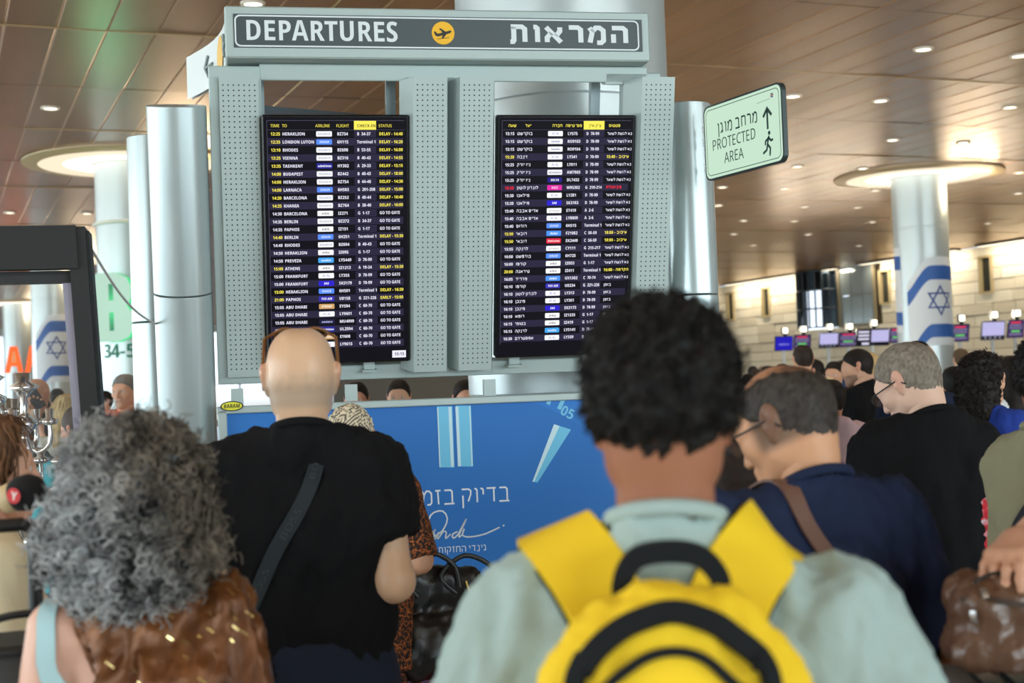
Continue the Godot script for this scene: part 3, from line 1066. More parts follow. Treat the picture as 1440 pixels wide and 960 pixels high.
func board() -> void:
	grey_paint = mat(174, 188, 186, 0.45, 0.1)
	var paint := grey_paint
	var o := thing("departures_board", "big grey metal flight board stand with DEPARTURES header and two portrait screens", "flight board", BOARD, KIOSK)
	var lx := lean_xf()
	# leaning frame
	var frame := MB.new()
	frame.xf = lx
	for b in [[0.0, 0.205, 0.0, 1.29], [0.775, 1.15, 0.0, 1.255], [1.70, 1.905, 0.0, 1.24], [0.2, 0.78, 0.0, 0.062], [1.145, 1.705, 0.0, 0.062], [0.2, 1.80, 1.235, 1.30], [1.62, 1.86, 1.225, 1.275]]:
		frame.cbox(Vector3((b[0] + b[1]) / 2, (b[2] + b[3]) / 2, -0.04), Vector3(b[1] - b[0], b[3] - b[2], 0.07), 0.004)
	obj("frame", frame, paint, o)
	# perforated cover strips
	var strips := [[0.04, 0.193, 0.035, 1.252, 0.022, 0.0], [0.80, 0.938, 0.045, 1.257, 0.085, 0.045], [0.99, 1.128, 0.045, 1.257, 0.085, 0.035], [1.752, 1.893, 0.03, 1.262, 0.085, 0.055]]
	for s in strips:
		var p := MB.new()
		p.xf = lx
		perforated(p, s[0], s[1], s[2], s[3], s[4], 0.0205, 0.0052)
		# folded side flanges
		p.quad(Vector3(s[0], s[2], s[4]), Vector3(s[0], s[3], s[4]), Vector3(s[0] - s[5], s[3] - 0.02, 0.0), Vector3(s[0] - s[5], s[2] + 0.0, 0.0), Vector3(-1, 0, 0.3).normalized())
		p.quad(Vector3(s[1], s[2], s[4]), Vector3(s[1], s[3], s[4]), Vector3(s[1], s[3] - 0.02, 0.0), Vector3(s[1], s[2] + 0.0, 0.0), Vector3(1, 0, 0))
		p.quad(Vector3(s[0], s[3], s[4]), Vector3(s[1], s[3], s[4]), Vector3(s[1], s[3] - 0.02, 0.0), Vector3(s[0] - s[5], s[3] - 0.02, 0.0), Vector3.UP)
		var po := obj("perforated_strip", p, paint, o)
		var bk := MB.new()
		bk.xf = lx
		bk.quad(Vector3(s[0] + 0.004, s[2] + 0.01, s[4] - 0.014), Vector3(s[1] - 0.004, s[2] + 0.01, s[4] - 0.014), Vector3(s[1] - 0.004, s[3] - 0.03, s[4] - 0.014), Vector3(s[0] + 0.004, s[3] - 0.03, s[4] - 0.014), Vector3.BACK)
		obj("backing", bk, mat(46, 50, 52, 0.8), po)
	# the two screens
	for e in [[0.200, 0.785, false], [1.147, 1.732, true]]:
		var sc := MB.new()
		sc.xf = lx
		sc.cbox(Vector3((e[0] + e[1]) / 2, 0.597, 0.045), Vector3(e[1] - e[0], 1.014, 0.05), 0.006)
		var s := obj("screen", sc, mat(14, 14, 17, 0.25), o, "portrait flight screen in Hebrew" if e[2] else "portrait flight screen in English")
		fill_screen(s, e[2], e[0] + 0.008, e[1] - 0.008, 0.098, 1.096, 0.0712)
		for xb in [0.16, 0.72]:
			var br := MB.new()
			br.xf = lx
			var xx: float = lerpf(e[0], e[1], xb)
			br.box(Vector3(xx, 0.075, 0.0), Vector3(0.045, 0.06, 0.04))
			br.box(Vector3(xx, 0.046, 0.005), Vector3(0.06, 0.008, 0.07))
			obj("bracket", br, paint, o)
	# rear uprights and cross bars behind the openings
	for ux in [0.74, 1.62, 0.20]:
		var up := MB.new()
		up.xf = lx
		up.box(Vector3(ux, 0.62, -0.18), Vector3(0.04, 1.3, 0.04))
		obj("upright", up, mat(150, 164, 168, 0.4, 0.3), o)
	var rb := MB.new()
	rb.xf = lx
	rb.bar(Vector3(0.2, 1.10, -0.30), Vector3(0.80, 1.045, -0.42), 0.05, 0.03, Vector3.UP)
	rb.box(Vector3(0.5, 0.5, -0.3), Vector3(0.62, 0.9, 0.02))
	obj("rear_panel", rb, mat(66, 74, 80, 0.6), o)
	for c in 3:
		var cb := MB.new()
		cb.xf = lx
		var pts := []
		for k in 10:
			pts.append(Vector3(0.795 + 0.008 * sin(k * 1.3 + c) + 0.004 * c, 0.62 - k * 0.055, -0.02 + 0.01 * sin(k + c)))
		cb.tube(pts, 0.004, 5)
		obj("cable", cb, mat([30, 150, 120][c], [30, 150, 100][c], [30, 150, 70][c], 0.6), o)
	# header box with the printed sign
	var y0 := SILL + 1.283
	var y1 := SILL + 1.486
	var hd := MB.new()
	hd.cbox(Vector3(0.928, (y0 + y1) / 2, 0.17), Vector3(1.718, y1 - y0, 0.32), 0.006)
	var header := obj("header", hd, paint, o)
	var pl := MB.new()
	pl.box(Vector3(0.928, SILL + 1.388, 0.331), Vector3(1.652, 0.132, 0.006))
	obj("sign_plate", pl, mat(66, 76, 80, 0.45), header)
	var wh := MB.new()
	ring_poly(wh, rrect(0.106, SILL + 1.325, 1.740, SILL + 1.450, 0.022), rrect(0.112, SILL + 1.331, 1.734, SILL + 1.444, 0.017), 0.3352)
	write(wh, "DEPARTURES", 0.142, SILL + 1.351, 0.3355, 0.078, true, 0.905)
	write_heb(wh, "המראות", 1.695, SILL + 1.347, 0.3355, 0.080, 0.235, 1.12)
	obj("sign_lettering", wh, mat(222, 228, 232, 0.5), header)
	var yd := MB.new()
	yd.disc(Vector3(0.925, SILL + 1.388, 0.3355), 0.0, 0.046, 40, Vector3.BACK)
	obj("sign_disc", yd, mat(244, 184, 26, 0.5), header)
	var pn := MB.new()
	pn.xf = Transform3D(Basis(Vector3.BACK, 0.22), Vector3(0.925, SILL + 1.388, 0.3368))
	pn.poly(PackedVector2Array([Vector2(-0.033, -0.004), Vector2(-0.024, -0.010), Vector2(0.026, -0.007), Vector2(0.036, -0.001), Vector2(0.030, 0.004), Vector2(-0.026, 0.001)]), 0)
	pn.poly(PackedVector2Array([Vector2(-0.036, 0.013), Vector2(-0.030, 0.013), Vector2(-0.020, -0.002), Vector2(-0.033, -0.005)]), 0)
	pn.poly(PackedVector2Array([Vector2(-0.012, 0.020), Vector2(-0.006, 0.021), Vector2(0.014, 0.000), Vector2(0.000, -0.002)]), 0)
	pn.poly(PackedVector2Array([Vector2(-0.012, -0.022), Vector2(-0.006, -0.022), Vector2(0.014, -0.006), Vector2(-0.002, -0.004)]), 0)
	pn.quad(Vector3(-0.030, -0.020, 0), Vector3(0.02, -0.024, 0), Vector3(0.02, -0.022, 0), Vector3(-0.030, -0.018, 0), Vector3.BACK)
	obj("sign_plane", pn, mat(40, 42, 42, 0.5), header)
	# the header of the left side sweeps back in a hollow curve
	var inv := Transform3D(Basis(Vector3.UP, KIOSK), BOARD).affine_inverse()
	var fr := inv * at(316, 12, 5.44)
	var bk2 := inv * at(262, 84, 6.24)
	fr.y = 0
	bk2.y = 0
	var side := MB.new()
	var arc := []
	for k in 11:
		var f := k / 10.0
		var p := Vector3(0.07, 0, 0.325).lerp(bk2, f)
		var nn := Vector3(-(0.325 - bk2.z), 0, 0.07 - bk2.x).normalized()
		arc.append(p - nn * 0.06 * sin(PI * f) * -1.0 * -1.0)
	var sideprint := MB.new()
	for k in 10:
		var nn: Vector3 = (arc[k + 1] - arc[k]).cross(Vector3.UP).normalized()
		if nn.x > 0:
			nn = -nn
		var a: Vector3 = arc[k]
		var b: Vector3 = arc[k + 1]
		side.quad(a + Vector3(0, y0 + 0.01, 0), b + Vector3(0, y0 + 0.01, 0), b + Vector3(0, y1 - 0.005, 0), a + Vector3(0, y1 - 0.005, 0), nn)
		side.quad(a + Vector3(0, y0 + 0.01, 0) - nn * 0.02, b + Vector3(0, y0 + 0.01, 0) - nn * 0.02, b + Vector3(0, y1 - 0.005, 0) - nn * 0.02, a + Vector3(0, y1 - 0.005, 0) - nn * 0.02, -nn)
	var sf := obj("side_fascia", side, mat(226, 234, 236, 0.4), o, "pale curved side face of the header with arrows and a yellow disc")
	var on := func(f: float, y: float) -> Vector3:
		var k := clampi(int(f * 10.0), 0, 9)
		var p: Vector3 = arc[k].lerp(arc[k + 1], f * 10.0 - k)
		return p + Vector3(-0.004, y, 0.002)
	var dsc := MB.new()
	for k in 20:
		var a := TAU * k / 20.0
		var b := TAU * (k + 1) / 20.0
		var i := dsc.v.size()
		for q in [[0.0, 0.0], [cos(a), sin(a)], [cos(b), sin(b)]]:
			dsc.put(on.call(0.44 + q[0] * 0.085, (y0 + y1) / 2 - 0.005 + q[1] * 0.085), Vector3(-1, 0, 0.2))
		dsc.tri(i, i + 1, i + 2)
	obj("disc", dsc, mat(240, 196, 110, 0.5), sf)
	var arw := MB.new()
	for sgn in [[0.68, 1.0], [0.24, -1.0]]:
		for st in [[-0.05, 0.0, 0.05, 0.0], [0.05, 0.0, 0.01, 0.045], [0.05, 0.0, 0.01, -0.045]]:
			arw.tube([on.call(sgn[0] + st[0] * 1.2, (y0 + y1) / 2 + st[1]), on.call(sgn[0] + st[2] * 1.2, (y0 + y1) / 2 + st[3])], 0.007, 4)
	obj("arrow", arw, mat(140, 152, 152, 0.6), sf)
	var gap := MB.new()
	gap.box(Vector3(-0.20, 1.35, -0.45), Vector3(0.03, 2.5, 0.5))  # near-black panel filling the gap between the left posts
	obj("gap_panel", gap, mat(24, 26, 28, 0.6), o)
	for xs in [0.075, 0.545, 1.135]:
		var stub := MB.new()
		stub.box(Vector3(xs, SILL - 0.035, -0.075), Vector3(0.05, 0.07, 0.04))
		obj("stub_post", stub, paint, o)

func posts() -> void:
	# round posts of the stand: a leaning one at the left, upright ones behind and at the right
	var n := Vector3(0, 0, 0)
	for ps in [[Vector3(-0.128, 0, -0.04), 0.117, 0.0, 1.135, "leaning pale steel post left of the departures board", true], [Vector3(-0.262, 0, -0.62), 0.11, 0.0, 2.765, "upright pale steel post at the back left of the board", false], [Vector3(2.055, 0, -0.03), 0.108, 0.0, 2.80, "upright pale steel post right of the board carrying the green sign", false]]:
		var o := thing("stand_post", ps[4], "post", BOARD, KIOSK)
		var r: float = ps[1]
		var a := Vector3(ps[0].x, ps[2], ps[0].z)
		var b := Vector3(ps[0].x, ps[3], ps[0].z)
		if ps[5]:
			var lx := lean_xf()
			b = lx * Vector3(ps[0].x, ps[3], ps[0].z)
			var d := (lx.basis * Vector3.UP)
			a = b - d * (b.y / d.y)
		var up := (b - a).normalized()
		var ln := (b - a).length()
		var xf := Transform3D(Basis(up.cross(Vector3.BACK).normalized(), up, up.cross(Vector3.BACK).normalized().cross(up)), a)
		var mid := ln * (0.735 if ps[5] else 0.70)
		for e in [[0.0, mid - 0.002], [mid + 0.002, ln]]:
			var mb := MB.new()
			mb.xf = xf
			mb.lathe([Vector2(0.0, e[0]), Vector2(r - 0.004, e[0]), Vector2(r, e[0] + 0.004), Vector2(r, e[1] - 0.004), Vector2(r - 0.004, e[1]), Vector2(0.0, e[1])], 40)
			obj("tube", mb, mat(184, 196, 198, 0.3, 0.4), o)

func poster() -> void:
	var o := thing("advertising_panel", "blue clock advertising poster in grey frame under the departures board", "poster", BOARD, KIOSK)
	var s := SILL
	var fr := MB.new()
	fr.cbox(Vector3(0.94, s - 0.087, -0.02), Vector3(1.90, 0.030, 0.06), 0.004)
	fr.cbox(Vector3(0.013, s - 0.82, -0.02), Vector3(0.036, 1.47, 0.06), 0.004)
	fr.cbox(Vector3(1.872, s - 0.82, -0.02), Vector3(0.036, 1.47, 0.06), 0.004)
	fr.cbox(Vector3(0.94, s - 1.55, -0.02), Vector3(1.90, 0.05, 0.06), 0.004)
	obj("frame", fr, grey_paint, o)
	var foot := MB.new()
	foot.box(Vector3(0.94, 0.03, -0.06), Vector3(1.8, 0.06, 0.3))
	foot.box(Vector3(0.94, s - 0.83, -0.05), Vector3(1.84, 1.5, 0.02))
	obj("base", foot, mat(120, 126, 128, 0.5, 0.3), o)
	var pr := MB.new()
	pr.box(Vector3(0.943, s - 0.83, -0.028), Vector3(1.826, 1.46, 0.02))
	var print_ := obj("print", pr, mat(42, 122, 204, 0.6), o)
	var z := -0.0172
	var cx := 0.97
	var cy := s - 1.03
	var clip := rrect(0.032, s - 1.52, 1.853, s - 0.1025, 0.001, 1)
	var clipped := func(mb: MB, p: PackedVector2Array, zz: float) -> void:
		for q in Geometry2D.intersect_polygons(p, clip):
			mb.poly(q, zz)
	var face := PackedVector2Array()
	for k in 72:
		face.append(Vector2(cx + cos(TAU * k / 72) * 0.985, cy + sin(TAU * k / 72) * 0.985))
	var fm := MB.new()
	clipped.call(fm, face, z)
	obj("clock_face", fm, mat(33, 112, 192, 0.6), print_)
	var polar := func(r: float, deg: float) -> Vector2: return Vector2(cx + sin(deg_to_rad(deg)) * r, cy + cos(deg_to_rad(deg)) * r)
	var tick := MB.new()
	for dg in [-30, -24, -18, -12, 12, 18, 24, 27]:
		var p := PackedVector2Array()
		for e in [[1.0, -0.5], [1.0, 0.5], [1.045, 0.5], [1.045, -0.5]]:
			p.append(polar.call(e[0], dg + e[1]))
		clipped.call(tick, p, z + 0.0005)
	tick.xf = Transform3D(Basis(Vector3.BACK, -0.5), Vector3(1.425, s - 0.158, 0))
	write(tick, "05", 0, 0, z + 0.0005, 0.042, true, 0.95)
	tick.xf = Transform3D()
	obj("clock_marks", tick, mat(110, 192, 226, 0.4), print_)
	var tubes: MB
	var shine := MB.new()
	for e in [[0.898, 0.963, 0], [0.978, 1.043, 1]]:
		tubes = MB.new()
		tubes.poly(PackedVector2Array([Vector2(e[0] + 0.004, s - 0.362), Vector2(e[1] + 0.000, s - 0.366), Vector2(e[1], s - 0.108), Vector2(e[0], s - 0.106)]), z + 0.0006)
		obj("numeral", tubes, mat(104, 192, 230, 0.4), print_)
		var w0: float = e[0] + (0.050 if e[2] == 0 else 0.0)
		shine.poly(PackedVector2Array([Vector2(w0, s - 0.362), Vector2(w0 + 0.013, s - 0.362), Vector2(w0 + 0.011, s - 0.110), Vector2(w0 - 0.002, s - 0.110)]), z + 0.0012)
		var w1: float = e[0] + (0.001 if e[2] == 0 else 0.058)
		shine.poly(PackedVector2Array([Vector2(w1, s - 0.362), Vector2(w1 + 0.005, s - 0.362), Vector2(w1 + 0.004, s - 0.110), Vector2(w1 - 0.001, s - 0.110)]), z + 0.0012)
	var i0 := PackedVector2Array([Vector2(1.296, s - 0.442), Vector2(1.318, s - 0.447), Vector2(1.474, s - 0.228), Vector2(1.400, s - 0.202)])
	tubes = MB.new()
	tubes.poly(i0, z + 0.0006)
	shine.poly(PackedVector2Array([Vector2(1.296, s - 0.442), Vector2(1.304, s - 0.443), Vector2(1.424, s - 0.211), Vector2(1.400, s - 0.202)]), z + 0.0012)
	obj("numeral", tubes, mat(104, 192, 230, 0.4), print_)
	obj("numeral_edge", shine, mat(200, 230, 240, 0.4), print_)
	var lt := MB.new()
	var nx := write_heb(lt, "בדיוק", 1.197, s - 0.520, z + 0.0008, 0.064, 0.11, 0.94)
	obj("slogan_word", lt, mat(228, 236, 242, 0.4), print_)
	lt = MB.new()
	write_heb(lt, "בזמן", nx - 0.018, s - 0.520, z + 0.0008, 0.064, 0.11, 0.94)
	obj("slogan_word", lt, mat(228, 236, 242, 0.4), print_)
	lt = MB.new()
	write_heb(lt, "גינדי החזקות", 1.088, s - 0.722, z + 0.0008, 0.026, 0.12, 0.98)
	obj("lettering", lt, mat(228, 236, 242, 0.4), print_)
	lt = MB.new()
	var sig := [[[0.88, -0.66], [0.845, -0.60], [0.86, -0.555], [0.905, -0.545], [0.925, -0.58], [0.90, -0.63], [0.85, -0.66], [0.84, -0.70], [0.80, -0.745]], [[0.872, -0.62], [0.862, -0.645], [0.868, -0.66], [0.885, -0.64]], [[0.885, -0.632], [0.882, -0.66], [0.905, -0.632], [0.918, -0.635], [0.915, -0.66], [0.935, -0.645]], [[0.965, -0.635], [0.945, -0.645], [0.945, -0.66], [0.965, -0.65], [1.005, -0.585], [0.97, -0.655], [0.985, -0.65]], [[0.995, -0.625], [0.988, -0.652], [1.02, -0.660], [1.08, -0.652], [1.145, -0.628]], [[1.16, -0.622], [1.166, -0.620]]]
	for st in sig:
		var pts := []
		for p in st:
			pts.append(V(p[0], s + p[1], 0))
		var sp := smooth_path(pts, 24 if st.size() > 2 else 3)
		for k in sp.size() - 1:
			var a: Vector3 = sp[k]
			var b: Vector3 = sp[k + 1]
			var w: Vector3 = (b - a).normalized().cross(Vector3.BACK) * 0.0032
			var zz := V(0, 0, z + 0.0008)
			lt.quad(a - w + zz, b - w + zz, b + w + zz, a + w + zz, Vector3.BACK)
			lt.disc(b + zz, 0.0, 0.0032, 8, Vector3.BACK)
	obj("signature", lt, mat(228, 236, 242, 0.4), print_)
	var sky := MB.new()
	for k in 46:
		var xx := 0.05 + k * 0.039
		var hh := 0.10 + 0.34 * absf(noise.get_noise_2d(k * 3.7, 2.0)) + (0.22 if k % 9 == 4 else 0.0)
		sky.quad(Vector3(xx, s - 1.50, z + 0.0003), Vector3(xx + 0.031, s - 1.50, z + 0.0003), Vector3(xx + 0.031, s - 1.50 + hh * 1.2, z + 0.0003), Vector3(xx, s - 1.50 + hh * 1.2, z + 0.0003), Vector3.BACK)
	obj("printed_skyline", sky, mat(30, 92, 166, 0.6), print_)
	var lit := MB.new()
	for k in 300:
		var xx := 0.06 + rng.randf() * 1.75
		var yy := s - 1.49 + pow(rng.randf(), 1.4) * 0.62
		lit.quad(Vector3(xx, yy, z + 0.0006), Vector3(xx + 0.012, yy, z + 0.0006), Vector3(xx + 0.012, yy + 0.006, z + 0.0006), Vector3(xx, yy + 0.006, z + 0.0006), Vector3.BACK)
	obj("printed_lights", lit, mat(92, 152, 204, 0.4), print_).set_meta("kind", "stuff")
	var bd := MB.new()
	var ell := func(rx: float, ry: float) -> PackedVector2Array:
		var e := PackedVector2Array()
		for k in 32:
			e.append(Vector2(0.052 + cos(TAU * k / 32) * rx, s - 0.071 + sin(TAU * k / 32) * ry))
		return e
	bd.poly(ell.call(0.046, 0.0205), 0.0185, 0.006)
	var badge := obj("badge", bd, mat(22, 22, 18, 0.5), o, "small oval yellow badge lettered BARAM")
	var by := MB.new()
	by.poly(ell.call(0.041, 0.0165), 0.0192)
	obj("badge_face", by, mat(232, 226, 52, 0.5), badge)
	var bt := MB.new()
	var bw := text_width("BARAM", 0.0155)
	write(bt, "BARAM", 0.052 - bw * 0.44, s - 0.0785, 0.0198, 0.0155, true, 0.88)
	obj("badge_lettering", bt, mat(22, 22, 18, 0.5), badge)

func shelter_sign() -> void:
	var a := at(998, 256, 6.0)
	var b := at(1109, 228, 5.50)
	var top := at(995, 152, 6.0)
	var dx := b - a
	var yaw := atan2(-dx.z, dx.x)
	var w := Vector2(dx.x, dx.z).length()
	var h := top.y - a.y
	var o := thing("shelter_sign", "pale green PROTECTED AREA sign with dark rim on the right post", "sign", Vector3(a.x, a.y, a.z), yaw)
	var body := MB.new()
	body.poly(rrect(0, 0, w, h, 0.035), 0.018, 0.020)
	var bq := MB.new()
	body.xf = Transform3D(Basis(Vector3.UP, PI), Vector3(w, 0, 0))
	body.poly(rrect(0, 0, w, h, 0.035), 0.002)
	obj("rim", body, mat(44, 56, 58, 0.4, 0.3), o)
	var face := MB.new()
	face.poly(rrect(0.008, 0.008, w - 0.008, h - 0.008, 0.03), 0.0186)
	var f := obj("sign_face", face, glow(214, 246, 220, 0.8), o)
	var ln := MB.new()
	ring_poly(ln, rrect(0.019, 0.019, w - 0.019, h - 0.019, 0.024), rrect(0.022, 0.022, w - 0.022, h - 0.022, 0.021), 0.0192)
	obj("border_line", ln, mat(30, 62, 56, 0.5), f)
	ln = MB.new()
	write_heb(ln, "מרחב מוגן", w * 0.70, h * 0.58, 0.0193, 0.047, 0.15, 0.92)
	obj("lettering", ln, mat(30, 62, 56, 0.5), f)
	ln = MB.new()
	var sq := w * 0.57 / text_width("PROTECTED", 0.044, false)
	write(ln, "PROTECTED", w * 0.105, h * 0.385, 0.0193, 0.044, false, sq)
	obj("lettering", ln, mat(30, 62, 56, 0.5), f)
	ln = MB.new()
	write(ln, "AREA", w * 0.26, h * 0.18, 0.0193, 0.044, false, sq)
	obj("lettering", ln, mat(30, 62, 56, 0.5), f)
	ln = MB.new()
	var ax := w * 0.82
	ln.quad(Vector3(ax - 0.006, h * 0.455, 0.0193), Vector3(ax + 0.006, h * 0.455, 0.0193), Vector3(ax + 0.006, h * 0.70, 0.0193), Vector3(ax - 0.006, h * 0.70, 0.0193), Vector3.BACK)
	for st in [[[-0.028, 0.62], [0.0, 0.715], [0.028, 0.62]]]:
		var l2 := PackedVector2Array()
		for p in st:
			l2.append(Vector2(ax + p[0], h * p[1]) * 1000.0)
		for q in Geometry2D.offset_polyline(l2, 6.5, Geometry2D.JOIN_MITER, Geometry2D.END_BUTT):
			var pp := PackedVector2Array()
			for p in q:
				pp.append(p * 0.001)
			ln.poly(pp, 0.0193)
	obj("arrow", ln, mat(30, 62, 56, 0.5), f)
	ln = MB.new()
	var run := [[[0.004, 0.36], [-0.006, 0.27]], [[-0.006, 0.27], [0.012, 0.21], [0.008, 0.13]], [[-0.006, 0.27], [-0.012, 0.20], [-0.034, 0.17]], [[0.002, 0.345], [-0.018, 0.31], [-0.020, 0.275]], [[0.004, 0.345], [0.018, 0.305], [0.028, 0.31]]]
	for st in run:
		var l2 := PackedVector2Array()
		for p in st:
			l2.append(Vector2(ax + p[0], h * p[1]) * 1000.0)
		for q in Geometry2D.offset_polyline(l2, 5.0, Geometry2D.JOIN_ROUND, Geometry2D.END_ROUND):
			var pp := PackedVector2Array()
			for p in q:
				pp.append(p * 0.001)
			ln.poly(pp, 0.0193)
	ln.disc(Vector3(ax + 0.008, h * 0.405, 0.0193), 0.0, 0.0085, 16, Vector3.BACK)
	obj("running_figure", ln, mat(30, 62, 56, 0.5), f)
	var em := MB.new()
	for k in 6:
		em.xf = Transform3D(Basis(Vector3.BACK, TAU * k / 6), Vector3(w * 0.885, h * 0.86, 0.0194))
		em.paint(lin(60, 70, 140) if k % 3 else lin(220, 120, 40))
		em.poly(PackedVector2Array([Vector2(0, 0.003), Vector2(0.013, 0.004), Vector2(0.006, -0.004)]), 0)
	em.xf = Transform3D()
	em.paint(lin(120, 130, 130))
	em.quad(Vector3(w * 0.70, h * 0.815, 0.0194), Vector3(w * 0.86, h * 0.825, 0.0194), Vector3(w * 0.86, h * 0.83, 0.0194), Vector3(w * 0.70, h * 0.82, 0.0194), Vector3.BACK)
	obj("emblem", em, vmat(0.5), f)
	var clip := MB.new()
	for y in [0.2, 0.55, 0.72]:
		clip.box(Vector3(-0.012, h * y, 0), Vector3(0.03, 0.03, 0.02))
	obj("hinge", clip, mat(170, 180, 182, 0.3, 0.6), o)

# ---------------------------------------------------------------- figures: tapered capsules joined by a smooth minimum, meshed as surface nets
func cap(a: Vector3, b: Vector3, ra: float, rb: float, f := Vector3.ONE, flat_end := false, neg := false, k := -1.0) -> Array:
	return [a, b, ra, rb, f, flat_end, neg, k]

func nets(prims: Array, cell: float, k: float, cuts := []) -> Array:
	var lo := Vector3(1e9, 1e9, 1e9)
	var hi := -lo
	for p in prims:
		if p[6]:
			continue
		var m: float = maxf(p[2], p[3])
		var e: Vector3 = p[4] * m
		lo = lo.min(p[0].min(p[1]) - e)
		hi = hi.max(p[0].max(p[1]) + e)
	lo -= Vector3.ONE * (k * 0.3 + cell * 2.0)
	hi += Vector3.ONE * (k * 0.3 + cell * 2.0)
	var nx := int((hi.x - lo.x) / cell) + 2
	var ny := int((hi.y - lo.y) / cell) + 2
	var nz := int((hi.z - lo.z) / cell) + 2
	var nxy := nx * ny
	var g := PackedFloat32Array()
	g.resize(nxy * nz)
	g.fill(1.0)
	for p in prims:
		var a: Vector3 = p[0]
		var b: Vector3 = p[1]
		var ra: float = p[2]
		var dr: float = p[3] - p[2]
		var f: Vector3 = p[4]
		var fm := minf(f.x, minf(f.y, f.z))
		var kk: float = k if p[7] < 0.0 else p[7]
		var e: Vector3 = f * maxf(p[2], p[3]) + Vector3.ONE * (kk + cell * 1.5)
		var l0 := ((a.min(b) - e - lo) / cell).max(Vector3.ZERO)
		var l1 := ((a.max(b) + e - lo) / cell)
		var i1 := mini(int(l1.x) + 1, nx)
		var j1 := mini(int(l1.y) + 1, ny)
		var m1 := mini(int(l1.z) + 1, nz)
		var fx := 1.0 / f.x
		var fy := 1.0 / f.y
		var fz := 1.0 / f.z
		var bx := (b.x - a.x) * fx
		var by := (b.y - a.y) * fy
		var bz := (b.z - a.z) * fz
		var bb := bx * bx + by * by + bz * bz
		var ib := 1.0 / maxf(bb, 1e-9)
		var bl := sqrt(bb)
		var flat_end: bool = p[5]
		var neg: bool = p[6]
		var k4 := 0.25 / maxf(kk, 1e-6)
		for m in range(int(l0.z), m1):
			var qz := (lo.z + m * cell - a.z) * fz
			for j in range(int(l0.y), j1):
				var qy := (lo.y + j * cell - a.y) * fy
				var row := m * nxy + j * nx
				var part := qy * by + qz * bz
				for i in range(int(l0.x), i1):
					var qx := (lo.x + i * cell - a.x) * fx
					var t0 := (qx * bx + part) * ib
					var t := clampf(t0, 0.0, 1.0)
					var dx := qx - bx * t
					var dy := qy - by * t
					var dz := qz - bz * t
					var d := (sqrt(dx * dx + dy * dy + dz * dz) - ra - dr * t) * fm
					if flat_end:
						d = maxf(d, (t0 - 1.0) * bl * fm)
					var o := g[row + i]
					if neg:
						g[row + i] = maxf(o, -d)
					else:
						var h := kk - absf(o - d)
						if h > 0.0:
							g[row + i] = minf(o, d) - h * h * k4
						elif d < o:
							g[row + i] = d
	for c in cuts:
		var n: Vector3 = c[0]
		var w: float = c[1]
		for m in nz:
			for j in ny:
				var row := m * nxy + j * nx
				var s := n.y * (lo.y + j * cell) + n.z * (lo.z + m * cell) - w + n.x * lo.x
				for i in nx:
					var d := s + n.x * i * cell
					if d > g[row + i]:
						g[row + i] = d
	var id := PackedInt32Array()
	id.resize(nxy * nz)
	id.fill(-1)
	var vs := PackedVector3Array()
	var offs := [0, 1, nx, nx + 1, nxy, nxy + 1, nxy + nx, nxy + nx + 1]
	var corner := [Vector3(0, 0, 0), Vector3(1, 0, 0), Vector3(0, 1, 0), Vector3(1, 1, 0), Vector3(0, 0, 1), Vector3(1, 0, 1), Vector3(0, 1, 1), Vector3(1, 1, 1)]
	var edges := [0, 1, 2, 3, 4, 5, 6, 7, 0, 2, 1, 3, 4, 6, 5, 7, 0, 4, 1, 5, 2, 6, 3, 7]
	for m in nz - 1:
		for j in ny - 1:
			var row := m * nxy + j * nx
			for i in nx - 1:
				var q := row + i
				var a0 := g[q]
				if absf(a0) > cell * 2.2:
					continue
				var neg0 := a0 < 0.0
				if (g[q + 1] < 0.0) == neg0 and (g[q + nx] < 0.0) == neg0 and (g[q + nx + 1] < 0.0) == neg0 and (g[q + nxy] < 0.0) == neg0 and (g[q + nxy + 1] < 0.0) == neg0 and (g[q + nxy + nx] < 0.0) == neg0 and (g[q + nxy + nx + 1] < 0.0) == neg0:
					continue
				var acc := Vector3.ZERO
				var cnt := 0
				for e in range(0, 24, 2):
					var d0 := g[q + offs[edges[e]]]
					var d1 := g[q + offs[edges[e + 1]]]
					if (d0 < 0.0) != (d1 < 0.0):
						acc += (corner[edges[e]] as Vector3).lerp(corner[edges[e + 1]], d0 / (d0 - d1))
						cnt += 1
				id[q] = vs.size()
				vs.append(lo + (Vector3(i, j, m) + acc / cnt) * cell)
	var ix := PackedInt32Array()
	var ns := PackedVector3Array()
	ns.resize(vs.size())
	var ax := [[1, nx, nxy], [nx, nxy, 1], [nxy, 1, nx]]
	for m in range(1, nz - 1):
		for j in range(1, ny - 1):
			var row := m * nxy + j * nx
			for i in range(1, nx - 1):
				var q := row + i
				if id[q] < 0:
					continue
				var a0 := g[q] < 0.0
				for s in ax:
					if (g[q + s[0]] < 0.0) == a0:
						continue
					var c0 := id[q]
					var c1 := id[q - s[1]]
					var c2 := id[q - s[1] - s[2]]
					var c3 := id[q - s[2]]
					if c1 < 0 or c2 < 0 or c3 < 0:
						continue
					if a0:
						ix.append_array([c0, c2, c1, c0, c3, c2])
					else:
						ix.append_array([c0, c1, c2, c0, c2, c3])
	for t in range(0, ix.size(), 3):
		var p0 := vs[ix[t]]
		var nn := (vs[ix[t + 2]] - p0).cross(vs[ix[t + 1]] - p0)
		ns[ix[t]] += nn
		ns[ix[t + 1]] += nn
		ns[ix[t + 2]] += nn
	for t in ns.size():
		ns[t] = ns[t].normalized()
	return [vs, ns, ix]

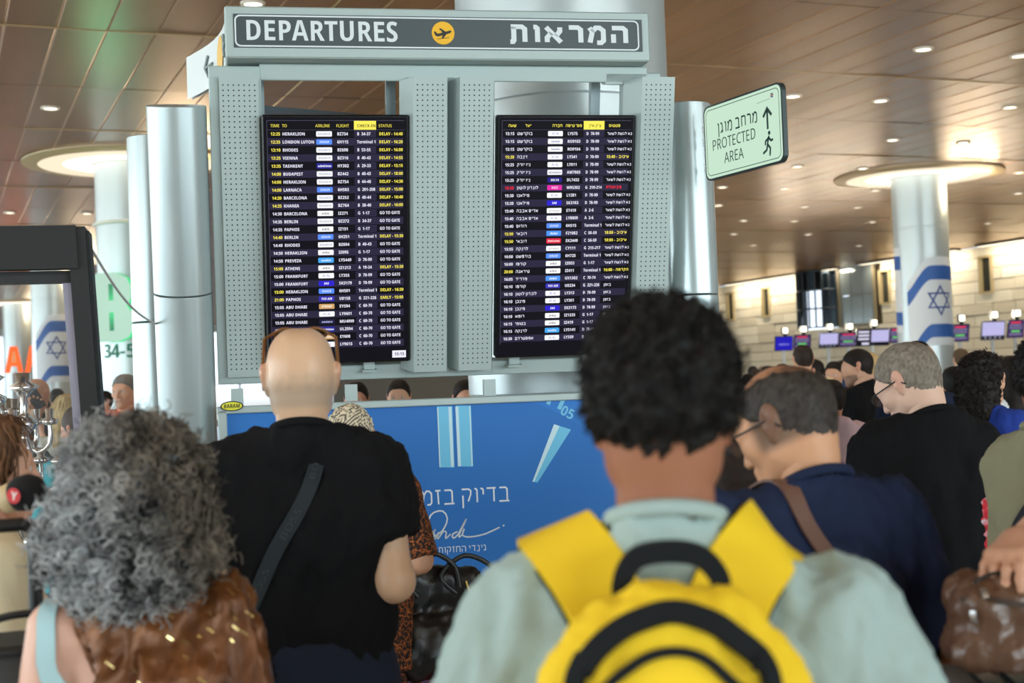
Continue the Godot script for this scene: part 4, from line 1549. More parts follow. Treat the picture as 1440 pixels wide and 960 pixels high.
func renormal(s: Array) -> void:
	var vs: PackedVector3Array = s[0]
	var ix: PackedInt32Array = s[2]
	var ns := PackedVector3Array()
	ns.resize(vs.size())
	for t in range(0, ix.size(), 3):
		var p0 := vs[ix[t]]
		var nn := (vs[ix[t + 2]] - p0).cross(vs[ix[t + 1]] - p0)
		ns[ix[t]] += nn
		ns[ix[t + 1]] += nn
		ns[ix[t + 2]] += nn
	for t in ns.size():
		ns[t] = ns[t].normalized()
	s[1] = ns

func ruffle(s: Array, freq: Vector3, amp: float, off := 0.0) -> Array:
	# folds of cloth or tufts of hair: moves the skin in and out
	var vs: PackedVector3Array = s[0]
	var ns: PackedVector3Array = s[1]
	for i in vs.size():
		var p := vs[i] * freq
		vs[i] += ns[i] * noise.get_noise_3d(p.x + off, p.y, p.z) * amp
	s[0] = vs
	renormal(s)
	return s

var shapes := {}
func head_shape(cell: float) -> Array:
	var key := "head%s" % cell
	if shapes.has(key):
		return shapes[key]
	var p := [
		cap(Vector3(-0.016, 0.036, 0.012), Vector3(0.016, 0.036, 0.012), 0.062, 0.062, Vector3(1, 1.40, 1.55)),
		cap(Vector3(0, -0.01, 0.035), Vector3(0, -0.03, 0.035), 0.062, 0.058, Vector3(1.08, 1, 1)),
		cap(Vector3(0, -0.005, -0.03), Vector3(0, -0.082, -0.052), 0.060, 0.038, Vector3(1, 1, 1.08)),
		cap(Vector3(0.042, -0.055, -0.005), Vector3(0.012, -0.092, -0.062), 0.026, 0.020),
		cap(Vector3(-0.042, -0.055, -0.005), Vector3(-0.012, -0.092, -0.062), 0.026, 0.020),
		cap(Vector3(0.044, -0.018, -0.058), Vector3(0.044, -0.018, -0.058), 0.024, 0.024),
		cap(Vector3(-0.044, -0.018, -0.058), Vector3(-0.044, -0.018, -0.058), 0.024, 0.024),
		cap(Vector3(-0.036, 0.026, -0.078), Vector3(0.036, 0.026, -0.078), 0.015, 0.015),
		cap(Vector3(0, 0.012, -0.098), Vector3(0, -0.032, -0.112), 0.009, 0.0125, Vector3.ONE, false, false, 0.012),
		cap(Vector3(0.013, -0.036, -0.100), Vector3(-0.013, -0.036, -0.100), 0.008, 0.008, Vector3.ONE, false, false, 0.01),
		cap(Vector3(-0.019, -0.060, -0.086), Vector3(0.019, -0.060, -0.086), 0.0105, 0.0105, Vector3.ONE, false, false, 0.01),
		cap(Vector3(-0.016, -0.072, -0.083), Vector3(0.016, -0.072, -0.083), 0.0105, 0.0105, Vector3.ONE, false, false, 0.01),
		cap(Vector3(0, -0.101, -0.074), Vector3(0, -0.101, -0.074), 0.019, 0.019),
		cap(Vector3(0, -0.04, 0.022), Vector3(0, -0.085, 0.030), 0.054, 0.052),
	]
	for s in [-1.0, 1.0]:
		p.append(cap(Vector3(0.080 * s, 0.012, 0.016), Vector3(0.086 * s, 0.022, 0.024), 0.021, 0.020, Vector3(0.42, 1.1, 0.85), false, false, 0.008))
		p.append(cap(Vector3(0.078 * s, -0.022, 0.010), Vector3(0.080 * s, -0.006, 0.014), 0.011, 0.015, Vector3(0.5, 1, 0.9), false, false, 0.008))
		p.append(cap(Vector3(0.033 * s, 0.003, -0.100), Vector3(0.033 * s, 0.003, -0.100), 0.014, 0.014, Vector3.ONE, false, true))
		p.append(cap(Vector3(0.095 * s, 0.006, 0.006), Vector3(0.095 * s, 0.014, 0.010), 0.010, 0.010, Vector3(1, 1, 0.8), false, true))
	shapes[key] = nets(p, cell, 0.03)
	return shapes[key]

func hand_shape(curl: float, cell: float, spread := 0.12) -> Array:
	# right hand, wrist at the origin, fingers down -y, palm facing -x (towards the thigh), thumb forward (-z)
	var key := "hand%s %s %s" % [curl, cell, spread]
	if shapes.has(key):
		return shapes[key]
	var p := [cap(Vector3(0, 0.03, 0), Vector3(0, -0.02, 0), 0.024, 0.026, Vector3(0.8, 1, 1.1))]
	var zs := [-0.030, -0.010, 0.011, 0.031]
	var ln := [0.072, 0.080, 0.074, 0.058]
	for k in 4:
		var kn := Vector3(0.002, -0.090 + absf(k - 1.2) * 0.004, zs[k])
		p.append(cap(Vector3(0, -0.02, zs[k] * 0.62), kn, 0.017, 0.0125, Vector3(0.85, 1, 1), false, false, 0.02))
		var dir := Vector3(0, -1, (k - 1.4) * spread * 0.5).normalized()
		var q := kn
		for s in 3:
			dir = dir.rotated(Vector3(0, 0, 1), -curl * [0.8, 1.0, 0.7][s] * (1.0 + 0.08 * k))
			var e: Vector3 = q + dir * ln[k] * [0.46, 0.31, 0.25][s]
			p.append(cap(q, e, 0.0098 - s * 0.0011, 0.0092 - s * 0.0012, Vector3.ONE, false, false, 0.005))
			q = e
	var t0 := Vector3(0, -0.022, -0.022)
	var t1 := Vector3(-0.012, -0.058, -0.050)
	var t2 := Vector3(-0.018 - curl * 0.01, -0.086, -0.058)
	var t3 := Vector3(-0.022 - curl * 0.02, -0.110, -0.056)
	p.append(cap(t0, t1, 0.017, 0.012, Vector3.ONE, false, false, 0.016))
	p.append(cap(t1, t2, 0.0115, 0.0100, Vector3.ONE, false, false, 0.006))
	p.append(cap(t2, t3, 0.0098, 0.0078, Vector3.ONE, false, false, 0.005))
	shapes[key] = nets(p, cell, 0.012)
	return shapes[key]

func basis_from(down: Vector3, fwd: Vector3) -> Basis:
	# -y along down, -z as near to fwd as can be
	var y := -down.normalized()
	var z := (-fwd - y * (-fwd).dot(y)).normalized()
	return Basis(y.cross(z), y, z)

func cloth(r: float, g: float, b: float, rough := 0.9, weave := 0.5) -> StandardMaterial3D:
	var key := "c%s %s %s %s" % [r, g, b, rough]
	if mats.has(key):
		return mats[key]
	var m := StandardMaterial3D.new()
	m.albedo_color = Color(r / 255.0, g / 255.0, b / 255.0)
	m.roughness = rough
	m.metallic_specular = 0.25
	m.rim_enabled = true
	m.rim = 0.12
	m.rim_tint = 0.7
	mats[key] = m
	return m

const HAIRLINE := [[Vector3(0, -0.77, -0.64), -0.001], [Vector3(0, -0.86, -0.51), 0.022]]

func person(s: Dictionary) -> Node3D:
	var h: float = s.h
	var k := h / 1.78
	var cell: float = s.get("cell", 0.02)
	var o := thing("person", s.label, "person", s.at, s.get("yaw", 0.0), s.get("group", ""))
	var sw: float = s.get("sw", 0.185)
	var bulk: float = s.get("bulk", 1.0)
	var lean: float = s.get("lean", 0.0)
	var shy: float = s.get("shoulder", 1.435)
	var J := func(x: float, y: float, z: float) -> Vector3:
		# joint of a 1.78 m figure; the trunk above the hips leans forward
		var q := Vector3(x, y, z)
		if y > 0.93 and lean != 0.0:
			q = Vector3(0, 0.93, 0) + (q - Vector3(0, 0.93, 0)).rotated(Vector3.RIGHT, -lean)
		return q * k
	var skin: Color = s.get("skin", lin(205, 160, 130))
	# --- arms: elbow and wrist in the frame of a 1.78 m figure
	var arms := []
	for e in [["left", -1.0], ["right", 1.0]]:
		var sh: Vector3 = J.call(e[1] * sw, shy, 0.0)
		var d: Array = s.get(e[0], [Vector3(e[1] * (sw + 0.05), 1.14, 0.03), Vector3(e[1] * (sw + 0.06), 0.89, -0.05)])
		var el: Vector3 = J.call(d[0].x, d[0].y, d[0].z)
		var wr: Vector3 = J.call(d[1].x, d[1].y, d[1].z)
		arms.append([sh, el, wr, d[2] if d.size() > 2 else (wr - el), d[3] if d.size() > 3 else Vector3(0, 0, -1), d[4] if d.size() > 4 else 0.32, e[1]])
	var hp: Vector3 = s.get("head", Vector3.ZERO)    # pitch (down positive), turn (left positive), roll
	var hb := Basis(Vector3.UP, hp.y) * Basis(Vector3.RIGHT, -hp.x) * Basis(Vector3.BACK, hp.z)
	var neck: Vector3 = J.call(0, 1.53, 0.018)
	var hs: float = s.get("head_size", 1.0) * k
	var hc: Vector3 = neck + Basis(Vector3.RIGHT, -lean * 0.6) * hb * Vector3(0, 0.115, -0.012) * hs
	var ht := Transform3D((Basis(Vector3.RIGHT, -lean * 0.6) * hb).scaled(Vector3.ONE * hs), hc)
	# --- skin
	var body := []
	body.append(cap(ht * Vector3(0, -0.035, 0.022), J.call(0, 1.45, -0.002), 0.054 * hs, 0.046 * k))
	for sx in [-1.0, 1.0]:
		body.append(cap(ht * Vector3(0.018 * sx, -0.06, 0.04), J.call(0.045 * sx, shy - 0.03, -0.01), 0.033 * hs, 0.024 * k))
	body.append(cap(J.call(-sw + 0.05, shy - 0.012, 0.0), J.call(sw - 0.05, shy - 0.012, 0.0), s.get("bare", 0.038) * k, s.get("bare", 0.038) * k))
	body.append(cap(J.call(-0.06, 1.31, 0), J.call(0.06, 1.31, 0), 0.08 * k, 0.08 * k, Vector3(1, 1, 0.75)))
	body.append(cap(J.call(0, 1.3, 0), J.call(0, 1.0, 0), 0.085 * k, 0.095 * k, Vector3(1.2, 1, 0.8)))
	for a in arms:
		body.append(cap(a[0], a[1], 0.050 * k * bulk, 0.041 * k * bulk))
		body.append(cap(a[1], a[1].lerp(a[2], 0.3), 0.041 * k * bulk, 0.042 * k * bulk))
		body.append(cap(a[1].lerp(a[2], 0.3), a[2], 0.042 * k * bulk, 0.028 * k))
	var legs: Array = s.get("legs", [[Vector3(-0.1, 0.5, -0.02), Vector3(-0.11, 0.08, 0.02)], [Vector3(0.1, 0.5, -0.02), Vector3(0.11, 0.08, 0.02)]])
	var hips := [Vector3(-0.085, 0.92, 0) * k, Vector3(0.085, 0.92, 0) * k]
	for e in 2:
		body.append(cap(hips[e], legs[e][0] * k, 0.075 * k, 0.05 * k))
		body.append(cap(legs[e][0] * k, legs[e][1] * k, 0.048 * k, 0.036 * k))
	var sk := nets(body, maxf(cell, 0.012), 0.035 * k)
	var mb := MB.new()
	mb.paint(skin)
	mb.raw(sk[0], sk[1], sk[2], Transform3D())
	var hd := head_shape(s.get("head_cell", 0.005 if cell < 0.018 else 0.009))
	var hv: PackedVector3Array = hd[0]
	var cols := PackedColorArray()
	var tint = s.get("tint")
	var lip := skin.lerp(lin(150, 70, 66), 0.45)
	var rosy := skin.lerp(lin(190, 90, 70), 0.28)
	for p in hv:
		var c := skin
		if p.z < -0.074 and absf(p.y + 0.066) < 0.011 and absf(p.x) < 0.026:
			c = lip
		elif absf(p.x) > 0.081:
			c = rosy
		if tint != null:
			c = tint.call(p, c)
		cols.append(c)
	mb.raw(hv, hd[1], hd[2], ht, cols)
	for a in arms:
		var hnd := hand_shape(a[5], s.get("hand_cell", 0.005 if cell < 0.018 else 0.008))
		var b := basis_from(a[3], a[4])
		if a[6] < 0:
			b = b * Basis.from_scale(Vector3(-1, 1, 1))
		mb.raw(hnd[0], hnd[1], hnd[2], Transform3D(b.scaled(Vector3.ONE * k), a[2] + a[3].normalized() * 0.012 * k))
	var bm := vmat(s.get("skin_rough", 0.5), 0.0, 0.4)
	var bo := obj("body", mb, bm, o)
	# --- eyes and brows
	if s.get("face", true):
		var ey := MB.new()
		for sx in [-1.0, 1.0]:
			ey.xf = ht * Transform3D(Basis(), Vector3(0.033 * sx, 0.004, -0.0835))
			ey.paint(lin(225, 220, 214))
			var pr := []
			for i in 9:
				var a := -PI / 2 + PI * i / 8
				pr.append(Vector2(cos(a) * 0.0125, sin(a) * 0.0125))
			ey.lathe(pr, 10)
			ey.paint(lin(40, 28, 20))
			ey.disc(Vector3(0, 0, -0.0128), 0.0, 0.0055, 10, Vector3.FORWARD)
			ey.xf = ht
			ey.paint(s.get("hair_col", lin(40, 30, 24)))
			ey.tube([Vector3(0.018 * sx, 0.026, -0.096), Vector3(0.036 * sx, 0.031, -0.092), Vector3(0.054 * sx, 0.025, -0.077)], [0.003, 0.0042, 0.002], 6)
		obj("eyes", ey, vmat(0.3), o)
	# --- top
	var tp: Dictionary = s.get("top", {})
	var tops := []
	var loose: float = tp.get("loose", 1.0)
	var belly: float = tp.get("belly", 1.0)
	tops.append(cap(J.call(-0.095, 1.32, 0), J.call(0.095, 1.32, 0), 0.122 * k * bulk * loose, 0.122 * k * bulk * loose, Vector3(1, 1, 0.86)))
	tops.append(cap(J.call(-0.08, 1.30, 0), J.call(-0.075, 1.08, 0), 0.118 * k * bulk * loose, 0.118 * k * bulk * loose * belly, Vector3(1, 1, 0.9)))
	tops.append(cap(J.call(0.08, 1.30, 0), J.call(0.075, 1.08, 0), 0.118 * k * bulk * loose, 0.118 * k * bulk * loose * belly, Vector3(1, 1, 0.9)))
	tops.append(cap(J.call(-0.075, 1.08, 0), J.call(-0.08, 0.80, 0), 0.118 * k * bulk * loose * belly, 0.126 * k * bulk * loose * lerpf(1.0, belly, 0.8)))
	tops.append(cap(J.call(0.075, 1.08, 0), J.call(0.08, 0.80, 0), 0.118 * k * bulk * loose * belly, 0.126 * k * bulk * loose * lerpf(1.0, belly, 0.8)))
	tops.append(cap(J.call(-sw + 0.01, shy - 0.007, 0.006), J.call(sw - 0.01, shy - 0.007, 0.006), 0.064 * k, 0.064 * k))
	for sx in [-1.0, 1.0]:
		tops.append(cap(J.call(0.012 * sx, 1.515, 0.026), J.call(0.135 * sx, shy + 0.011, 0.01), 0.068 * k, 0.058 * k))
	var sl: float = tp.get("sleeve", 0.62)
	for a in arms:
		if sl <= 0.0:
			continue
		var r0: float = 0.068 * k * bulk
		var r1: float = tp.get("cuff", 0.070) * k * bulk
		if sl <= 1.0:
			tops.append(cap(a[0], a[0].lerp(a[1], sl), r0, r1, Vector3.ONE, true))
		else:
			tops.append(cap(a[0], a[1], r0, 0.058 * k * bulk))
			tops.append(cap(a[1], a[1].lerp(a[2], sl - 1.0), 0.058 * k * bulk, 0.048 * k * bulk, Vector3.ONE, true))
	var up := Vector3(0, cos(lean), -sin(lean))
	var neck_n := Vector3(0, 1, -tp.get("vee", 0.34)).rotated(Vector3.RIGHT, -lean).normalized()
	var neck_p: Vector3 = J.call(0, tp.get("neck", 1.548), 0.085)
	var hem_p: Vector3 = J.call(0, tp.get("hem", 0.86), 0)
	var tcuts := [[neck_n, neck_n.dot(neck_p)], [Vector3.DOWN, -hem_p.y]]
	tcuts.append_array(tp.get("cuts", []))
	var tn := nets(tops, maxf(cell * 0.9, 0.0095), 0.045 * k, tcuts)
	ruffle(tn, tp.get("fold", Vector3(5, 2.2, 5)), tp.get("crease", 0.028), h * 7.0 + s.at.x * 3.0)
	ruffle(tn, Vector3(15, 6, 15), tp.get("crease", 0.028) * 0.5, h * 3.0 + s.at.z)
	o.set_meta("top_v", tn[0])
	o.set_meta("top_n", tn[1])
	var tm := MB.new()
	var print_ = tp.get("print")
	if print_ != null:
		var tv: PackedVector3Array = tn[0]
		var pc := PackedColorArray()
		for p in tv:
			pc.append(print_.call(p))
		tm.raw(tn[0], tn[1], tn[2], Transform3D(), pc)
	else:
		tm.raw(tn[0], tn[1], tn[2], Transform3D())
	var to := obj(tp.get("name", "shirt"), tm, tp.get("mat", cloth(30, 30, 32)), o)
	# collar band
	if tp.get("rib", true) and cell < 0.02:
		var ring := []
		var ctr: Vector3 = neck_p + neck_n * 0.0
		for i in 25:
			var a := TAU * i / 24
			var rr: Vector3 = Vector3(cos(a) * 0.070, 0, sin(a) * 0.068) * k * tp.get("collar", 1.0)
			var c0: Vector3 = J.call(0, 1.52, 0.026)
			var q := Vector3(c0.x + rr.x, 0, c0.z + rr.z)
			q.y = (neck_n.dot(neck_p) - neck_n.x * q.x - neck_n.z * q.z) / neck_n.y
			ring.append(q - neck_n * 0.004)
		var rb := MB.new()
		rb.tube(ring, 0.011 * k, 8, 1.0, Vector3.UP, false)
		obj("collar", rb, tp.get("mat", cloth(30, 30, 32)), to)
	# --- trousers or skirt
	var bt: Dictionary = s.get("bottom", {})
	var tr := []
	tr.append(cap(hips[0], hips[1], 0.118 * k * bulk, 0.118 * k * bulk, Vector3(1, 1, 0.95)))
	tr.append(cap(Vector3(-0.06, 1.0, 0) * k, Vector3(0.06, 1.0, 0) * k, 0.115 * k * bulk, 0.115 * k * bulk, Vector3(1, 1, 0.9)))
	if bt.get("skirt", false):
		tr.append(cap(Vector3(0, 0.93, 0) * k, Vector3(0, 0.14, 0) * k, 0.14 * k * bulk, bt.get("flare", 0.20) * k, Vector3(1.15, 1, 0.9), true))
	for e in 2:
		if bt.get("skirt", false):
			continue
		tr.append(cap(hips[e], legs[e][0] * k, 0.098 * k * bulk, 0.072 * k))
		tr.append(cap(legs[e][0] * k, legs[e][1] * k + Vector3(0, -0.02, 0), 0.072 * k, 0.066 * k, Vector3.ONE, true))
	var trn := nets(tr, maxf(cell * 1.25, 0.016), 0.03 * k, [[Vector3.UP, 1.04 * k]])
	ruffle(trn, Vector3(6, 4, 6), 0.016, h)
	var trm := MB.new()
	trm.raw(trn[0], trn[1], trn[2], Transform3D())
	obj("skirt" if bt.get("skirt", false) else "trousers", trm, bt.get("mat", cloth(44, 46, 54)), o)
	# --- shoes
	for e in 2:
		var f: Vector3 = legs[e][1] * k
		var shp := nets([cap(f + Vector3(0, -0.035, 0.03), f + Vector3(0, -0.05, -0.13), 0.042, 0.036, Vector3(1, 0.85, 1)), cap(f + Vector3(0, 0.0, 0.02), f + Vector3(0, -0.04, 0.02), 0.045, 0.044)], 0.014, 0.03, [[Vector3.DOWN, -0.004]])
		var sm := MB.new()
		sm.raw(shp[0], shp[1], shp[2], Transform3D())
		obj("shoe", sm, mat(40, 38, 38, 0.6), o)
	# --- hair
	var hair: Dictionary = s.get("hair", {})
	if hair.has("style"):
		hairdo(o, hair, ht, cell)
	o.set_meta("head_xf", ht)
	return o

func hairdo(o: Node3D, hair: Dictionary, ht: Transform3D, cell: float) -> void:
	var c: Color = hair.get("col", lin(34, 26, 22))
	var m := vmat(0.62, 0.0, 0.35)
	var st: String = hair.style
	var fine := cell < 0.018
	var hcell := 0.008 if fine else 0.012
	var thick: float = hair.get("thick", 0.012)
	var p := [cap(Vector3(-0.016, 0.036, 0.014), Vector3(0.016, 0.036, 0.014), 0.062 + thick, 0.062 + thick, Vector3(1, 1.40, 1.53)), cap(Vector3(0, -0.01, 0.037), Vector3(0, -0.03, 0.037), 0.062 + thick * 0.7, 0.058 + thick * 0.5, Vector3(1.08, 1, 1))]
	var cuts := HAIRLINE.duplicate()
	if st == "afro":
		p = [cap(Vector3(0, 0.040, 0.018), Vector3(0, 0.056, 0.008), 0.088 + thick, 0.090 + thick, Vector3(1, 1.02, 1.08)), cap(Vector3(0, -0.035, 0.052), Vector3(0, 0.0, 0.05), 0.042, 0.075, Vector3(1.12, 1, 1))]
		cuts = [[Vector3(0, -0.72, -0.69).normalized(), 0.020], [Vector3(0, -0.93, -0.36).normalized(), 0.058]]
	elif st == "fringe_bald":
		# hair at the back and sides, bare crown
		p.append(cap(Vector3(0, 0.138, -0.06), Vector3(0, 0.125, 0.060), 0.078, 0.062, Vector3(1, 0.9, 1.1), false, true))
	elif st == "long" or st == "curly":
		var ln: float = hair.get("length", 0.26)
		p.append(cap(Vector3(0, 0.02, 0.06), Vector3(0, -minf(0.10, ln), 0.075), 0.075 + thick * 0.6, 0.062 + thick, Vector3(1.15, 1, 0.8)))
		p.append(cap(Vector3(0, -minf(0.08, ln * 0.9), 0.075), Vector3(0, -ln, 0.085), 0.07 + thick, 0.05 + thick * 1.2, Vector3(1.35, 1, 0.6)))
		for sx in [-1.0, 1.0]:
			p.append(cap(Vector3(0.075 * sx, 0.0, 0.02), Vector3(0.085 * sx, -ln * 0.8, 0.035), 0.03 + thick * 0.5, 0.028 + thick, Vector3.ONE))
		cuts = [[Vector3(0, -0.35, -0.94).normalized(), 0.038]]
	var hn := nets(p, hcell, 0.02, cuts)
	ruffle(hn, Vector3.ONE * hair.get("freq", 60.0), hair.get("tuft", 0.004))
	if st in ["afro", "curly"]:
		ruffle(hn, Vector3.ONE * 130.0, 0.006, 5.0)
	var hv: PackedVector3Array = hn[0]
	var cols := PackedColorArray()
	var c2: Color = hair.get("col2", c * 1.5)
	for q in hv:
		var f := clampf(0.5 + 0.9 * noise.get_noise_3d(q.x * 70.0, q.y * (14.0 if st == "long" else 70.0), q.z * 70.0), 0.0, 1.0)
		cols.append(c.lerp(c2, f * hair.get("mix", 0.5)))
	var mb := MB.new()
	mb.raw(hn[0], hn[1], hn[2], ht, cols)
	var ho := obj("hair", mb, m, o)
	var n: int = hair.get("strands", 0)
	if n == 0:
		return
	# locks and curls standing off the mass of hair
	var lk := MB.new()
	var hnn: PackedVector3Array = hn[1]
	for i in n:
		var q := rng.randi() % hv.size()
		var root := hv[q]
		var nn := hnn[q]
		if nn.dot(root - Vector3(0, -0.02, 0.03)) < 0.0 or st == "afro" and root.y < -0.02:
			continue
		var cc: Color = c2.lerp(hair.get("col3", c2), clampf(0.2 + 2.0 * (root.x * 4.0 + root.y * 2.0), 0.0, 1.0))  # col3 browns the top right; the paler left paints in side light
		lk.paint(c.lerp(cc, clampf(0.45 + 1.0 * noise.get_noise_3d(root.x * 26.0, root.y * 18.0, root.z * 26.0) + 0.5 * (rng.randf() - 0.5), 0.0, 1.0)))
		var path := []
		var rad := []
		if st == "long":
			var d := (Vector3(0, -1, 0) - nn * Vector3(0, -1, 0).dot(nn)).normalized()
			var side := d.cross(nn)
			for t in 7:
				path.append(ht * (root + nn * 0.004 + d * t * 0.013 + side * sin(t * 0.8 + i) * 0.005 - nn * t * t * 0.0004))
				rad.append(0.0030 * (1.0 - t * 0.1) * ht.basis.get_scale().x)
			lk.tube(path, rad, 4, 1.0, Vector3(0.3, 0.4, 0.8), false)
		else:
			var cr: float = hair.get("curl", 0.006) * rng.randf_range(0.6, 1.5)
			var ln2: float = hair.get("reach", 0.02) * rng.randf_range(0.5, 1.4)
			var grav: Vector3 = (nn + Vector3(0, -hair.get("droop", 0.0), 0)).normalized()
			var s1 := grav.cross(Vector3(0.3, 0.5, 0.8)).normalized()
			var s2 := grav.cross(s1)
			var ph := rng.randf() * TAU
			var steps := 11
			for t in steps:
				var a := ph + t * TAU / 6.0
				path.append(ht * (root + grav * (ln2 * t / steps - 0.004) + (s1 * cos(a) + s2 * sin(a)) * cr))
				rad.append(hair.get("wire", 0.0022) * (1.0 - 0.05 * t))
			lk.tube(path, rad, 4, 1.0, Vector3(0.3, 0.4, 0.8), false)
	var lo := obj("curls" if st != "long" else "locks", lk, m, ho)
	lo.set_meta("kind", "stuff")

func glasses(o: Node3D, dark := true, raise := 0.0, tilt := 0.0, lens_dark := false, called := "glasses", label := "", frame_mat: StandardMaterial3D = null) -> void:
	var ht: Transform3D = o.get_meta("head_xf")
	var t := ht * Transform3D(Basis(Vector3.RIGHT, tilt), Vector3(0, 0.012, 0.02)) * Transform3D(Basis(), Vector3(0, -0.012 + raise, -0.02))
	var fr := MB.new()
	fr.xf = t
	t = t * Transform3D(Basis.from_scale(Vector3.ONE * (1.02 if lens_dark else 1.0)), Vector3.ZERO)
	fr.xf = t
	for sx in [-1.0, 1.0]:
		var rim := []
		for i in 17:
			var a := TAU * i / 16
			rim.append(Vector3(0.034 * sx + cos(a) * 0.026, 0.0 + sin(a) * 0.019, -0.112 + absf(cos(a)) * 0.002))
		fr.tube(rim, 0.0022 if not lens_dark else 0.004, 6, 1.0, Vector3.UP, false)
		fr.tube([Vector3(0.060 * sx, 0.006, -0.110), Vector3(0.082 * sx, 0.010, -0.09), Vector3(0.086 * sx, 0.012, 0.02), Vector3(0.084 * sx, -0.012, 0.04)], 0.0024 if not lens_dark else 0.004, 6)
	fr.tube([Vector3(-0.009, 0.004, -0.114), Vector3(0.009, 0.004, -0.114)], 0.003, 6)
	var f := obj(called, fr, frame_mat if frame_mat else mat(24, 24, 28, 0.35), o, label)
	var ln := MB.new()
	ln.xf = t
	for sx in [-1.0, 1.0]:
		var pts := PackedVector2Array()
		for i in 16:
			var a := TAU * i / 16
			pts.append(Vector2(0.034 * sx + cos(a) * 0.025, sin(a) * 0.018))
		ln.poly(pts, -0.112)
	obj("lenses", ln, mat(16, 17, 22, 0.08, 0.1) if lens_dark else glass_mat(0.12), f)

func band(path: Array, norms: Array, width: float, thick: float) -> MB:
	# flat webbing along a path, lying on a surface with the given normals
	var mb := MB.new()
	var m := path.size()
	for e in [[0.5, 0.5, -0.5, 0.5, 0], [-0.5, -0.5, 0.5, -0.5, 1], [-0.5, 0.5, -0.5, -0.5, 2], [0.5, -0.5, 0.5, 0.5, 3]]:
		var i0 := mb.v.size()
		for i in m:
			var d: Vector3 = (path[mini(i + 1, m - 1)] - path[maxi(i - 1, 0)]).normalized()
			var n: Vector3 = norms[i]
			n = (n - d * n.dot(d)).normalized()
			var sd := d.cross(n)
			var nn: Vector3 = [n, -n, -sd, sd][e[4]]
			mb.put(path[i] + sd * e[0] * width + n * e[1] * thick, nn)
			mb.put(path[i] + sd * e[2] * width + n * e[3] * thick, nn)
		for i in m - 1:
			mb.tri(i0 + i * 2, i0 + i * 2 + 1, i0 + i * 2 + 3)
			mb.tri(i0 + i * 2, i0 + i * 2 + 3, i0 + i * 2 + 2)
	return mb

func smooth_path(pts: Array, count: int) -> Array:
	var c := Curve3D.new()
	for i in pts.size():
		var t: Vector3 = (pts[mini(i + 1, pts.size() - 1)] - pts[maxi(i - 1, 0)]) / 6.0
		c.add_point(pts[i], -t, t)
	var ln := c.get_baked_length()
	var path := []
	for i in count:
		path.append(c.sample_baked(ln * i / (count - 1.0), true))
	return path

func lay(vs: PackedVector3Array, ns: PackedVector3Array, pts: Array, lift: float, count := 24) -> Array:
	# drops a smooth path onto a meshed surface; returns [path, normals]
	var path := smooth_path(pts, count)
	var norms := []
	for i in path.size():
		var p: Vector3 = path[i]
		var best := 1e9
		var at_ := 0
		for q in vs.size():
			var d := p.distance_squared_to(vs[q])
			if d < best:
				best = d
				at_ = q
		var off: Vector3 = p - vs[at_]
		path[i] = p - ns[at_] * off.dot(ns[at_]) + ns[at_] * lift
		norms.append(ns[at_])
	for pass_ in 3:
		var np := path.duplicate()
		var nn := norms.duplicate()
		for i in range(1, path.size() - 1):
			np[i] = (path[i - 1] + path[i] * 2.0 + path[i + 1]) / 4.0 + norms[i] * 0.0008
			nn[i] = (norms[i - 1] + norms[i] * 2.0 + norms[i + 1]).normalized()
		path = np
		norms = nn
	return [path, norms]

func strap_on(o: Node3D, pts: Array, width: float, thick: float, m: Material, called := "strap", label := "", lift := -1.0) -> Array:
	var l := lay(o.get_meta("top_v"), o.get_meta("top_n"), pts, thick * 0.6 if lift < 0 else lift)
	obj(called, band(l[0], l[1], width, thick), m, o, label)
	return l

# ---------------------------------------------------------------- the travellers
func stand(px: float, top: float, depth: float, extra := 0.0) -> Dictionary:
	var p := at(px, top, depth)
	return {"at": Vector3(p.x, 0, p.z), "h": p.y + extra}

func spec(base: Dictionary, more: Dictionary) -> Dictionary:
	base.merge(more, true)
	return base

func V(x: float, y: float, z: float) -> Vector3:
	return Vector3(x, y, z)

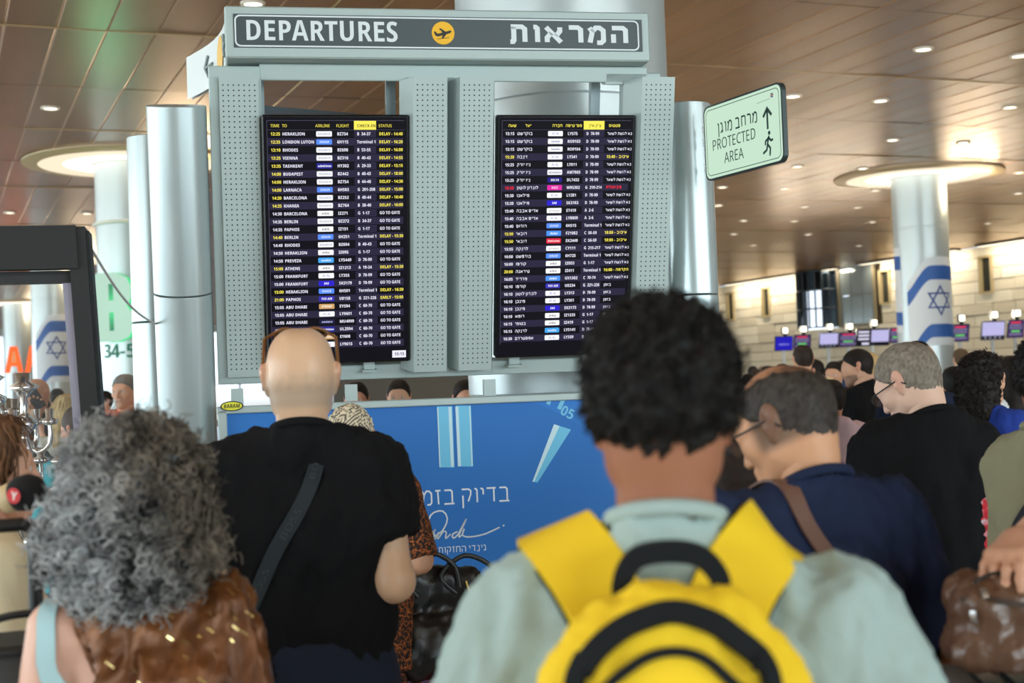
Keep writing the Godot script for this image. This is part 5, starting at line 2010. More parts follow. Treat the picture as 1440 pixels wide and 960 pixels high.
func youth() -> void:
	var o := person(spec(stand(925, 447, 1.70), {
		"label": "young person with black afro hair and grey-green T-shirt wearing the yellow backpack", "cell": 0.0105, "skin": lin(158, 104, 78), "yaw": -0.10, "shoulder": 1.40, "sw": 0.205, "bulk": 1.10, "head_size": 1.04,
		"hair": {"style": "afro", "col": lin(16, 14, 14), "col2": lin(46, 42, 40), "mix": 0.4, "thick": 0.004, "tuft": 0.014, "freq": 45.0, "strands": 2600, "curl": 0.004, "reach": 0.014, "wire": 0.0014},
		"top": {"mat": cloth(160, 178, 174), "sleeve": 0.75, "cuff": 0.085, "hem": 0.84, "crease": 0.03, "loose": 1.05},
		"left": [V(-0.29, 1.15, 0.05), V(-0.27, 0.90, -0.06)], "right": [V(0.29, 1.15, 0.05), V(0.27, 0.90, -0.06)], "bottom": {"mat": cloth(60, 62, 70)}}))
	# the backpack hangs on the back: a thing of its own
	var b := thing("backpack", "bright yellow backpack with black webbing worn by the young person", "backpack", o.position, o.rotation.y)
	var yellow := cloth(238, 198, 44, 0.7)
	var black := cloth(26, 28, 30, 0.8)
	var zc := 0.20
	var n := nets([cap(V(0, 1.238, zc), V(0, 0.98, zc), 0.150, 0.165, V(1, 1, 0.52)), cap(V(0, 1.10, zc + 0.05), V(0, 0.96, zc + 0.05), 0.105, 0.125, V(1, 1.1, 0.5))], 0.011, 0.03, [[Vector3.DOWN, -0.86]])
	ruffle(n, V(14, 5, 14), 0.014, 3.0)
	ruffle(n, V(40, 12, 40), 0.006, 9.0)
	var mb := MB.new()
	mb.raw(n[0], n[1], n[2], Transform3D())
	obj("bag", mb, yellow, b)
	var arc := func(rx: float, top: float, drop: float, z: float) -> Array:
		var q := []
		for i in 9:
			var f := (i / 4.0) - 1.0
			q.append(V(f * rx, top - drop * f * f, z))
		return q
	var l := lay(n[0], n[1], arc.call(0.104, 1.372, 0.062, zc + 0.075), 0.006, 26)
	obj("handle_band", band(l[0], l[1], 0.023, 0.011), black, b, "wide black padded band across the top of the pack")
	for sx in [-1.0, 1.0]:
		var e := lay(n[0], n[1], [V(0.096 * sx, 1.324, zc + 0.07), V(0.106 * sx, 1.305, zc + 0.07), V(0.106 * sx, 1.276, zc + 0.075)], 0.007, 8)
		obj("band_tab", band(e[0], e[1], 0.019, 0.011), black, b)
	var z := lay(n[0], n[1], arc.call(0.108, 1.332, 0.085, zc + 0.09), 0.003, 30)
	obj("zip", band(z[0], z[1], 0.010, 0.006), black, b, "black arched zip of the front pocket")
	var hp := smooth_path([V(-0.050, 1.365, zc - 0.03), V(-0.050, 1.385, zc - 0.03), V(-0.034, 1.408, zc - 0.03), V(0.0, 1.414, zc - 0.03), V(0.034, 1.408, zc - 0.03), V(0.054, 1.385, zc - 0.03), V(0.054, 1.362, zc - 0.03)], 24)
	var hn := []
	for q in hp:
		hn.append((q - V(0, 1.37, zc - 0.03)).normalized())
	obj("top_loop", band(hp, hn, 0.034, 0.022), black, b, "black carrying loop")
	for sx in [-1.0, 1.0]:
		var pts := [V(0.052 * sx, 1.335, 0.135), V(0.085 * sx, 1.385, 0.105), V(0.118 * sx, 1.41, 0.05), V(0.132 * sx, 1.42, 0.0), V(0.14 * sx, 1.39, -0.07), V(0.14 * sx, 1.28, -0.12), V(0.145 * sx, 1.12, -0.11), V(0.16 * sx, 1.0, 0.0), V(0.13 * sx, 0.94, 0.14)]
		var s := lay(o.get_meta("top_v"), o.get_meta("top_n"), pts, 0.011, 40)
		var y := obj("shoulder_strap", band(s[0], s[1], 0.092, 0.014), yellow, b)
		for q in s[0].size():
			s[0][q] -= s[1][q] * 0.006
		obj("strap_edge", band(s[0], s[1], 0.098, 0.006), black, y)

func curly_woman() -> void:
	var gold := StandardMaterial3D.new()
	gold.albedo_texture = noise_tex(0.012, Color8(72, 40, 22), Color8(150, 92, 42), 4, 4, 512)
	gold.uv1_triplanar = true
	gold.uv1_scale = V(3.0, 1.2, 3.0)
	gold.roughness = 0.42
	gold.metallic = 0.35
	var base := stand(190, 624, 2.35)
	var o := person(spec(base, {
		"label": "woman with bushy grey curls and shiny brown shawl, bare left shoulder", "cell": 0.0105, "skin": lin(222, 176, 156), "sw": 0.168, "bulk": 0.98, "yaw": 0.02, "bare": 0.05,
		"hair": {"style": "curly", "col": lin(26, 25, 26), "col2": lin(214, 216, 218), "mix": 0.4, "col3": lin(150, 138, 124), "thick": 0.040, "length": 0.055, "tuft": 0.034, "freq": 22.0, "strands": 5200, "curl": 0.0085, "reach": 0.046, "wire": 0.0017, "droop": 0.65},  # near-black base and pale strands paint in shadow and highlight among grey curls
		"top": {"mat": gold, "name": "shawl", "sleeve": 0.9, "cuff": 0.085, "hem": 0.80, "crease": 0.036, "fold": V(10, 2.5, 10), "rib": false, "neck": 1.545, "loose": 1.04, "cuts": [[V(-1, -0.377, 0).normalized(), -0.375 / sqrt(1.142)]]},
		"bottom": {"mat": cloth(120, 150, 160)}}))
	# shoulder strap of the pale top worn under the shawl
	strap_bare(o, [V(-0.115, 1.26, -0.1), V(-0.13, 1.292, -0.02), V(-0.145, 1.27, 0.05), V(-0.13, 1.17, 0.10), V(-0.09, 1.05, 0.11), V(-0.05, 0.95, 0.115)], 0.030)
	var sq := MB.new()
	var tv: PackedVector3Array = o.get_meta("top_v")
	var tn: PackedVector3Array = o.get_meta("top_n")
	for i in 260:
		var q := rng.randi() % tv.size()
		if tv[q].z < 0.02:
			continue
		var d := V(0.75, -0.5, 0) - tn[q] * V(0.75, -0.5, 0).dot(tn[q])
		d = d.normalized() * rng.randf_range(0.004, 0.010)
		var w := tn[q].cross(d).normalized() * 0.0013
		var c := tv[q] + tn[q] * 0.0022
		sq.quad(c - d - w, c + d - w, c + d + w, c - d + w, tn[q])
	var so := obj("sequins", sq, mat(236, 206, 140, 0.22, 0.9), o)
	so.set_meta("kind", "stuff")

func strap_bare(o: Node3D, pts: Array, width: float) -> void:
	var body: MeshInstance3D = o.get_node("body")
	var a := body.mesh.surface_get_arrays(0)
	var l := lay(a[Mesh.ARRAY_VERTEX], a[Mesh.ARRAY_NORMAL], pts, 0.004, 24)
	obj("top_strap", band(l[0], l[1], width, 0.004), cloth(176, 208, 214), o, "pale blue shoulder strap")

func bald_man() -> void:
	var scalp := func(p: Vector3, c: Color) -> Color:
		# shaved stubble low on the back and sides
		var f := smoothstep(0.03, -0.03, p.y + 0.02 * noise.get_noise_3d(p.x * 40, p.y * 40, p.z * 40)) * smoothstep(-0.07, -0.05, p.y) * smoothstep(-0.03, 0.02, p.z)
		return c.lerp(lin(150, 138, 126), f * 0.55)
	var o := person(spec(stand(421, 459, 3.35), {
		"label": "bald man in black T-shirt with sunglasses on his head and crossbody strap", "cell": 0.0105, "skin": lin(214, 174, 142), "yaw": 0.12, "skin_rough": 0.36, "sw": 0.176, "bulk": 1.07, "tint": scalp, "head_size": 1.03,
		"top": {"mat": cloth(22, 22, 24), "sleeve": 0.62, "cuff": 0.078, "hem": 0.915, "crease": 0.026, "loose": 1.0, "belly": 0.84, "neck": 1.556},
		"left": [V(-0.245, 1.145, 0.05), V(-0.20, 1.0, -0.15)], "right": [V(0.205, 1.165, 0.05), V(0.11, 1.10, -0.18)], "bottom": {"mat": cloth(34, 40, 54)}, "hair_col": lin(60, 44, 34)}))
	glasses(o, true, 0.0, 0.95, true, "sunglasses", "dark sunglasses pushed up on the head", mat(122, 78, 34, 0.3))
	var sm := cloth(44, 50, 54, 0.6)
	var l := strap_on(o, [V(0.06, 1.47, -0.06), V(0.062, 1.50, 0.01), V(0.03, 1.42, 0.09), V(-0.02, 1.32, 0.12), V(-0.09, 1.20, 0.12), V(-0.145, 1.08, 0.10), V(-0.19, 1.00, 0.03)], 0.036, 0.005, sm, "crossbody_strap", "dark grey webbing strap with faint lettering")
	# the lettering woven along the strap
	var mb := MB.new()
	for t in 3:
		var s := [6, 11, 16][t] as int
		var p: Vector3 = l[0][s]
		var d: Vector3 = (l[0][s - 2] - l[0][s + 2]).normalized()
		var n: Vector3 = l[1][s]
		n = (n - d * n.dot(d)).normalized()
		mb.xf = Transform3D(Basis(d, n.cross(d), n), p + n * 0.0036)
		write(mb, "BOSS", -0.04, -0.008, 0, 0.016, true, 1.5)
	obj("strap_lettering", mb, cloth(58, 65, 68), o)

func leopard_woman() -> void:
	var f := FastNoiseLite.new()
	f.noise_type = FastNoiseLite.TYPE_CELLULAR
	f.cellular_return_type = FastNoiseLite.RETURN_DISTANCE2_SUB
	f.cellular_jitter = 0.9
	f.frequency = 0.05
	f.seed = 8
	var t := NoiseTexture2D.new()
	t.width = 512
	t.height = 512
	t.seamless = true
	t.noise = f
	var g := Gradient.new()
	g.interpolation_mode = Gradient.GRADIENT_INTERPOLATE_CONSTANT
	g.offsets = PackedFloat32Array([0.0, 0.2, 0.52])
	g.colors = PackedColorArray([Color8(196, 108, 48), Color8(26, 18, 16), Color8(96, 54, 30)])
	t.color_ramp = g
	var m := StandardMaterial3D.new()
	m.albedo_texture = t
	m.uv1_triplanar = true
	m.uv1_scale = V(1.7, 1.45, 1.7)
	m.roughness = 0.85
	var o := person(spec(stand(490, 562, 4.55), {
		"label": "woman in leopard print dress and striped headscarf behind the bald man", "cell": 0.016, "skin": lin(206, 158, 130), "sw": 0.172, "bulk": 1.04, "lean": 0.05, "head": V(0.55, 0.12, 0.0),
		"top": {"mat": m, "name": "dress", "sleeve": 0.98, "cuff": 0.066, "hem": 0.80, "crease": 0.014, "rib": false, "belly": 1.05}, "bottom": {"mat": m, "skirt": true, "flare": 0.17},
		"right": [V(0.245, 1.19, 0.06), V(0.12, 1.14, -0.16)], "left": [V(-0.235, 1.15, 0.04), V(-0.14, 1.10, -0.16)]}))
	var ht: Transform3D = o.get_meta("head_xf")
	var n := nets([cap(V(0, 0.034, 0.016), V(0, 0.034, 0.016), 0.090, 0.090, V(1, 1.2, 1.22)), cap(V(0, -0.02, 0.07), V(0, -0.09, 0.075), 0.05, 0.03)], 0.008, 0.03, [[V(0, -0.55, -0.83).normalized(), 0.03]])
	ruffle(n, V(40, 40, 40), 0.006)
	var vs: PackedVector3Array = n[0]
	var cols := PackedColorArray()
	for p in vs:
		var w := sin((p.y * 1.0 - absf(p.x) * 0.9 + p.z * 0.4) * 420.0 + noise.get_noise_3d(p.x * 60, p.y * 60, p.z * 60) * 3.0)
		cols.append(lin(232, 218, 190) if w > -0.25 else lin(36, 32, 30))
	var mb := MB.new()
	mb.raw(n[0], n[1], n[2], ht, cols)
	obj("headscarf", mb, vmat(0.8), o, "cream headscarf with thin black stripes")

func navy_man() -> void:
	var crown := func(p: Vector3, c: Color) -> Color:
		var d := Vector2(p.x / 0.062, (p.z - 0.0) / 0.075).length()
		var side := smoothstep(-0.055, -0.03, p.y) * smoothstep(-0.05, -0.02, p.z)
		var f := side * smoothstep(0.75, 1.15, d + 0.3 * noise.get_noise_3d(p.x * 30, p.y * 30, p.z * 30) + maxf(0.0, 0.06 - p.y) * 8.0)
		return c.lerp(lin(150, 96, 66), 0.6 * smoothstep(0.06, 0.09, p.y)).lerp(lin(70, 58, 50), f * 0.75)
	var o := person(spec(stand(1150, 500, 2.62), {
		"label": "balding man in navy T-shirt and glasses bowing his head, brown strap over shoulder", "cell": 0.0105, "skin": lin(206, 152, 116), "sw": 0.196, "bulk": 1.12, "yaw": 0.35, "lean": 0.10, "head": V(0.34, 0.45, 0.0), "head_size": 1.03, "tint": crown,
		"hair": {"style": "fringe_bald", "col": lin(30, 24, 20), "col2": lin(96, 88, 82), "mix": 0.5, "thick": 0.004, "tuft": 0.002, "freq": 70.0},
		"top": {"mat": cloth(34, 42, 66), "sleeve": 0.86, "cuff": 0.082, "hem": 0.86, "crease": 0.028, "loose": 1.03, "belly": 1.04}, "bottom": {"mat": cloth(40, 42, 50)},
		"left": [V(-0.235, 1.15, 0.0), V(-0.13, 1.08, -0.22)], "right": [V(0.25, 1.13, 0.06), V(0.22, 0.93, -0.10)]}))
	glasses(o)
	strap_on(o, [V(-0.085, 1.40, -0.12), V(-0.082, 1.43, -0.04), V(-0.075, 1.38, 0.05), V(-0.03, 1.28, 0.10), V(0.05, 1.15, 0.12), V(0.13, 1.02, 0.10)], 0.034, 0.005, mat(104, 74, 62, 0.5), "crossbody_strap", "brown leather shoulder strap")

func grey_man() -> void:
	var o := person(spec(stand(1312, 470, 4.2), {
		"label": "man with cropped grey hair and glasses looking down, black T-shirt, khaki trousers", "cell": 0.0135, "skin": lin(228, 186, 164), "sw": 0.190, "bulk": 1.06, "yaw": 0.30, "lean": 0.10, "head": V(0.42, 0.40, 0.08),
		"hair": {"style": "short", "col": lin(98, 86, 74), "col2": lin(176, 166, 152), "mix": 0.6, "thick": 0.006, "tuft": 0.003, "freq": 90.0},
		"top": {"mat": cloth(21, 21, 23), "sleeve": 0.70, "cuff": 0.088, "hem": 1.02, "crease": 0.026, "loose": 1.03}, "bottom": {"mat": cloth(132, 112, 84)},
		"left": [V(-0.255, 1.17, 0.0), V(-0.14, 1.14, -0.22)], "right": [V(0.275, 1.19, 0.04), V(0.17, 1.14, -0.20)]}))
	glasses(o)

func olive_man() -> void:
	var o := person(spec(stand(1482, 472, 3.55), {
		"label": "person with black curly hair and olive shirt at the right edge", "cell": 0.0135, "skin": lin(128, 82, 62), "sw": 0.180, "bulk": 0.98, "yaw": -1.12, "head": V(0.05, 0.35, 0.0), "left": [V(-0.20, 1.15, -0.04), V(-0.12, 1.02, -0.24)],
		"hair": {"style": "afro", "col": lin(14, 12, 12), "col2": lin(40, 34, 32), "mix": 0.4, "thick": 0.004, "tuft": 0.012, "freq": 45.0, "strands": 900, "curl": 0.004, "reach": 0.012, "wire": 0.0016},
		"top": {"mat": cloth(142, 138, 112), "sleeve": 0.9, "cuff": 0.082, "hem": 0.90, "crease": 0.024}, "bottom": {"mat": cloth(28, 28, 32)}}))
	strap_on(o, [V(0.10, 1.38, -0.12), V(0.105, 1.44, -0.02), V(0.06, 1.36, 0.08), V(-0.02, 1.24, 0.11), V(-0.10, 1.10, 0.10), V(-0.17, 0.98, 0.02)], 0.030, 0.005, cloth(38, 42, 50, 0.6), "crossbody_strap", "dark webbing strap")

func reporter() -> void:
	var o := person(spec(stand(-14, 584, 3.05), {
		"label": "woman with long brown hair and cream jacket at the left edge holding the microphone", "cell": 0.0135, "skin": lin(214, 162, 136), "sw": 0.168, "bulk": 0.98, "yaw": -1.15, "head": V(0.0, 0.0, 0.0),
		"hair": {"style": "long", "col": lin(62, 42, 30), "col2": lin(150, 108, 76), "mix": 0.6, "thick": 0.016, "length": 0.34, "tuft": 0.008, "freq": 36.0, "strands": 700},
		"top": {"mat": cloth(222, 206, 172), "name": "jacket", "sleeve": 1.85, "hem": 0.90, "crease": 0.016, "belly": 0.92}, "bottom": {"mat": cloth(22, 22, 24)},
		"right": [V(0.23, 1.16, -0.02), V(0.10, 1.24, -0.20), V(-0.15, 0.35, -0.9), V(0, 1, 0.3), 0.75], "left": [V(-0.22, 1.14, 0.0), V(-0.10, 1.24, -0.22), V(0.1, 0.4, -0.9), V(0, 1, 0.3), 0.7]}))
	var bt := MB.new()
	var tv: PackedVector3Array = o.get_meta("top_v")
	var tn: PackedVector3Array = o.get_meta("top_n")
	for y in [1.12, 1.02, 0.92]:
		var l := lay(tv, tn, [V(0.05, y, -0.2), V(0.05, y - 0.001, -0.2)], 0.003, 2)
		bt.disc(l[0][0], 0.0, 0.011, 12, l[1][0])
		var p := []
		for i in 5:
			p.append(Vector2(0.011 * cos(i * PI / 8), 0.006 * sin(i * PI / 8)))
	obj("buttons", bt, mat(206, 180, 132, 0.3, 0.7), o)
	# microphone
	var a := at(2, 704, 2.72)
	var b := at(46, 689, 2.70)
	var d := (b - a).normalized()
	var m := thing("microphone", "black foam microphone with red Y badge held at the left edge", "microphone", a)
	var mt := Transform3D(Basis(d.cross(Vector3.BACK).normalized(), d, d.cross(Vector3.BACK).normalized().cross(d)), Vector3.ZERO)
	var h := MB.new()
	h.xf = mt
	h.lathe([Vector2(0.0, -0.09), Vector2(0.011, -0.088), Vector2(0.013, 0.0), Vector2(0.017, 0.02)], 20)
	obj("handle", h, mat(34, 34, 36, 0.4, 0.4), m)
	var c := MB.new()
	c.xf = mt
	c.lathe([Vector2(0.018, 0.004), Vector2(0.027, 0.008), Vector2(0.030, 0.036), Vector2(0.018, 0.040)], 24)
	obj("collar", c, mat(206, 180, 138, 0.5), m, "beige station collar")
	var fo := MB.new()
	fo.xf = mt
	fo.lathe([Vector2(0.018, 0.030), Vector2(0.031, 0.036), Vector2(0.035, 0.052), Vector2(0.033, 0.072), Vector2(0.024, 0.088), Vector2(0.010, 0.096), Vector2(0.0, 0.097)], 24)
	obj("foam", fo, mat(22, 20, 22, 0.95), m)
	var bd := MB.new()
	bd.xf = Transform3D(mt.basis * Basis(Vector3.RIGHT, 0.0), mt * V(0, 0.055, 0.0335))
	bd.disc(V(0, 0, 0.003), 0.0, 0.015, 24, Vector3.BACK)
	obj("badge", bd, mat(214, 30, 34, 0.5), m)
	var yl := MB.new()
	yl.xf = Transform3D(bd.xf.basis * Basis(Vector3.BACK, 1.1), bd.xf.origin)
	write(yl, "Y", -0.0055, -0.008, 0.0038, 0.016, true)
	write(yl, "Y", -0.0048, -0.008, 0.0039, 0.016, true)
	obj("badge_letter", yl, mat(244, 220, 214, 0.5), m)

func right_hand_person() -> void:
	# stands just outside the frame; only the hand on the leather bag is seen
	var wr := at(1447, 750, 2.40)
	var tip := at(1396, 802, 2.29)
	var base := Vector3(wr.x + 0.42, 0, wr.z - 0.16)
	var yaw := 1.35
	var inv := Transform3D(Basis(Vector3.UP, yaw), base).affine_inverse()
	var k := 1.70 / 1.78
	var w: Vector3 = (inv * wr) / k
	var down := (inv.basis * (tip - wr)).normalized()
	var fwd := (inv.basis * V(0.75, 0.1, 0.5)).normalized()
	person({"at": base, "h": 1.70, "yaw": yaw, "label": "person mostly out of view at the right resting a hand on the leather bag", "cell": 0.015, "skin": lin(206, 156, 128), "hand_cell": 0.0035,
		"right": [w + V(0.06, 0.10, 0.16), w, down, fwd, 0.42], "top": {"mat": cloth(70, 74, 90), "sleeve": 0.6}, "hair": {"style": "short", "col": lin(40, 30, 24)}})

func mid_people() -> void:
	var beard := func(p: Vector3, c: Color) -> Color:
		if p.z > -0.005 or p.y > -0.045 or absf(p.y + 0.066) < 0.009 and absf(p.x) < 0.022 and p.z < -0.07:
			return c
		return c.lerp(lin(58, 46, 40), 0.6)
	var short_dark := {"style": "short", "col": lin(22, 18, 16), "col2": lin(52, 42, 36), "thick": 0.010}
	var list := [
		# right side, middle distance
		spec(stand(1128, 484, 12.5), {"label": "man with shaved sides and cream shirt, behind the navy man's head", "skin": lin(222, 172, 140), "hair": {"style": "short", "col": lin(44, 34, 28), "thick": 0.006}, "top": {"mat": cloth(226, 200, 158)}, "bottom": {"mat": cloth(70, 66, 60)}}),
		spec(stand(1206, 490, 10.0), {"label": "bearded man in black T-shirt and black trousers in profile, arm hanging down", "yaw": 1.15, "skin": lin(214, 164, 136), "hair": short_dark, "top": {"mat": cloth(20, 20, 22), "hem": 0.84, "sleeve": 0.75, "belly": 1.06}, "bottom": {"mat": cloth(18, 18, 20)}, "head": V(0.15, 0.1, 0), "bulk": 1.06, "cell": 0.016,
			"tint": beard}),
		spec(stand(1258, 486, 10.8), {"label": "bald man in black shirt between the bearded man and the flag column", "skin": lin(204, 148, 118), "yaw": 0.3, "top": {"mat": cloth(22, 22, 24), "sleeve": 0.7}, "bottom": {"mat": cloth(36, 36, 44)}}),
		spec(stand(1286, 479, 7.4), {"label": "person with black hair and dark navy shirt hidden behind the grey-haired man", "yaw": 0.5, "skin": lin(216, 166, 134), "hair": {"style": "afro", "col": lin(16, 14, 14), "thick": -0.012, "tuft": 0.006}, "top": {"mat": cloth(30, 38, 58), "sleeve": 0.8}, "left": [V(-0.265, 1.16, 0.0), V(-0.17, 1.03, -0.2)], "bottom": {"mat": cloth(30, 30, 36)}}),
		spec(stand(1218, 497, 13.5), {"label": "woman with short blonde hair behind the bearded man", "skin": lin(220, 176, 150), "hair": {"style": "short", "col": lin(190, 156, 104), "col2": lin(226, 200, 150), "thick": 0.02}, "top": {"mat": cloth(60, 44, 48)}, "yaw": 0.5}),
		spec(stand(1172, 508, 13.0), {"label": "person in dark brown top beside the check-in queue", "skin": lin(206, 158, 130), "hair": short_dark, "top": {"mat": cloth(58, 40, 34), "sleeve": 1.6}, "yaw": 2.6, "bottom": {"mat": cloth(40, 34, 34)}}),
		spec(stand(1147, 504, 14.5), {"label": "man in black cap and black top leaning forward in the queue", "skin": lin(206, 150, 120), "hair": short_dark, "top": {"mat": cloth(26, 26, 30)}, "yaw": 1.0, "head": V(0.3, 0.2, 0)}),
		spec(stand(1384, 499, 6.8), {"label": "woman with long black curly hair and glasses, royal blue top, in profile", "skin": lin(220, 170, 140), "yaw": -1.2, "cell": 0.016, "hair": {"style": "curly", "col": lin(18, 15, 14), "col2": lin(52, 42, 38), "mix": 0.4, "thick": 0.022, "length": 0.30, "tuft": 0.014, "freq": 36.0, "strands": 700, "curl": 0.006, "reach": 0.02, "droop": 0.8}, "top": {"mat": cloth(44, 66, 150), "sleeve": 0.3}, "bottom": {"mat": cloth(40, 42, 50)}, "head": V(0.0, 0.0, 0)}),
		spec(stand(1341, 511, 9.2), {"label": "person with dark bun and black top in front of the flag column", "skin": lin(210, 160, 130), "hair": {"style": "short", "col": lin(18, 15, 15), "thick": 0.018}, "top": {"mat": cloth(24, 24, 28)}, "h": 1.60}),
		spec(stand(1350, 490, 17.0), {"label": "man in grey T-shirt wearing a dark backpack near the check-in screens", "skin": lin(214, 170, 146), "hair": {"style": "short", "col": lin(84, 66, 48), "thick": 0.01}, "top": {"mat": cloth(150, 148, 144)}, "pack": true}),
		spec(stand(1420, 500, 8.8), {"label": "woman with dark hair in white top behind the curly-haired woman", "skin": lin(214, 166, 138), "hair": {"style": "long", "col": lin(30, 22, 20), "thick": 0.012}, "top": {"mat": cloth(226, 226, 226)}, "yaw": 0.4, "h": 1.66}),
		spec(stand(1030, 568, 4.3), {"label": "short person in white shirt half hidden behind the young person", "skin": lin(210, 164, 138), "cell": 0.016, "yaw": 0.3, "hair": {"style": "long", "col": lin(40, 28, 22), "thick": 0.012}, "top": {"mat": cloth(224, 224, 222), "sleeve": 0.9, "crease": 0.02}, "bottom": {"mat": cloth(60, 70, 96)}, "h": 1.50}),
		spec(stand(1166, 537, 8.0), {"label": "person in pale pink shirt standing behind the navy man", "skin": lin(204, 148, 118), "yaw": 0.2, "hair": short_dark, "top": {"mat": cloth(216, 186, 194), "sleeve": 1.7, "crease": 0.03, "hem": 0.7}, "bottom": {"mat": cloth(150, 150, 150)}, "h": 1.56, "right": [V(0.24, 1.15, 0.02), V(0.22, 0.90, -0.06)]}),
		# left side
		spec(stand(174, 526, 10.6), {"label": "grey-haired man in salmon T-shirt with red backpack straps facing the viewer", "yaw": PI - 0.25, "cell": 0.014, "skin": lin(222, 172, 144), "hair_col": lin(90, 82, 76), "hair": {"style": "short", "col": lin(112, 108, 104), "col2": lin(160, 156, 152), "thick": 0.010}, "top": {"mat": cloth(216, 132, 110), "neck": 1.54}, "bottom": {"mat": cloth(70, 70, 76)}, "redstraps": true}),
		spec(stand(197, 541, 11.6), {"label": "person in light blue shirt beside the salmon T-shirt man, behind the post", "yaw": 1.2, "skin": lin(206, 136, 106), "hair": short_dark, "top": {"mat": cloth(98, 140, 214), "sleeve": 0.9}, "bottom": {"mat": cloth(60, 62, 70)}}),
		spec(stand(47, 530, 9.6), {"label": "bald bearded man in black shirt talking on his phone behind the glass", "yaw": PI - 0.45, "cell": 0.014, "skin": lin(208, 160, 132), "top": {"mat": cloth(46, 42, 44), "sleeve": 0.7}, "left": [V(-0.24, 1.2, -0.05), V(-0.12, 1.50, -0.10), V(0.15, 1, 0.05), V(0.5, 0.2, -0.6), 0.6], "bottom": {"mat": cloth(40, 40, 46)}, "hair_col": lin(50, 38, 32),
			"tint": beard}),
		spec(stand(95, 545, 8.6), {"label": "woman with long blonde hair in white top behind the glass", "yaw": 0.35, "cell": 0.016, "skin": lin(222, 178, 150), "hair": {"style": "long", "col": lin(176, 150, 104), "col2": lin(226, 206, 160), "mix": 0.7, "thick": 0.014, "length": 0.34, "strands": 300}, "top": {"mat": cloth(214, 218, 212), "sleeve": 0.9}, "bottom": {"mat": cloth(120, 120, 124)}, "h": 1.64}),
		spec(stand(112, 590, 6.3), {"label": "person in teal shirt with bracelets holding out a forearm behind the glass", "yaw": 0.9, "cell": 0.016, "skin": lin(196, 140, 112), "hair": {"style": "short", "col": lin(60, 50, 44)}, "top": {"mat": cloth(72, 164, 176), "sleeve": 0.8}, "left": [V(-0.235, 1.17, 0.02), V(-0.10, 1.12, -0.24)], "bottom": {"mat": cloth(70, 74, 84)}, "bag": true, "h": 1.58}),
		spec(stand(80, 545, 17.0), {"label": "man in black T-shirt walking away far behind the glass", "yaw": 0.3, "skin": lin(200, 150, 124), "hair": short_dark, "top": {"mat": cloth(28, 28, 32)}, "bottom": {"mat": cloth(60, 62, 70)}, "h": 1.76}),
		spec(stand(143, 549, 15.0), {"label": "person with dark hair in black top next to the showcase post", "yaw": 2.4, "skin": lin(204, 152, 126), "hair": short_dark, "top": {"mat": cloth(26, 24, 28)}, "h": 1.70}),
		spec(stand(6, 549, 7.0), {"label": "person with sandy hair and dark shirt behind the silver candlesticks", "yaw": PI, "cell": 0.016, "skin": lin(208, 158, 132), "hair": {"style": "short", "col": lin(120, 104, 80), "thick": 0.014}, "top": {"mat": cloth(60, 70, 62), "sleeve": 0.7}, "h": 1.62}),
		# seen through the gap under the board
		spec(stand(500, 537, 9.4), {"label": "dark-haired person behind the board, seen through its gap, on the left", "yaw": PI, "skin": lin(206, 150, 124), "hair": short_dark, "top": {"mat": cloth(60, 60, 66)}}),
		spec(stand(560, 534, 9.8), {"label": "dark-haired person behind the board, seen through its gap, in the middle", "yaw": PI, "skin": lin(214, 168, 140), "hair": short_dark, "top": {"mat": cloth(120, 90, 90)}}),
		spec(stand(655, 534, 8.9), {"label": "dark-haired person behind the board, seen through its gap, on the right", "yaw": PI + 0.3, "skin": lin(208, 156, 130), "hair": short_dark, "top": {"mat": cloth(40, 44, 60)}}),
	]
	for s in list:
		if not s.has("cell"):
			s["cell"] = 0.022
		var h0: float = s.h
		s.h = clampf(h0, 1.48, 1.86)
		var o := person(s)
		if s.get("pack", false):
			var n := nets([cap(V(0, 1.30, 0.20), V(0, 1.02, 0.20), 0.13, 0.14, V(1, 1, 0.6))], 0.02, 0.02)
			var mb := MB.new()
			mb.raw(n[0], n[1], n[2], Transform3D())
			var b := thing("backpack", "dark backpack on the man in grey T-shirt", "backpack", o.position, o.rotation.y)
			obj("bag", mb, cloth(40, 36, 36), b)
			for sx in [-1.0, 1.0]:
				var l := lay(o.get_meta("top_v"), o.get_meta("top_n"), [V(0.09 * sx, 1.3, 0.14), V(0.12 * sx, 1.45, 0.05), V(0.12 * sx, 1.42, -0.08), V(0.13 * sx, 1.2, -0.14)], 0.01, 16)
				obj("shoulder_strap", band(l[0], l[1], 0.06, 0.015), cloth(40, 36, 36), b)
		if s.get("redstraps", false):
			var b := thing("backpack", "red backpack worn by the man in salmon T-shirt", "backpack", o.position, o.rotation.y)
			var n := nets([cap(V(0, 1.30, 0.22), V(0, 1.02, 0.22), 0.13, 0.14, V(1, 1, 0.6))], 0.02, 0.02)
			var mb := MB.new()
			mb.raw(n[0], n[1], n[2], Transform3D())
			obj("bag", mb, cloth(150, 30, 36), b)
			for sx in [-1.0, 1.0]:
				var l := lay(o.get_meta("top_v"), o.get_meta("top_n"), [V(0.09 * sx, 1.38, 0.13), V(0.11 * sx, 1.50, 0.03), V(0.115 * sx, 1.42, -0.10), V(0.12 * sx, 1.2, -0.15), V(0.15 * sx, 1.05, -0.06)], 0.012, 20)
				obj("shoulder_strap", band(l[0], l[1], 0.065, 0.015), cloth(158, 28, 36), b)
	var ph := thing("phone", "dark phone held to the ear of the bald bearded man", "phone", at(50, 560, 9.45), 0.4)
	var pm := MB.new()
	pm.xf = Transform3D(Basis(Vector3.BACK, 0.5), Vector3.ZERO)
	pm.cbox(Vector3.ZERO, V(0.075, 0.15, 0.012), 0.004)
	obj("case", pm, mat(24, 22, 26, 0.3), ph)

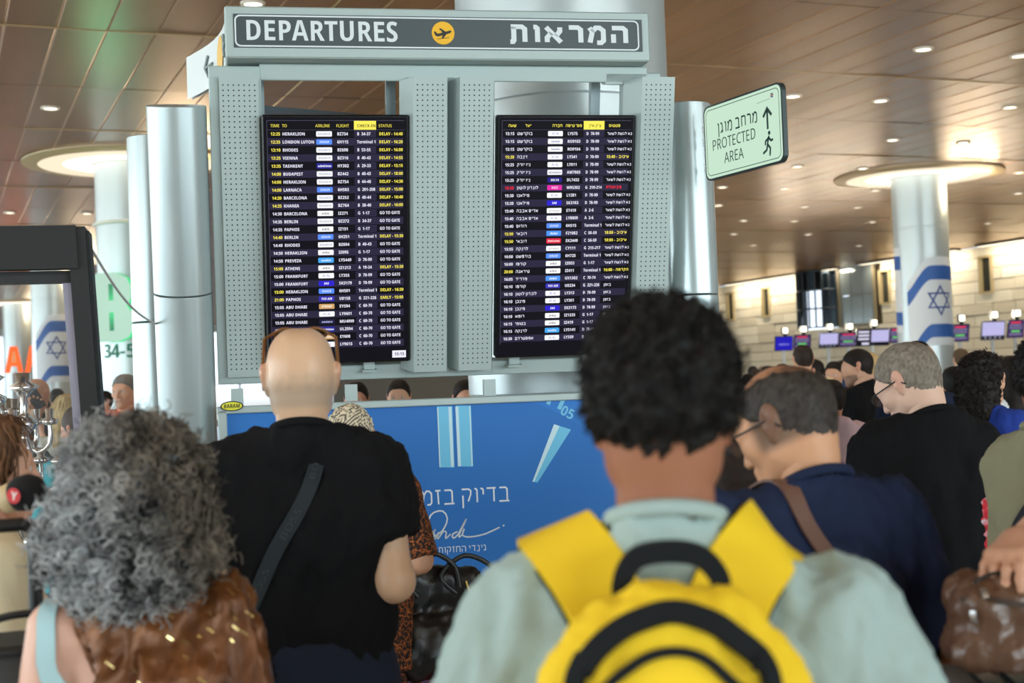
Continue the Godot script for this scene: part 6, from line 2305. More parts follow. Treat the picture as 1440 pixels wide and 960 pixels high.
func crowd() -> void:
	# the queue in front of the check-in counters, twenty and more metres away
	var kinds := []
	var proto := [
		{"hair": {"style": "short", "col": lin(26, 20, 18), "thick": 0.012}, "top": {"mat": cloth(34, 34, 38)}, "yaw": 0.0},
		{"hair": {"style": "long", "col": lin(40, 28, 22), "thick": 0.014, "length": 0.26}, "top": {"mat": cloth(150, 90, 84)}, "yaw": 0.0},
		{"top": {"mat": cloth(206, 204, 198)}, "hair": {"style": "short", "col": lin(104, 88, 70), "thick": 0.008}},
		{"hair": {"style": "short", "col": lin(20, 16, 15), "thick": 0.02}, "top": {"mat": cloth(60, 74, 110), "sleeve": 0.8}},
	]
	var cols := [[34, 34, 38], [150, 90, 84], [206, 204, 198], [60, 74, 110], [96, 60, 56], [180, 150, 110], [40, 52, 60], [120, 120, 118]]
	var spots := [[1052, 20.0], [1062, 23.0], [1072, 25.5], [1079, 19.0], [1088, 24.0], [1099, 21.0], [1107, 26.0], [1058, 27.0], [1094, 27.5], [1084, 29.0], [1142, 21.0], [1152, 23.5], [1160, 19.0], [1168, 22.0], [1179, 25.0], [1187, 20.5], [1196, 26.0], [1229, 22.0], [1238, 18.0], [1246, 24.0], [1361, 20.5], [1369, 23.0], [1377, 19.0], [1389, 24.0], [1399, 21.0], [1408, 25.0], [1417, 19.5], [1431, 22.5], [1334, 25.0], [1322, 29.5], [30, 21.0], [66, 24.0], [110, 22.0], [152, 26.0], [132, 20.0]]
	var shown := ["dark-haired person in a dark top", "long-haired person in a reddish top", "brown-haired person in a white top", "dark-haired person in a blue top"]
	for i in spots.size():
		var k := i % 4
		var z: float = spots[i][1]
		var base := at(spots[i][0], 520, z)
		for tries in 6:
			for q in get_children():
				if q.has_meta("category") and q.get_meta("category") == "person" and Vector2(q.position.x - base.x, q.position.z - base.z).length() < 0.62:
					z += 0.7
					base = at(spots[i][0], 520, z)
		var left: bool = spots[i][0] < 400
		var lab: String = shown[k] + (" in the far crowd behind the glass" if left else " in the far check-in crowd")
		var grp: String = "far crowd, " + shown[k] + (" on the left" if left else " at check-in")
		var o: Node3D
		if i < 4:
			var s: Dictionary = proto[k]
			s.merge({"at": Vector3(base.x, 0, base.z), "h": 1.70, "label": lab, "group": grp, "cell": 0.028, "face": false, "skin": lin(206, 156, 130), "head_cell": 0.014, "hand_cell": 0.01}, true)
			o = person(s)
			kinds.append(o)
		else:
			o = kinds[k].duplicate()
			o.name = numbered("person")
			add_child(o)
			tag(o, lab, "person", grp)
			o.position = Vector3(base.x, 0, base.z)
		o.scale = Vector3.ONE * rng.randf_range(0.94, 1.06)
		o.rotation.y = rng.randf_range(-0.9, 0.9) + (PI if rng.randf() < 0.3 else 0.0)

# ---------------------------------------------------------------- luggage, showcase, check-in
func rolling_case(label: String, where: Vector3, turn: float, size: Vector3, shell: Material, ribs: int, handle_h: float, rod: Material) -> Node3D:
	var o := thing("suitcase", label, "suitcase", where, turn)
	var h := size.y
	var b := MB.new()
	b.cbox(V(0, 0.06 + h / 2, 0), V(size.x, h, size.z), minf(size.z, size.x) * 0.18)
	obj("shell", b, shell, o)
	for i in ribs:
		var r := MB.new()
		var x := size.x * (-0.40 + 0.80 * i / maxi(ribs - 1, 1))
		r.tube([V(x, 0.09, size.z / 2), V(x, 0.02 + h, size.z / 2), V(x, 0.062 + h, size.z * 0.33), V(x, 0.062 + h, -size.z * 0.33), V(x, 0.02 + h, -size.z / 2), V(x, 0.09, -size.z / 2)], 0.006, 6)
		obj("rib", r, shell, o)
	for sx in [-1.0, 1.0]:
		for sz in [-1.0, 1.0]:
			var w := MB.new()
			w.xf = Transform3D(Basis(Vector3.BACK, PI / 2), V(size.x * 0.38 * sx, 0.03, size.z * 0.32 * sz))
			w.lathe([Vector2(0, -0.012), Vector2(0.028, -0.012), Vector2(0.03, 0), Vector2(0.028, 0.012), Vector2(0, 0.012)], 14)
			obj("wheel", w, mat(26, 26, 28, 0.6), o)
	if handle_h > 0.0:
		for sx in [-1.0, 1.0]:
			var t := MB.new()
			t.tube([V(0.075 * sx, h, -size.z * 0.36), V(0.075 * sx, h + handle_h, -size.z * 0.36)], 0.008, 8)
			obj("handle_rod", t, rod, o)
		var g := MB.new()
		g.tube(smooth_path([V(-0.078, h + handle_h - 0.03, -size.z * 0.36), V(-0.075, h + handle_h + 0.01, -size.z * 0.36), V(0, h + handle_h + 0.02, -size.z * 0.36), V(0.075, h + handle_h + 0.01, -size.z * 0.36), V(0.078, h + handle_h - 0.03, -size.z * 0.36)], 14), 0.014, 8)
		obj("grip", g, mat(22, 22, 24, 0.5), o)
	return o

func luggage() -> void:
	# red case with steel handle rods by the poster, black handbag hung on it
	var p := at(626, 925, 4.75)
	rolling_case("red suitcase with tall steel handle beside the leopard print dress", V(p.x, 0, p.z), 0.25, V(0.36, 0.56, 0.24), mat(150, 40, 34, 0.35), 4, 0.40, mat(190, 194, 196, 0.25, 0.9))
	var hb := thing("handbag", "black leather handbag with looping straps hung on the red suitcase", "handbag", at(622, 868, 4.62), 0.3)
	var n := nets([cap(V(-0.09, 0.10, 0), V(0.09, 0.10, 0), 0.055, 0.055, V(1, 1.2, 0.8)), cap(V(-0.10, -0.06, 0), V(0.10, -0.06, 0), 0.085, 0.085, V(1, 1, 0.8)), cap(V(-0.11, -0.12, 0), V(0.11, -0.12, 0), 0.075, 0.075)], 0.012, 0.04)
	ruffle(n, V(12, 8, 12), 0.02)
	var mb := MB.new()
	mb.raw(n[0], n[1], n[2], Transform3D())
	obj("bag", mb, mat(24, 26, 28, 0.35), hb)
	for s in [[-0.11, 0.22, 0.05], [-0.08, 0.16, -0.02], [0.02, 0.2, 0.04]]:
		var t := MB.new()
		t.tube(smooth_path([V(s[0] + 0.02, 0.08, s[2]), V(s[0] - 0.03, s[1] * 0.7, s[2]), V(s[0] + 0.05, s[1], s[2]), V(s[0] + 0.14, s[1] * 0.8, s[2]), V(s[0] + 0.16, 0.10, s[2])], 18), 0.008, 6, 0.4, V(0, 0, 1))
		obj("strap", t, mat(28, 30, 32, 0.4), hb)
	var zp := MB.new()
	zp.tube([V(0.07, 0.12, 0.055), V(0.09, 0.03, 0.075)], 0.004, 6)
	obj("zip", zp, mat(190, 160, 90, 0.3, 0.8), hb)
	# dark case with a black handle at the lower left
	var q := at(28, 880, 2.55)
	var d := thing("suitcase", "dark grey soft suitcase with black handle at the lower left corner", "suitcase", V(q.x, 0, q.z), 0.35)
	var b := MB.new()
	b.cbox(V(-0.05, 0.62, 0), V(0.46, 1.12, 0.26), 0.05)
	obj("shell", b, mat(70, 74, 76, 0.7), d)
	for z in [0.085, 0.05]:
		var pipe := MB.new()
		pipe.tube([V(-0.27, 0.2, z + 0.045), V(0.17, 0.2, z + 0.045), V(0.182, 1.10, z + 0.045), V(0.12, 1.175, z + 0.045), V(-0.22, 1.175, z + 0.045)], 0.007, 6)
		obj("piping", pipe, mat(30, 32, 34, 0.6), d)
	var hd := MB.new()
	hd.tube(smooth_path([V(-0.08, 1.18, 0.0), V(-0.04, 1.215, 0.0), V(0.04, 1.22, 0.0), V(0.10, 1.20, 0.0), V(0.13, 1.175, 0.0)], 16), 0.012, 8, 0.6)
	obj("carry_handle", hd, mat(30, 32, 34, 0.6), d)
	var tr := MB.new()
	tr.tube([V(-0.14, 1.18, -0.08), V(-0.14, 1.36, -0.08), V(-0.12, 1.375, -0.08), V(0.01, 1.375, -0.08), V(0.03, 1.36, -0.08), V(0.03, 1.18, -0.08)], 0.013, 8)
	obj("trolley_handle", tr, mat(20, 20, 22, 0.5), d)
	# silver ribbed case with the brown leather bag on top, at the right
	var r := at(1442, 940, 2.35)
	var top := r.y
	var sc := rolling_case("silver ribbed hard suitcase under the brown leather bag", V(r.x + 0.02, 0, r.z - 0.02), -0.12, V(0.44, top - 0.075, 0.30), mat(186, 190, 192, 0.3, 0.6), 0, 0.0, mat(180, 180, 180))
	for i in 9:
		var rb := MB.new()
		var x := -0.20 + i * 0.05
		rb.tube([V(x, 0.1, 0.153), V(x, top - 0.05, 0.153), V(x, top - 0.012, 0.11), V(x, top - 0.012, -0.11), V(x, top - 0.05, -0.153), V(x, 0.1, -0.153)], 0.004, 6)
		obj("groove", rb, mat(40, 42, 44, 0.5), sc)
	var lb := thing("leather_bag", "brown leather bag with silver zips on the silver suitcase", "bag", V(r.x + 0.045, top, r.z), -0.12)
	var leather := StandardMaterial3D.new()
	leather.albedo_color = Color8(96, 66, 48)
	leather.roughness = 0.38
	leather.metallic_specular = 0.6
	leather.normal_enabled = true
	leather.normal_texture = noise_tex(0.05, Color.BLACK, Color.WHITE, 21, 3, 256, true)
	leather.normal_scale = 0.25
	leather.uv1_triplanar = true
	leather.uv1_scale = V(4, 4, 4)
	var hull := [cap(V(-0.11, 0.085, 0), V(0.18, 0.085, 0), 0.055, 0.055, V(1, 1.1, 1.25)), cap(V(-0.055, 0.185, 0.0), V(0.18, 0.195, 0.0), 0.018, 0.018), cap(V(-0.075, 0.15, 0.0), V(0.18, 0.155, 0.0), 0.034, 0.034)]
	for z in [-0.055, 0.055]:
		hull.append(cap(V(-0.135, 0.036, z), V(0.19, 0.036, z), 0.034, 0.034))
		hull.append(cap(V(-0.128, 0.118, z * 0.9), V(0.19, 0.118, z * 0.9), 0.028, 0.028))
	var ln := nets(hull, 0.0065, 0.035, [[Vector3.DOWN, 0.0]])
	ruffle(ln, V(9, 6, 9), 0.016, 2.0)
	ruffle(ln, V(30, 12, 30), 0.007, 6.0)
	var lm := MB.new()
	lm.raw(ln[0], ln[1], ln[2], Transform3D())
	obj("bag", lm, leather, lb)
	var fl := lay(ln[0], ln[1], [V(-0.145, 0.122, 0.06), V(-0.05, 0.118, 0.09), V(0.06, 0.108, 0.09), V(0.16, 0.10, 0.08)], 0.002, 22)
	obj("flap_edge", band(fl[0], fl[1], 0.008, 0.006), mat(58, 40, 30, 0.5), lb)
	var zl := lay(ln[0], ln[1], [V(-0.125, 0.142, 0.05), V(-0.10, 0.168, 0.05), V(-0.06, 0.172, 0.06), V(0.02, 0.165, 0.07), V(0.14, 0.162, 0.07)], 0.002, 26)
	var zt := MB.new()
	zt.tube(zl[0], 0.003, 6)
	obj("zip", zt, mat(24, 22, 22, 0.5), lb)
	for e in [V(-0.122, 0.14, 0.075), V(-0.135, 0.112, 0.082)]:
		var pl := lay(ln[0], ln[1], [e, e + V(0, -0.018, 0)], 0.004, 4)
		obj("zip_pull", band(pl[0], pl[1], 0.010, 0.004), mat(200, 200, 200, 0.25, 0.9), lb)
	# pink and red printed bag behind the leather one
	var pk := thing("printed_bag", "small pink and red printed bag hanging behind the grey-haired man", "bag", at(1400, 742, 3.9), 0.2)
	var pn := nets([cap(V(0.0, 0.02, 0), V(0.01, -0.05, 0), 0.035, 0.055, V(0.7, 1, 0.5)), cap(V(-0.01, 0.07, 0), V(0, 0.02, 0), 0.018, 0.03)], 0.008, 0.02)
	ruffle(pn, V(30, 30, 30), 0.02)
	var pv: PackedVector3Array = pn[0]
	var pc := PackedColorArray()
	for v in pv:
		var f := noise.get_noise_3d(v.x * 40, v.y * 40, v.z * 40)
		pc.append(lin(228, 40, 60) if f > -0.1 else (lin(240, 150, 160) if f > -0.35 else lin(210, 210, 220)))
	var pm := MB.new()
	pm.raw(pn[0], pn[1], pn[2], Transform3D(), pc)
	obj("bag", pm, vmat(0.6), pk)
	# pink jumper and grey trousers bundle on a cart, and the cart
	var ct := thing("luggage_trolley", "luggage trolley with blue rails beside the bearded man", "trolley", V(at(1182, 580, 11.6).x, 0, at(1182, 580, 11.6).z), 0.3)
	var fr := MB.new()
	for sx in [-1.0, 1.0]:
		fr.tube([V(0.28 * sx, 0.12, 0.4), V(0.28 * sx, 0.12, -0.45), V(0.28 * sx, 1.0, -0.55)], 0.02, 8)
	fr.tube([V(-0.28, 1.0, -0.55), V(0.28, 1.0, -0.55)], 0.02, 8)
	obj("frame", fr, mat(176, 180, 184, 0.3, 0.8), ct)
	for y in [1.28, 1.05]:
		var rl := MB.new()
		rl.box(V(0, y, -0.55), V(0.62, 0.06, 0.04))
		obj("rail", rl, mat(46, 130, 206, 0.4), ct)
	for i in 6:
		var ba := MB.new()
		ba.box(V(-0.25 + i * 0.1, 1.17, -0.55), V(0.03, 0.2, 0.02))
		obj("slat", ba, mat(206, 212, 216, 0.4), ct)
	for sx in [-1.0, 1.0]:
		var w := MB.new()
		w.xf = Transform3D(Basis(Vector3.BACK, PI / 2), V(0.26 * sx, 0.07, 0.3))
		w.lathe([Vector2(0, -0.02), Vector2(0.07, -0.02), Vector2(0.07, 0.02), Vector2(0, 0.02)], 16)
		obj("wheel", w, mat(30, 30, 32, 0.6), ct)

func bending_person() -> void:
	# bent double over a bag: pink top, grey trousers
	var p := at(1186, 640, 8.9)
	var o := thing("person", "person in pink top and grey trousers bending down beside the bearded man", "person", V(p.x, 0, p.z), 0.5)
	var skin := nets([cap(V(-0.30, 0.72, 0), V(-0.38, 0.70, 0), 0.055, 0.055), cap(V(-0.46, 0.70, 0), V(-0.46, 0.70, 0), 0.085, 0.085, V(1, 1.2, 1)), cap(V(-0.28, 0.74, 0.17), V(-0.40, 0.52, 0.2), 0.045, 0.04), cap(V(-0.40, 0.52, 0.2), V(-0.46, 0.30, 0.16), 0.038, 0.028), cap(V(-0.28, 0.74, -0.17), V(-0.40, 0.52, -0.2), 0.045, 0.04), cap(V(-0.40, 0.52, -0.2), V(-0.46, 0.30, -0.16), 0.038, 0.028), cap(V(-0.28, 0.78, -0.1), V(-0.28, 0.78, 0.1), 0.08, 0.08), cap(V(-0.2, 0.8, 0), V(0.05, 0.92, 0), 0.09, 0.1)], 0.02, 0.03)
	var mb := MB.new()
	mb.paint(lin(206, 156, 130))
	mb.raw(skin[0], skin[1], skin[2], Transform3D())
	for s in [-1.0, 1.0]:
		var hn := hand_shape(0.5, 0.008)
		mb.raw(hn[0], hn[1], hn[2], Transform3D(basis_from(V(-0.1, -1, 0), V(-1, 0, 0)) * (Basis.from_scale(V(1, 1, 1)) if s > 0 else Basis.from_scale(V(-1, 1, 1))), V(-0.46, 0.30, 0.16 * s)))
	obj("body", mb, vmat(0.5, 0.0, 0.4), o)
	var tn := nets([cap(V(-0.26, 0.80, -0.1), V(-0.26, 0.80, 0.1), 0.105, 0.105), cap(V(-0.2, 0.82, 0), V(0.0, 0.95, 0), 0.13, 0.13, V(1, 1, 1.2)), cap(V(-0.28, 0.77, 0.17), V(-0.36, 0.60, 0.19), 0.065, 0.07, Vector3.ONE, true), cap(V(-0.28, 0.77, -0.17), V(-0.36, 0.60, -0.19), 0.065, 0.07, Vector3.ONE, true)], 0.02, 0.04)
	var tm := MB.new()
	tm.raw(tn[0], tn[1], tn[2], Transform3D())
	obj("shirt", tm, cloth(240, 166, 182), o)
	var ln := nets([cap(V(0.05, 0.92, -0.09), V(0.05, 0.92, 0.09), 0.125, 0.125), cap(V(0.06, 0.90, 0.09), V(-0.02, 0.50, 0.11), 0.10, 0.07), cap(V(-0.02, 0.50, 0.11), V(0.05, 0.06, 0.11), 0.07, 0.06), cap(V(0.06, 0.90, -0.09), V(-0.02, 0.50, -0.11), 0.10, 0.07), cap(V(-0.02, 0.50, -0.11), V(0.05, 0.06, -0.11), 0.07, 0.06)], 0.02, 0.03)
	ruffle(ln, V(7, 5, 7), 0.02)
	var lm := MB.new()
	lm.raw(ln[0], ln[1], ln[2], Transform3D())
	obj("trousers", lm, cloth(176, 178, 176), o)
	var hn2 := nets([cap(V(-0.47, 0.71, 0), V(-0.47, 0.71, 0), 0.098, 0.098, V(1, 1.15, 1))], 0.014, 0.02, [[V(-0.6, -0.8, 0).normalized(), -0.27]])
	var hm := MB.new()
	hm.raw(hn2[0], hn2[1], hn2[2], Transform3D())
	obj("hair", hm, mat(40, 30, 26, 0.7), o)
	for s in [-1.0, 1.0]:
		var sh := nets([cap(V(0.06, 0.045, 0.11 * s), V(-0.10, 0.04, 0.11 * s), 0.045, 0.038)], 0.016, 0.02)
		var sm := MB.new()
		sm.raw(sh[0], sh[1], sh[2], Transform3D())
		obj("shoe", sm, mat(220, 220, 220, 0.6), o)

func showcase() -> void:
	# tall black display case with a glass front at the left
	var depth := 4.4
	var o := thing("display_case", "tall black-framed glass display case at the left edge", "display case", Vector3.ZERO)
	var tr := at(122, 316, depth)
	var yaw := 0.20
	o.position = V(tr.x, 0, tr.z)
	o.rotation.y = yaw
	var sl := 0.075
	var post := func(x: float, y: float, z: float) -> Vector3: return V(x - (y - tr.y) * -0.0 + (tr.y - y) * sl * 0.55, y, z - (tr.y - y) * sl * 0.5)
	var black := mat(20, 22, 22, 0.6)
	var ytop := tr.y
	var ybot := 0.0
	var fr := MB.new()
	var hexa := func(mb: MB, x0: float, x1: float, y0: float, y1: float, z0: float, z1: float) -> void:
		var c := []
		for z in [z0, z1]:
			for y in [y0, y1]:
				for x in [x0, x1]:
					c.append(post.call(x, y, z))
		mb.quad(c[4], c[5], c[7], c[6], Vector3.BACK)
		mb.quad(c[0], c[1], c[3], c[2], Vector3.FORWARD)
		mb.quad(c[0], c[4], c[6], c[2], Vector3.LEFT)
		mb.quad(c[1], c[5], c[7], c[3], Vector3.RIGHT)
		mb.quad(c[2], c[3], c[7], c[6], Vector3.UP)
		mb.quad(c[0], c[1], c[5], c[4], Vector3.DOWN)
	hexa.call(fr, -0.062, -0.008, ybot, ytop - 0.003, -0.10, -0.012)
	hexa.call(fr, -0.036, 0.0, ybot, ytop - 0.012, -0.16, -0.05)
	obj("post", fr, black, o)
	var bm := MB.new()
	hexa.call(bm, -1.3, -0.035, ytop - 0.135, ytop, -0.06, 0.0)
	hexa.call(bm, -1.3, -0.04, ytop - 0.175, ytop - 0.137, -0.10, -0.05)
	obj("top_beam", bm, black, o)
	var jm := MB.new()
	hexa.call(jm, -0.092, -0.062, ybot, ytop - 0.172, -0.14, -0.06)
	obj("inner_jamb", jm, mat(186, 182, 204, 0.3, 0.2), o, "pale lilac inner edge of the frame")
	var bx := MB.new()
	hexa.call(bx, -1.3, -0.02, 0.0, 0.78, -0.6, -0.06)
	obj("plinth", bx, black, o)
	var gl := MB.new()
	hexa.call(gl, -1.3, -0.066, 0.78, ytop - 0.15, -0.052, -0.046)
	obj("pane", gl, glass_mat(0.03), o)
	# silver candlesticks standing in the case
	var silver := mat(222, 220, 216, 0.16, 0.95)
	var cs := [[37, 585, 4.62, 1.0], [-10, 556, 4.80, 1.05]]
	for i in 2:
		var base := at(cs[i][0], 690, cs[i][2])
		var topy := at(cs[i][0], 524 if i == 0 else 512, cs[i][2]).y
		var c := thing("candlestick", ["ornate silver branched candlestick in the display case, nearer the post", "ornate silver branched candlestick in the display case at the left edge"][i], "candlestick", V(base.x, 0.782, base.z), 0.3)
		var hh := topy - 0.782
		var prof := [Vector2(0.0, 0.0), Vector2(0.085, 0.0), Vector2(0.09, 0.015), Vector2(0.07, 0.03), Vector2(0.03, 0.07), Vector2(0.018, 0.12)]
		var y := 0.12
		var j := 0
		while y < hh - 0.14:
			prof.append_array([Vector2(0.013, y), Vector2(0.024 + 0.012 * (j % 3), y + 0.02), Vector2(0.030 + 0.012 * (j % 3), y + 0.04), Vector2(0.022, y + 0.06), Vector2(0.012, y + 0.07)])
			y += 0.085
			j += 1
		prof.append_array([Vector2(0.012, hh - 0.08), Vector2(0.03, hh - 0.06), Vector2(0.05, hh - 0.045), Vector2(0.022, hh - 0.03), Vector2(0.026, hh), Vector2(0.0, hh)])
		var st := MB.new()
		st.lathe(prof, 24)
		obj("stem", st, silver, c)
		for a in 4:
			var an := a * PI / 2 + 0.4
			var d := V(cos(an), 0, sin(an))
			for tier in 2:
				var y0 := hh - 0.22 - tier * 0.13
				var rr := 0.085 + tier * 0.03
				var ar := MB.new()
				ar.tube(smooth_path([V(0, y0, 0), d * rr * 0.5 + V(0, y0 - 0.04, 0), d * rr + V(0, y0 - 0.01, 0), d * rr + V(0, y0 + 0.05, 0)], 14), 0.008, 8)
				obj("arm", ar, silver, c)
				var cu := MB.new()
				cu.lathe([Vector2(0.0, 0.0), Vector2(0.022, 0.004), Vector2(0.030, 0.018), Vector2(0.012, 0.026), Vector2(0.014, 0.055), Vector2(0.0, 0.055)], 16, d * rr + V(0, y0 + 0.045, 0))
				obj("cup", cu, silver, c)
	# thin cable from the case to the board post
	var cb := thing("cable", "thin grey cable slung between the display case and the board post", "cable", at(124, 342, 4.5))
	var e1 := at(221, 456, 5.75) - cb.position
	var cm := MB.new()
	var pts := []
	for i in 13:
		var f := i / 12.0
		pts.append(e1 * f + V(0, -0.05 * sin(PI * f), 0))
	cm.tube(pts, 0.0045, 8)
	obj("cord", cm, mat(186, 186, 180, 0.4), cb)

func letters() -> void:
	# gate letter on the steel column: big mint letter with green glowing edges, numbers below
	var c := rm(2.95, 0, -23.1)
	var dir := (Vector3(0, 0, 0) - c)
	var yaw := atan2(dir.x, dir.z) - 0.32
	var o := thing("gate_letter", "tall glowing mint green letter B on the steel column", "sign", V(c.x, 0, c.z), yaw)
	var y0 := at(165, 478, 22.2).y
	var y1 := at(165, 389, 22.2).y
	var h := y1 - y0
	var w := 0.52
	var outer := PackedVector2Array()
	for k in 4:
		outer.append([Vector2(0, 0), Vector2(0, h), Vector2(w * 0.55, h), Vector2(w * 0.85, h * 0.93)][k])
	outer.append_array(PackedVector2Array([Vector2(w * 0.95, h * 0.82), Vector2(w * 0.95, h * 0.64), Vector2(w * 0.86, h * 0.55), Vector2(w * 0.72, h * 0.515), Vector2(w * 0.88, h * 0.47), Vector2(w, h * 0.36), Vector2(w, h * 0.16), Vector2(w * 0.88, h * 0.05), Vector2(w * 0.6, 0)]))
	var big := Geometry2D.offset_polygon(outer, 0.035, Geometry2D.JOIN_ROUND)[0]
	var back := MB.new()
	back.xf = Transform3D(Basis(), V(-0.33, y0, 0.64))
	back.poly(big, 0.0, 0.10)
	obj("edge_glow", back, glow(40, 190, 110, 1.6), o, "green glowing rim of the letter")
	var face := MB.new()
	face.xf = Transform3D(Basis(), V(-0.33, y0, 0.65))
	face.poly(big, 0.02, 0.01)
	obj("face", face, glow(206, 246, 224, 0.75), o)
	for e in [[0.60, 0.86], [0.13, 0.42]]:
		var slot := MB.new()
		slot.xf = Transform3D(Basis(), V(-0.33, y0, 0.65))
		slot.poly(PackedVector2Array([Vector2(w * 0.36, h * e[0]), Vector2(w * 0.50, h * e[0]), Vector2(w * 0.50, h * e[1]), Vector2(w * 0.36, h * e[1])]), 0.024)
		obj("counter", slot, mat(60, 110, 92, 0.6), o)
	var om := OmniLight3D.new()
	om.omni_range = 30.0
	om.omni_attenuation = 2.0
	om.light_size = 0.3
	light_node(om, "letter_light", V(-0.05, (y0 + y1) / 2, 0.85), 0.5, Color(0.5, 1.0, 0.7), o)
	var nm := thing("gate_numbers", "green numbers 34-55 under the letter B on the column", "sign", V(c.x, 0, c.z), yaw + 0.1)
	var nb := MB.new()
	var yy := at(170, 503, 22.2).y
	var x := -0.42
	for ch in "34-55":
		var g := glyph(ch, true)
		var i0 := nb.v.size()
		for p in g[0]:
			var a: float = (x + p.x * 0.21) / 0.55
			nb.put(V(sin(a) * 0.534, yy + p.y * 0.21, cos(a) * 0.534), V(sin(a), 0, cos(a)))
		for k in range(0, g[0].size(), 3):
			nb.tri(i0 + k, i0 + k + 1, i0 + k + 2)
		x += g[1] * 0.21
	obj("numbers", nb, mat(46, 120, 96, 0.6), nm)
	# orange neon letters far behind the glass
	for i in 2:
		var p := at([20, 48][i], 524, 48.0)
		var a := thing("neon_letter", ["orange neon letter A far behind the glass, the left one", "orange neon letter A far behind the glass, the right one"][i], "sign", p, 0.3)
		var hh := at(20, 487, 48.0).y - p.y
		var out := PackedVector2Array([Vector2(-0.30, 0), Vector2(-0.14, 0), Vector2(-0.09, hh * 0.25), Vector2(0.09, hh * 0.25), Vector2(0.14, 0), Vector2(0.30, 0), Vector2(0.12, hh), Vector2(-0.12, hh)])
		var fm := MB.new()
		fm.poly(out, 0.05, 0.1)
		obj("neon_tube", fm, glow(255, 96, 30, 1.4), a)
		var ct := MB.new()
		ct.poly(PackedVector2Array([Vector2(-0.075, hh * 0.4), Vector2(0.075, hh * 0.4), Vector2(0.03, hh * 0.8), Vector2(-0.03, hh * 0.8)]), 0.053)
		obj("counter", ct, glow(255, 180, 120, 0.7), a)
		var pole := MB.new()
		pole.box(V(0, -p.y / 2, 0), V(0.12, p.y, 0.08))
		obj("stand", pole, mat(150, 156, 158, 0.4, 0.4), a)
		var ol := OmniLight3D.new()
		ol.omni_range = 20.0
		ol.omni_attenuation = 2.0
		ol.light_size = 0.2
		light_node(ol, "neon_light", V(0, hh * 0.5, 0.3), 0.4, Color(1.0, 0.45, 0.2), a)

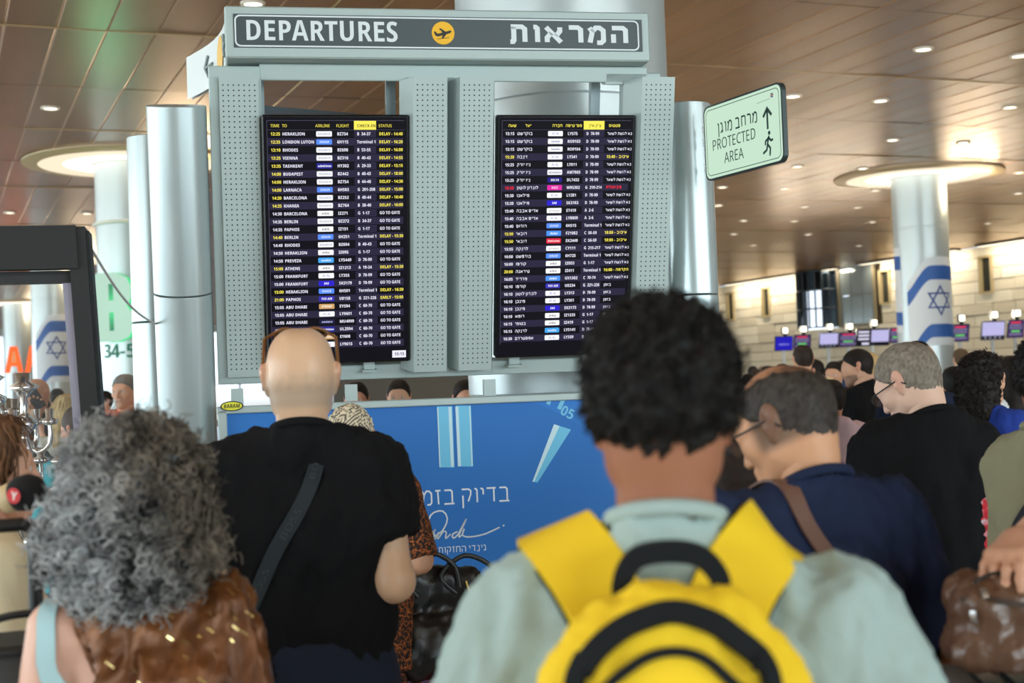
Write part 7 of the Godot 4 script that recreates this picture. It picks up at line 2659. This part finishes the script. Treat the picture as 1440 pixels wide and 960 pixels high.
func check_in() -> void:
	# screens over the desks with a square lamp on each
	var list := [[1102, 482.5, 24, 19, "blue", "royal blue check-in screen, leftmost of the row"], [1128, 480.5, 23, 19, "purple", "purple check-in screen next to the royal blue one"], [1165, 478, 26, 20, "lilac", "pale lilac check-in screen left of the glass bay edge"], [1193, 477, 26, 19, "purple", "purple check-in screen beside the wide black screen"], [1227, 474, 46, 23, "wide", "wide black check-in screen with white writing"], [1259, 471, 16, 20, "purple", "purple check-in screen half behind the flag column"], [1350, 468, 24, 23, "purple", "purple check-in screen right of the flag column"], [1396, 464.5, 32, 25, "lilac", "pale lilac check-in screen at the far right"], [1428, 462, 22, 24, "purple", "purple check-in screen behind the curly-haired person"]]
	for s in list:
		var z: float = 40.0 - (s[0] - 1100) * 0.018
		var p := at(s[0], s[1], z)
		var w: float = s[2] * z / FPX
		var h: float = s[3] * z / FPX
		var o := thing("check_in_screen", s[5], "screen", V(p.x, 0, p.z), 0.08)
		var tilt := Transform3D(Basis(Vector3.RIGHT, 0.25), V(0, p.y, 0))
		var fr := MB.new()
		fr.xf = tilt
		fr.box(Vector3.ZERO, V(w + 0.03, h + 0.03, 0.06))
		obj("frame", fr, mat(28, 28, 34, 0.4), o)
		var dp := MB.new()
		dp.xf = tilt
		dp.quad(V(-w / 2, -h / 2, 0.032), V(w / 2, -h / 2, 0.032), V(w / 2, h / 2, 0.032), V(-w / 2, h / 2, 0.032), Vector3.BACK)
		var col: Array = {"blue": [36, 30, 178], "purple": [66, 52, 96], "lilac": [186, 182, 226], "wide": [26, 22, 32]}[s[4]]
		var d := obj("display", dp, glow(col[0], col[1], col[2], 1.0), o)
		var a := MB.new()
		a.xf = tilt
		var b := MB.new()
		b.xf = tilt
		var rect := func(mb: MB, x0: float, y0: float, x1: float, y1: float) -> void:
			mb.quad(V(x0 * w, y0 * h, 0.035), V(x1 * w, y0 * h, 0.035), V(x1 * w, y1 * h, 0.035), V(x0 * w, y1 * h, 0.035), Vector3.BACK)
		match s[4]:
			"purple":
				rect.call(a, -0.35, 0.34, 0.3, 0.44)
				rect.call(b, -0.3, -0.18, 0.25, -0.08)
				var t := MB.new()
				t.xf = tilt
				for r in 3:
					for k in 7:
						rect.call(t, -0.42 + k * 0.12, [0.18, 0.02, -0.36][r], -0.36 + k * 0.12, [0.27, 0.11, -0.26][r])
				obj("menu_text", t, glow(168, 160, 196, 0.9), d)
				obj("red_line", a, glow(226, 60, 90, 1.0), d)
				obj("green_line", b, glow(110, 210, 110, 1.0), d)
			"lilac":
				rect.call(a, -0.5, -0.5, 0.5, -0.28)
				obj("dark_bar", a, glow(30, 30, 44, 1.0), d)
				for k in 4:
					rect.call(b, -0.38 + k * 0.22, -0.46, -0.30 + k * 0.22, -0.32)
				obj("bar_text", b, glow(170, 170, 190, 0.9), d)
			"blue":
				a.xf = tilt * Transform3D(Basis(), V(-w * 0.32, -h * 0.12, 0.036))
				write(a, "TERMINAL", 0, 0, 0, h * 0.11, false, w * 0.64 / text_width("TERMINAL", h * 0.11, false))
				obj("white_text", a, glow(200, 200, 240, 0.9), d)
			"wide":
				rect.call(a, -0.05, -0.28, 0.5, 0.46)
				obj("lilac_panel", a, glow(186, 182, 226, 1.0), d)
				for k in 3:
					rect.call(b, -0.46, 0.30 - k * 0.22, -0.12, 0.42 - k * 0.22)
				rect.call(b, -0.34, -0.44, -0.12, -0.30)
				obj("white_text", b, glow(226, 222, 246, 0.95), d)
		var pole := MB.new()
		pole.box(V(0, (p.y - h / 2) / 2, -0.05), V(0.07, p.y - h / 2, 0.05))
		obj("pole", pole, mat(170, 172, 170, 0.4, 0.4), o)
		if s[0] in [1259]:
			continue
		var lm := MB.new()
		var ly: float = p.y + h / 2 + 0.16
		lm.box(V(0.05, ly, 0), V(0.19, 0.20, 0.10))
		lm.box(V(0.05, ly - 0.13, 0), V(0.10, 0.08, 0.03))
		var lh := obj("lamp_housing", lm, mat(46, 44, 40, 0.5), o)
		var le := MB.new()
		le.quad(V(-0.02, ly - 0.07, 0.056), V(0.12, ly - 0.07, 0.056), V(0.12, ly + 0.08, 0.056), V(-0.02, ly + 0.08, 0.056), Vector3.BACK)
		obj("lamp", le, glow(255, 248, 226, 3.0), lh)
		var sp := SpotLight3D.new()
		sp.spot_angle = 60.0
		sp.spot_range = 15.0
		sp.spot_attenuation = 2.0
		sp.light_size = 0.08
		light_node(sp, "lamp_light", V(0.05, ly, 0.10), 1.2, Color(1.0, 0.96, 0.86), o)
		sp.rotation.y = PI
	# check-in desks under the screens
	for i in 7:
		var z := 39.0 - i * 1.1
		var p := at(1105 + i * 52, 520, z)
		var o := thing("check_in_desk", "check-in desk under the screens, hidden by the queue, number %s from the left" % ["one", "two", "three", "four", "five", "six", "seven"][i], "desk", V(p.x, 0, p.z + 1.2), 0.08)
		var b := MB.new()
		b.cbox(V(0, 0.5, 0), V(1.3, 1.0, 0.6), 0.02)
		obj("front", b, mat(150, 124, 96, 0.5), o)
		var t := MB.new()
		t.cbox(V(0, 1.03, 0), V(1.4, 0.05, 0.7), 0.01)
		obj("worktop", t, mat(60, 58, 56, 0.3), o)

func _ready() -> void:
	rng.seed = 20240607
	noise.seed = 3
	noise.frequency = 1.0
	setup()
	ceiling_and_floor()
	walls()
	columns()
	downlights()
	board()
	posts()
	poster()
	shelter_sign()
	letters()
	check_in()
	showcase()
	youth()
	curly_woman()
	bald_man()
	leopard_woman()
	navy_man()
	grey_man()
	olive_man()
	reporter()
	right_hand_person()
	mid_people()
	bending_person()
	crowd()
	luggage()
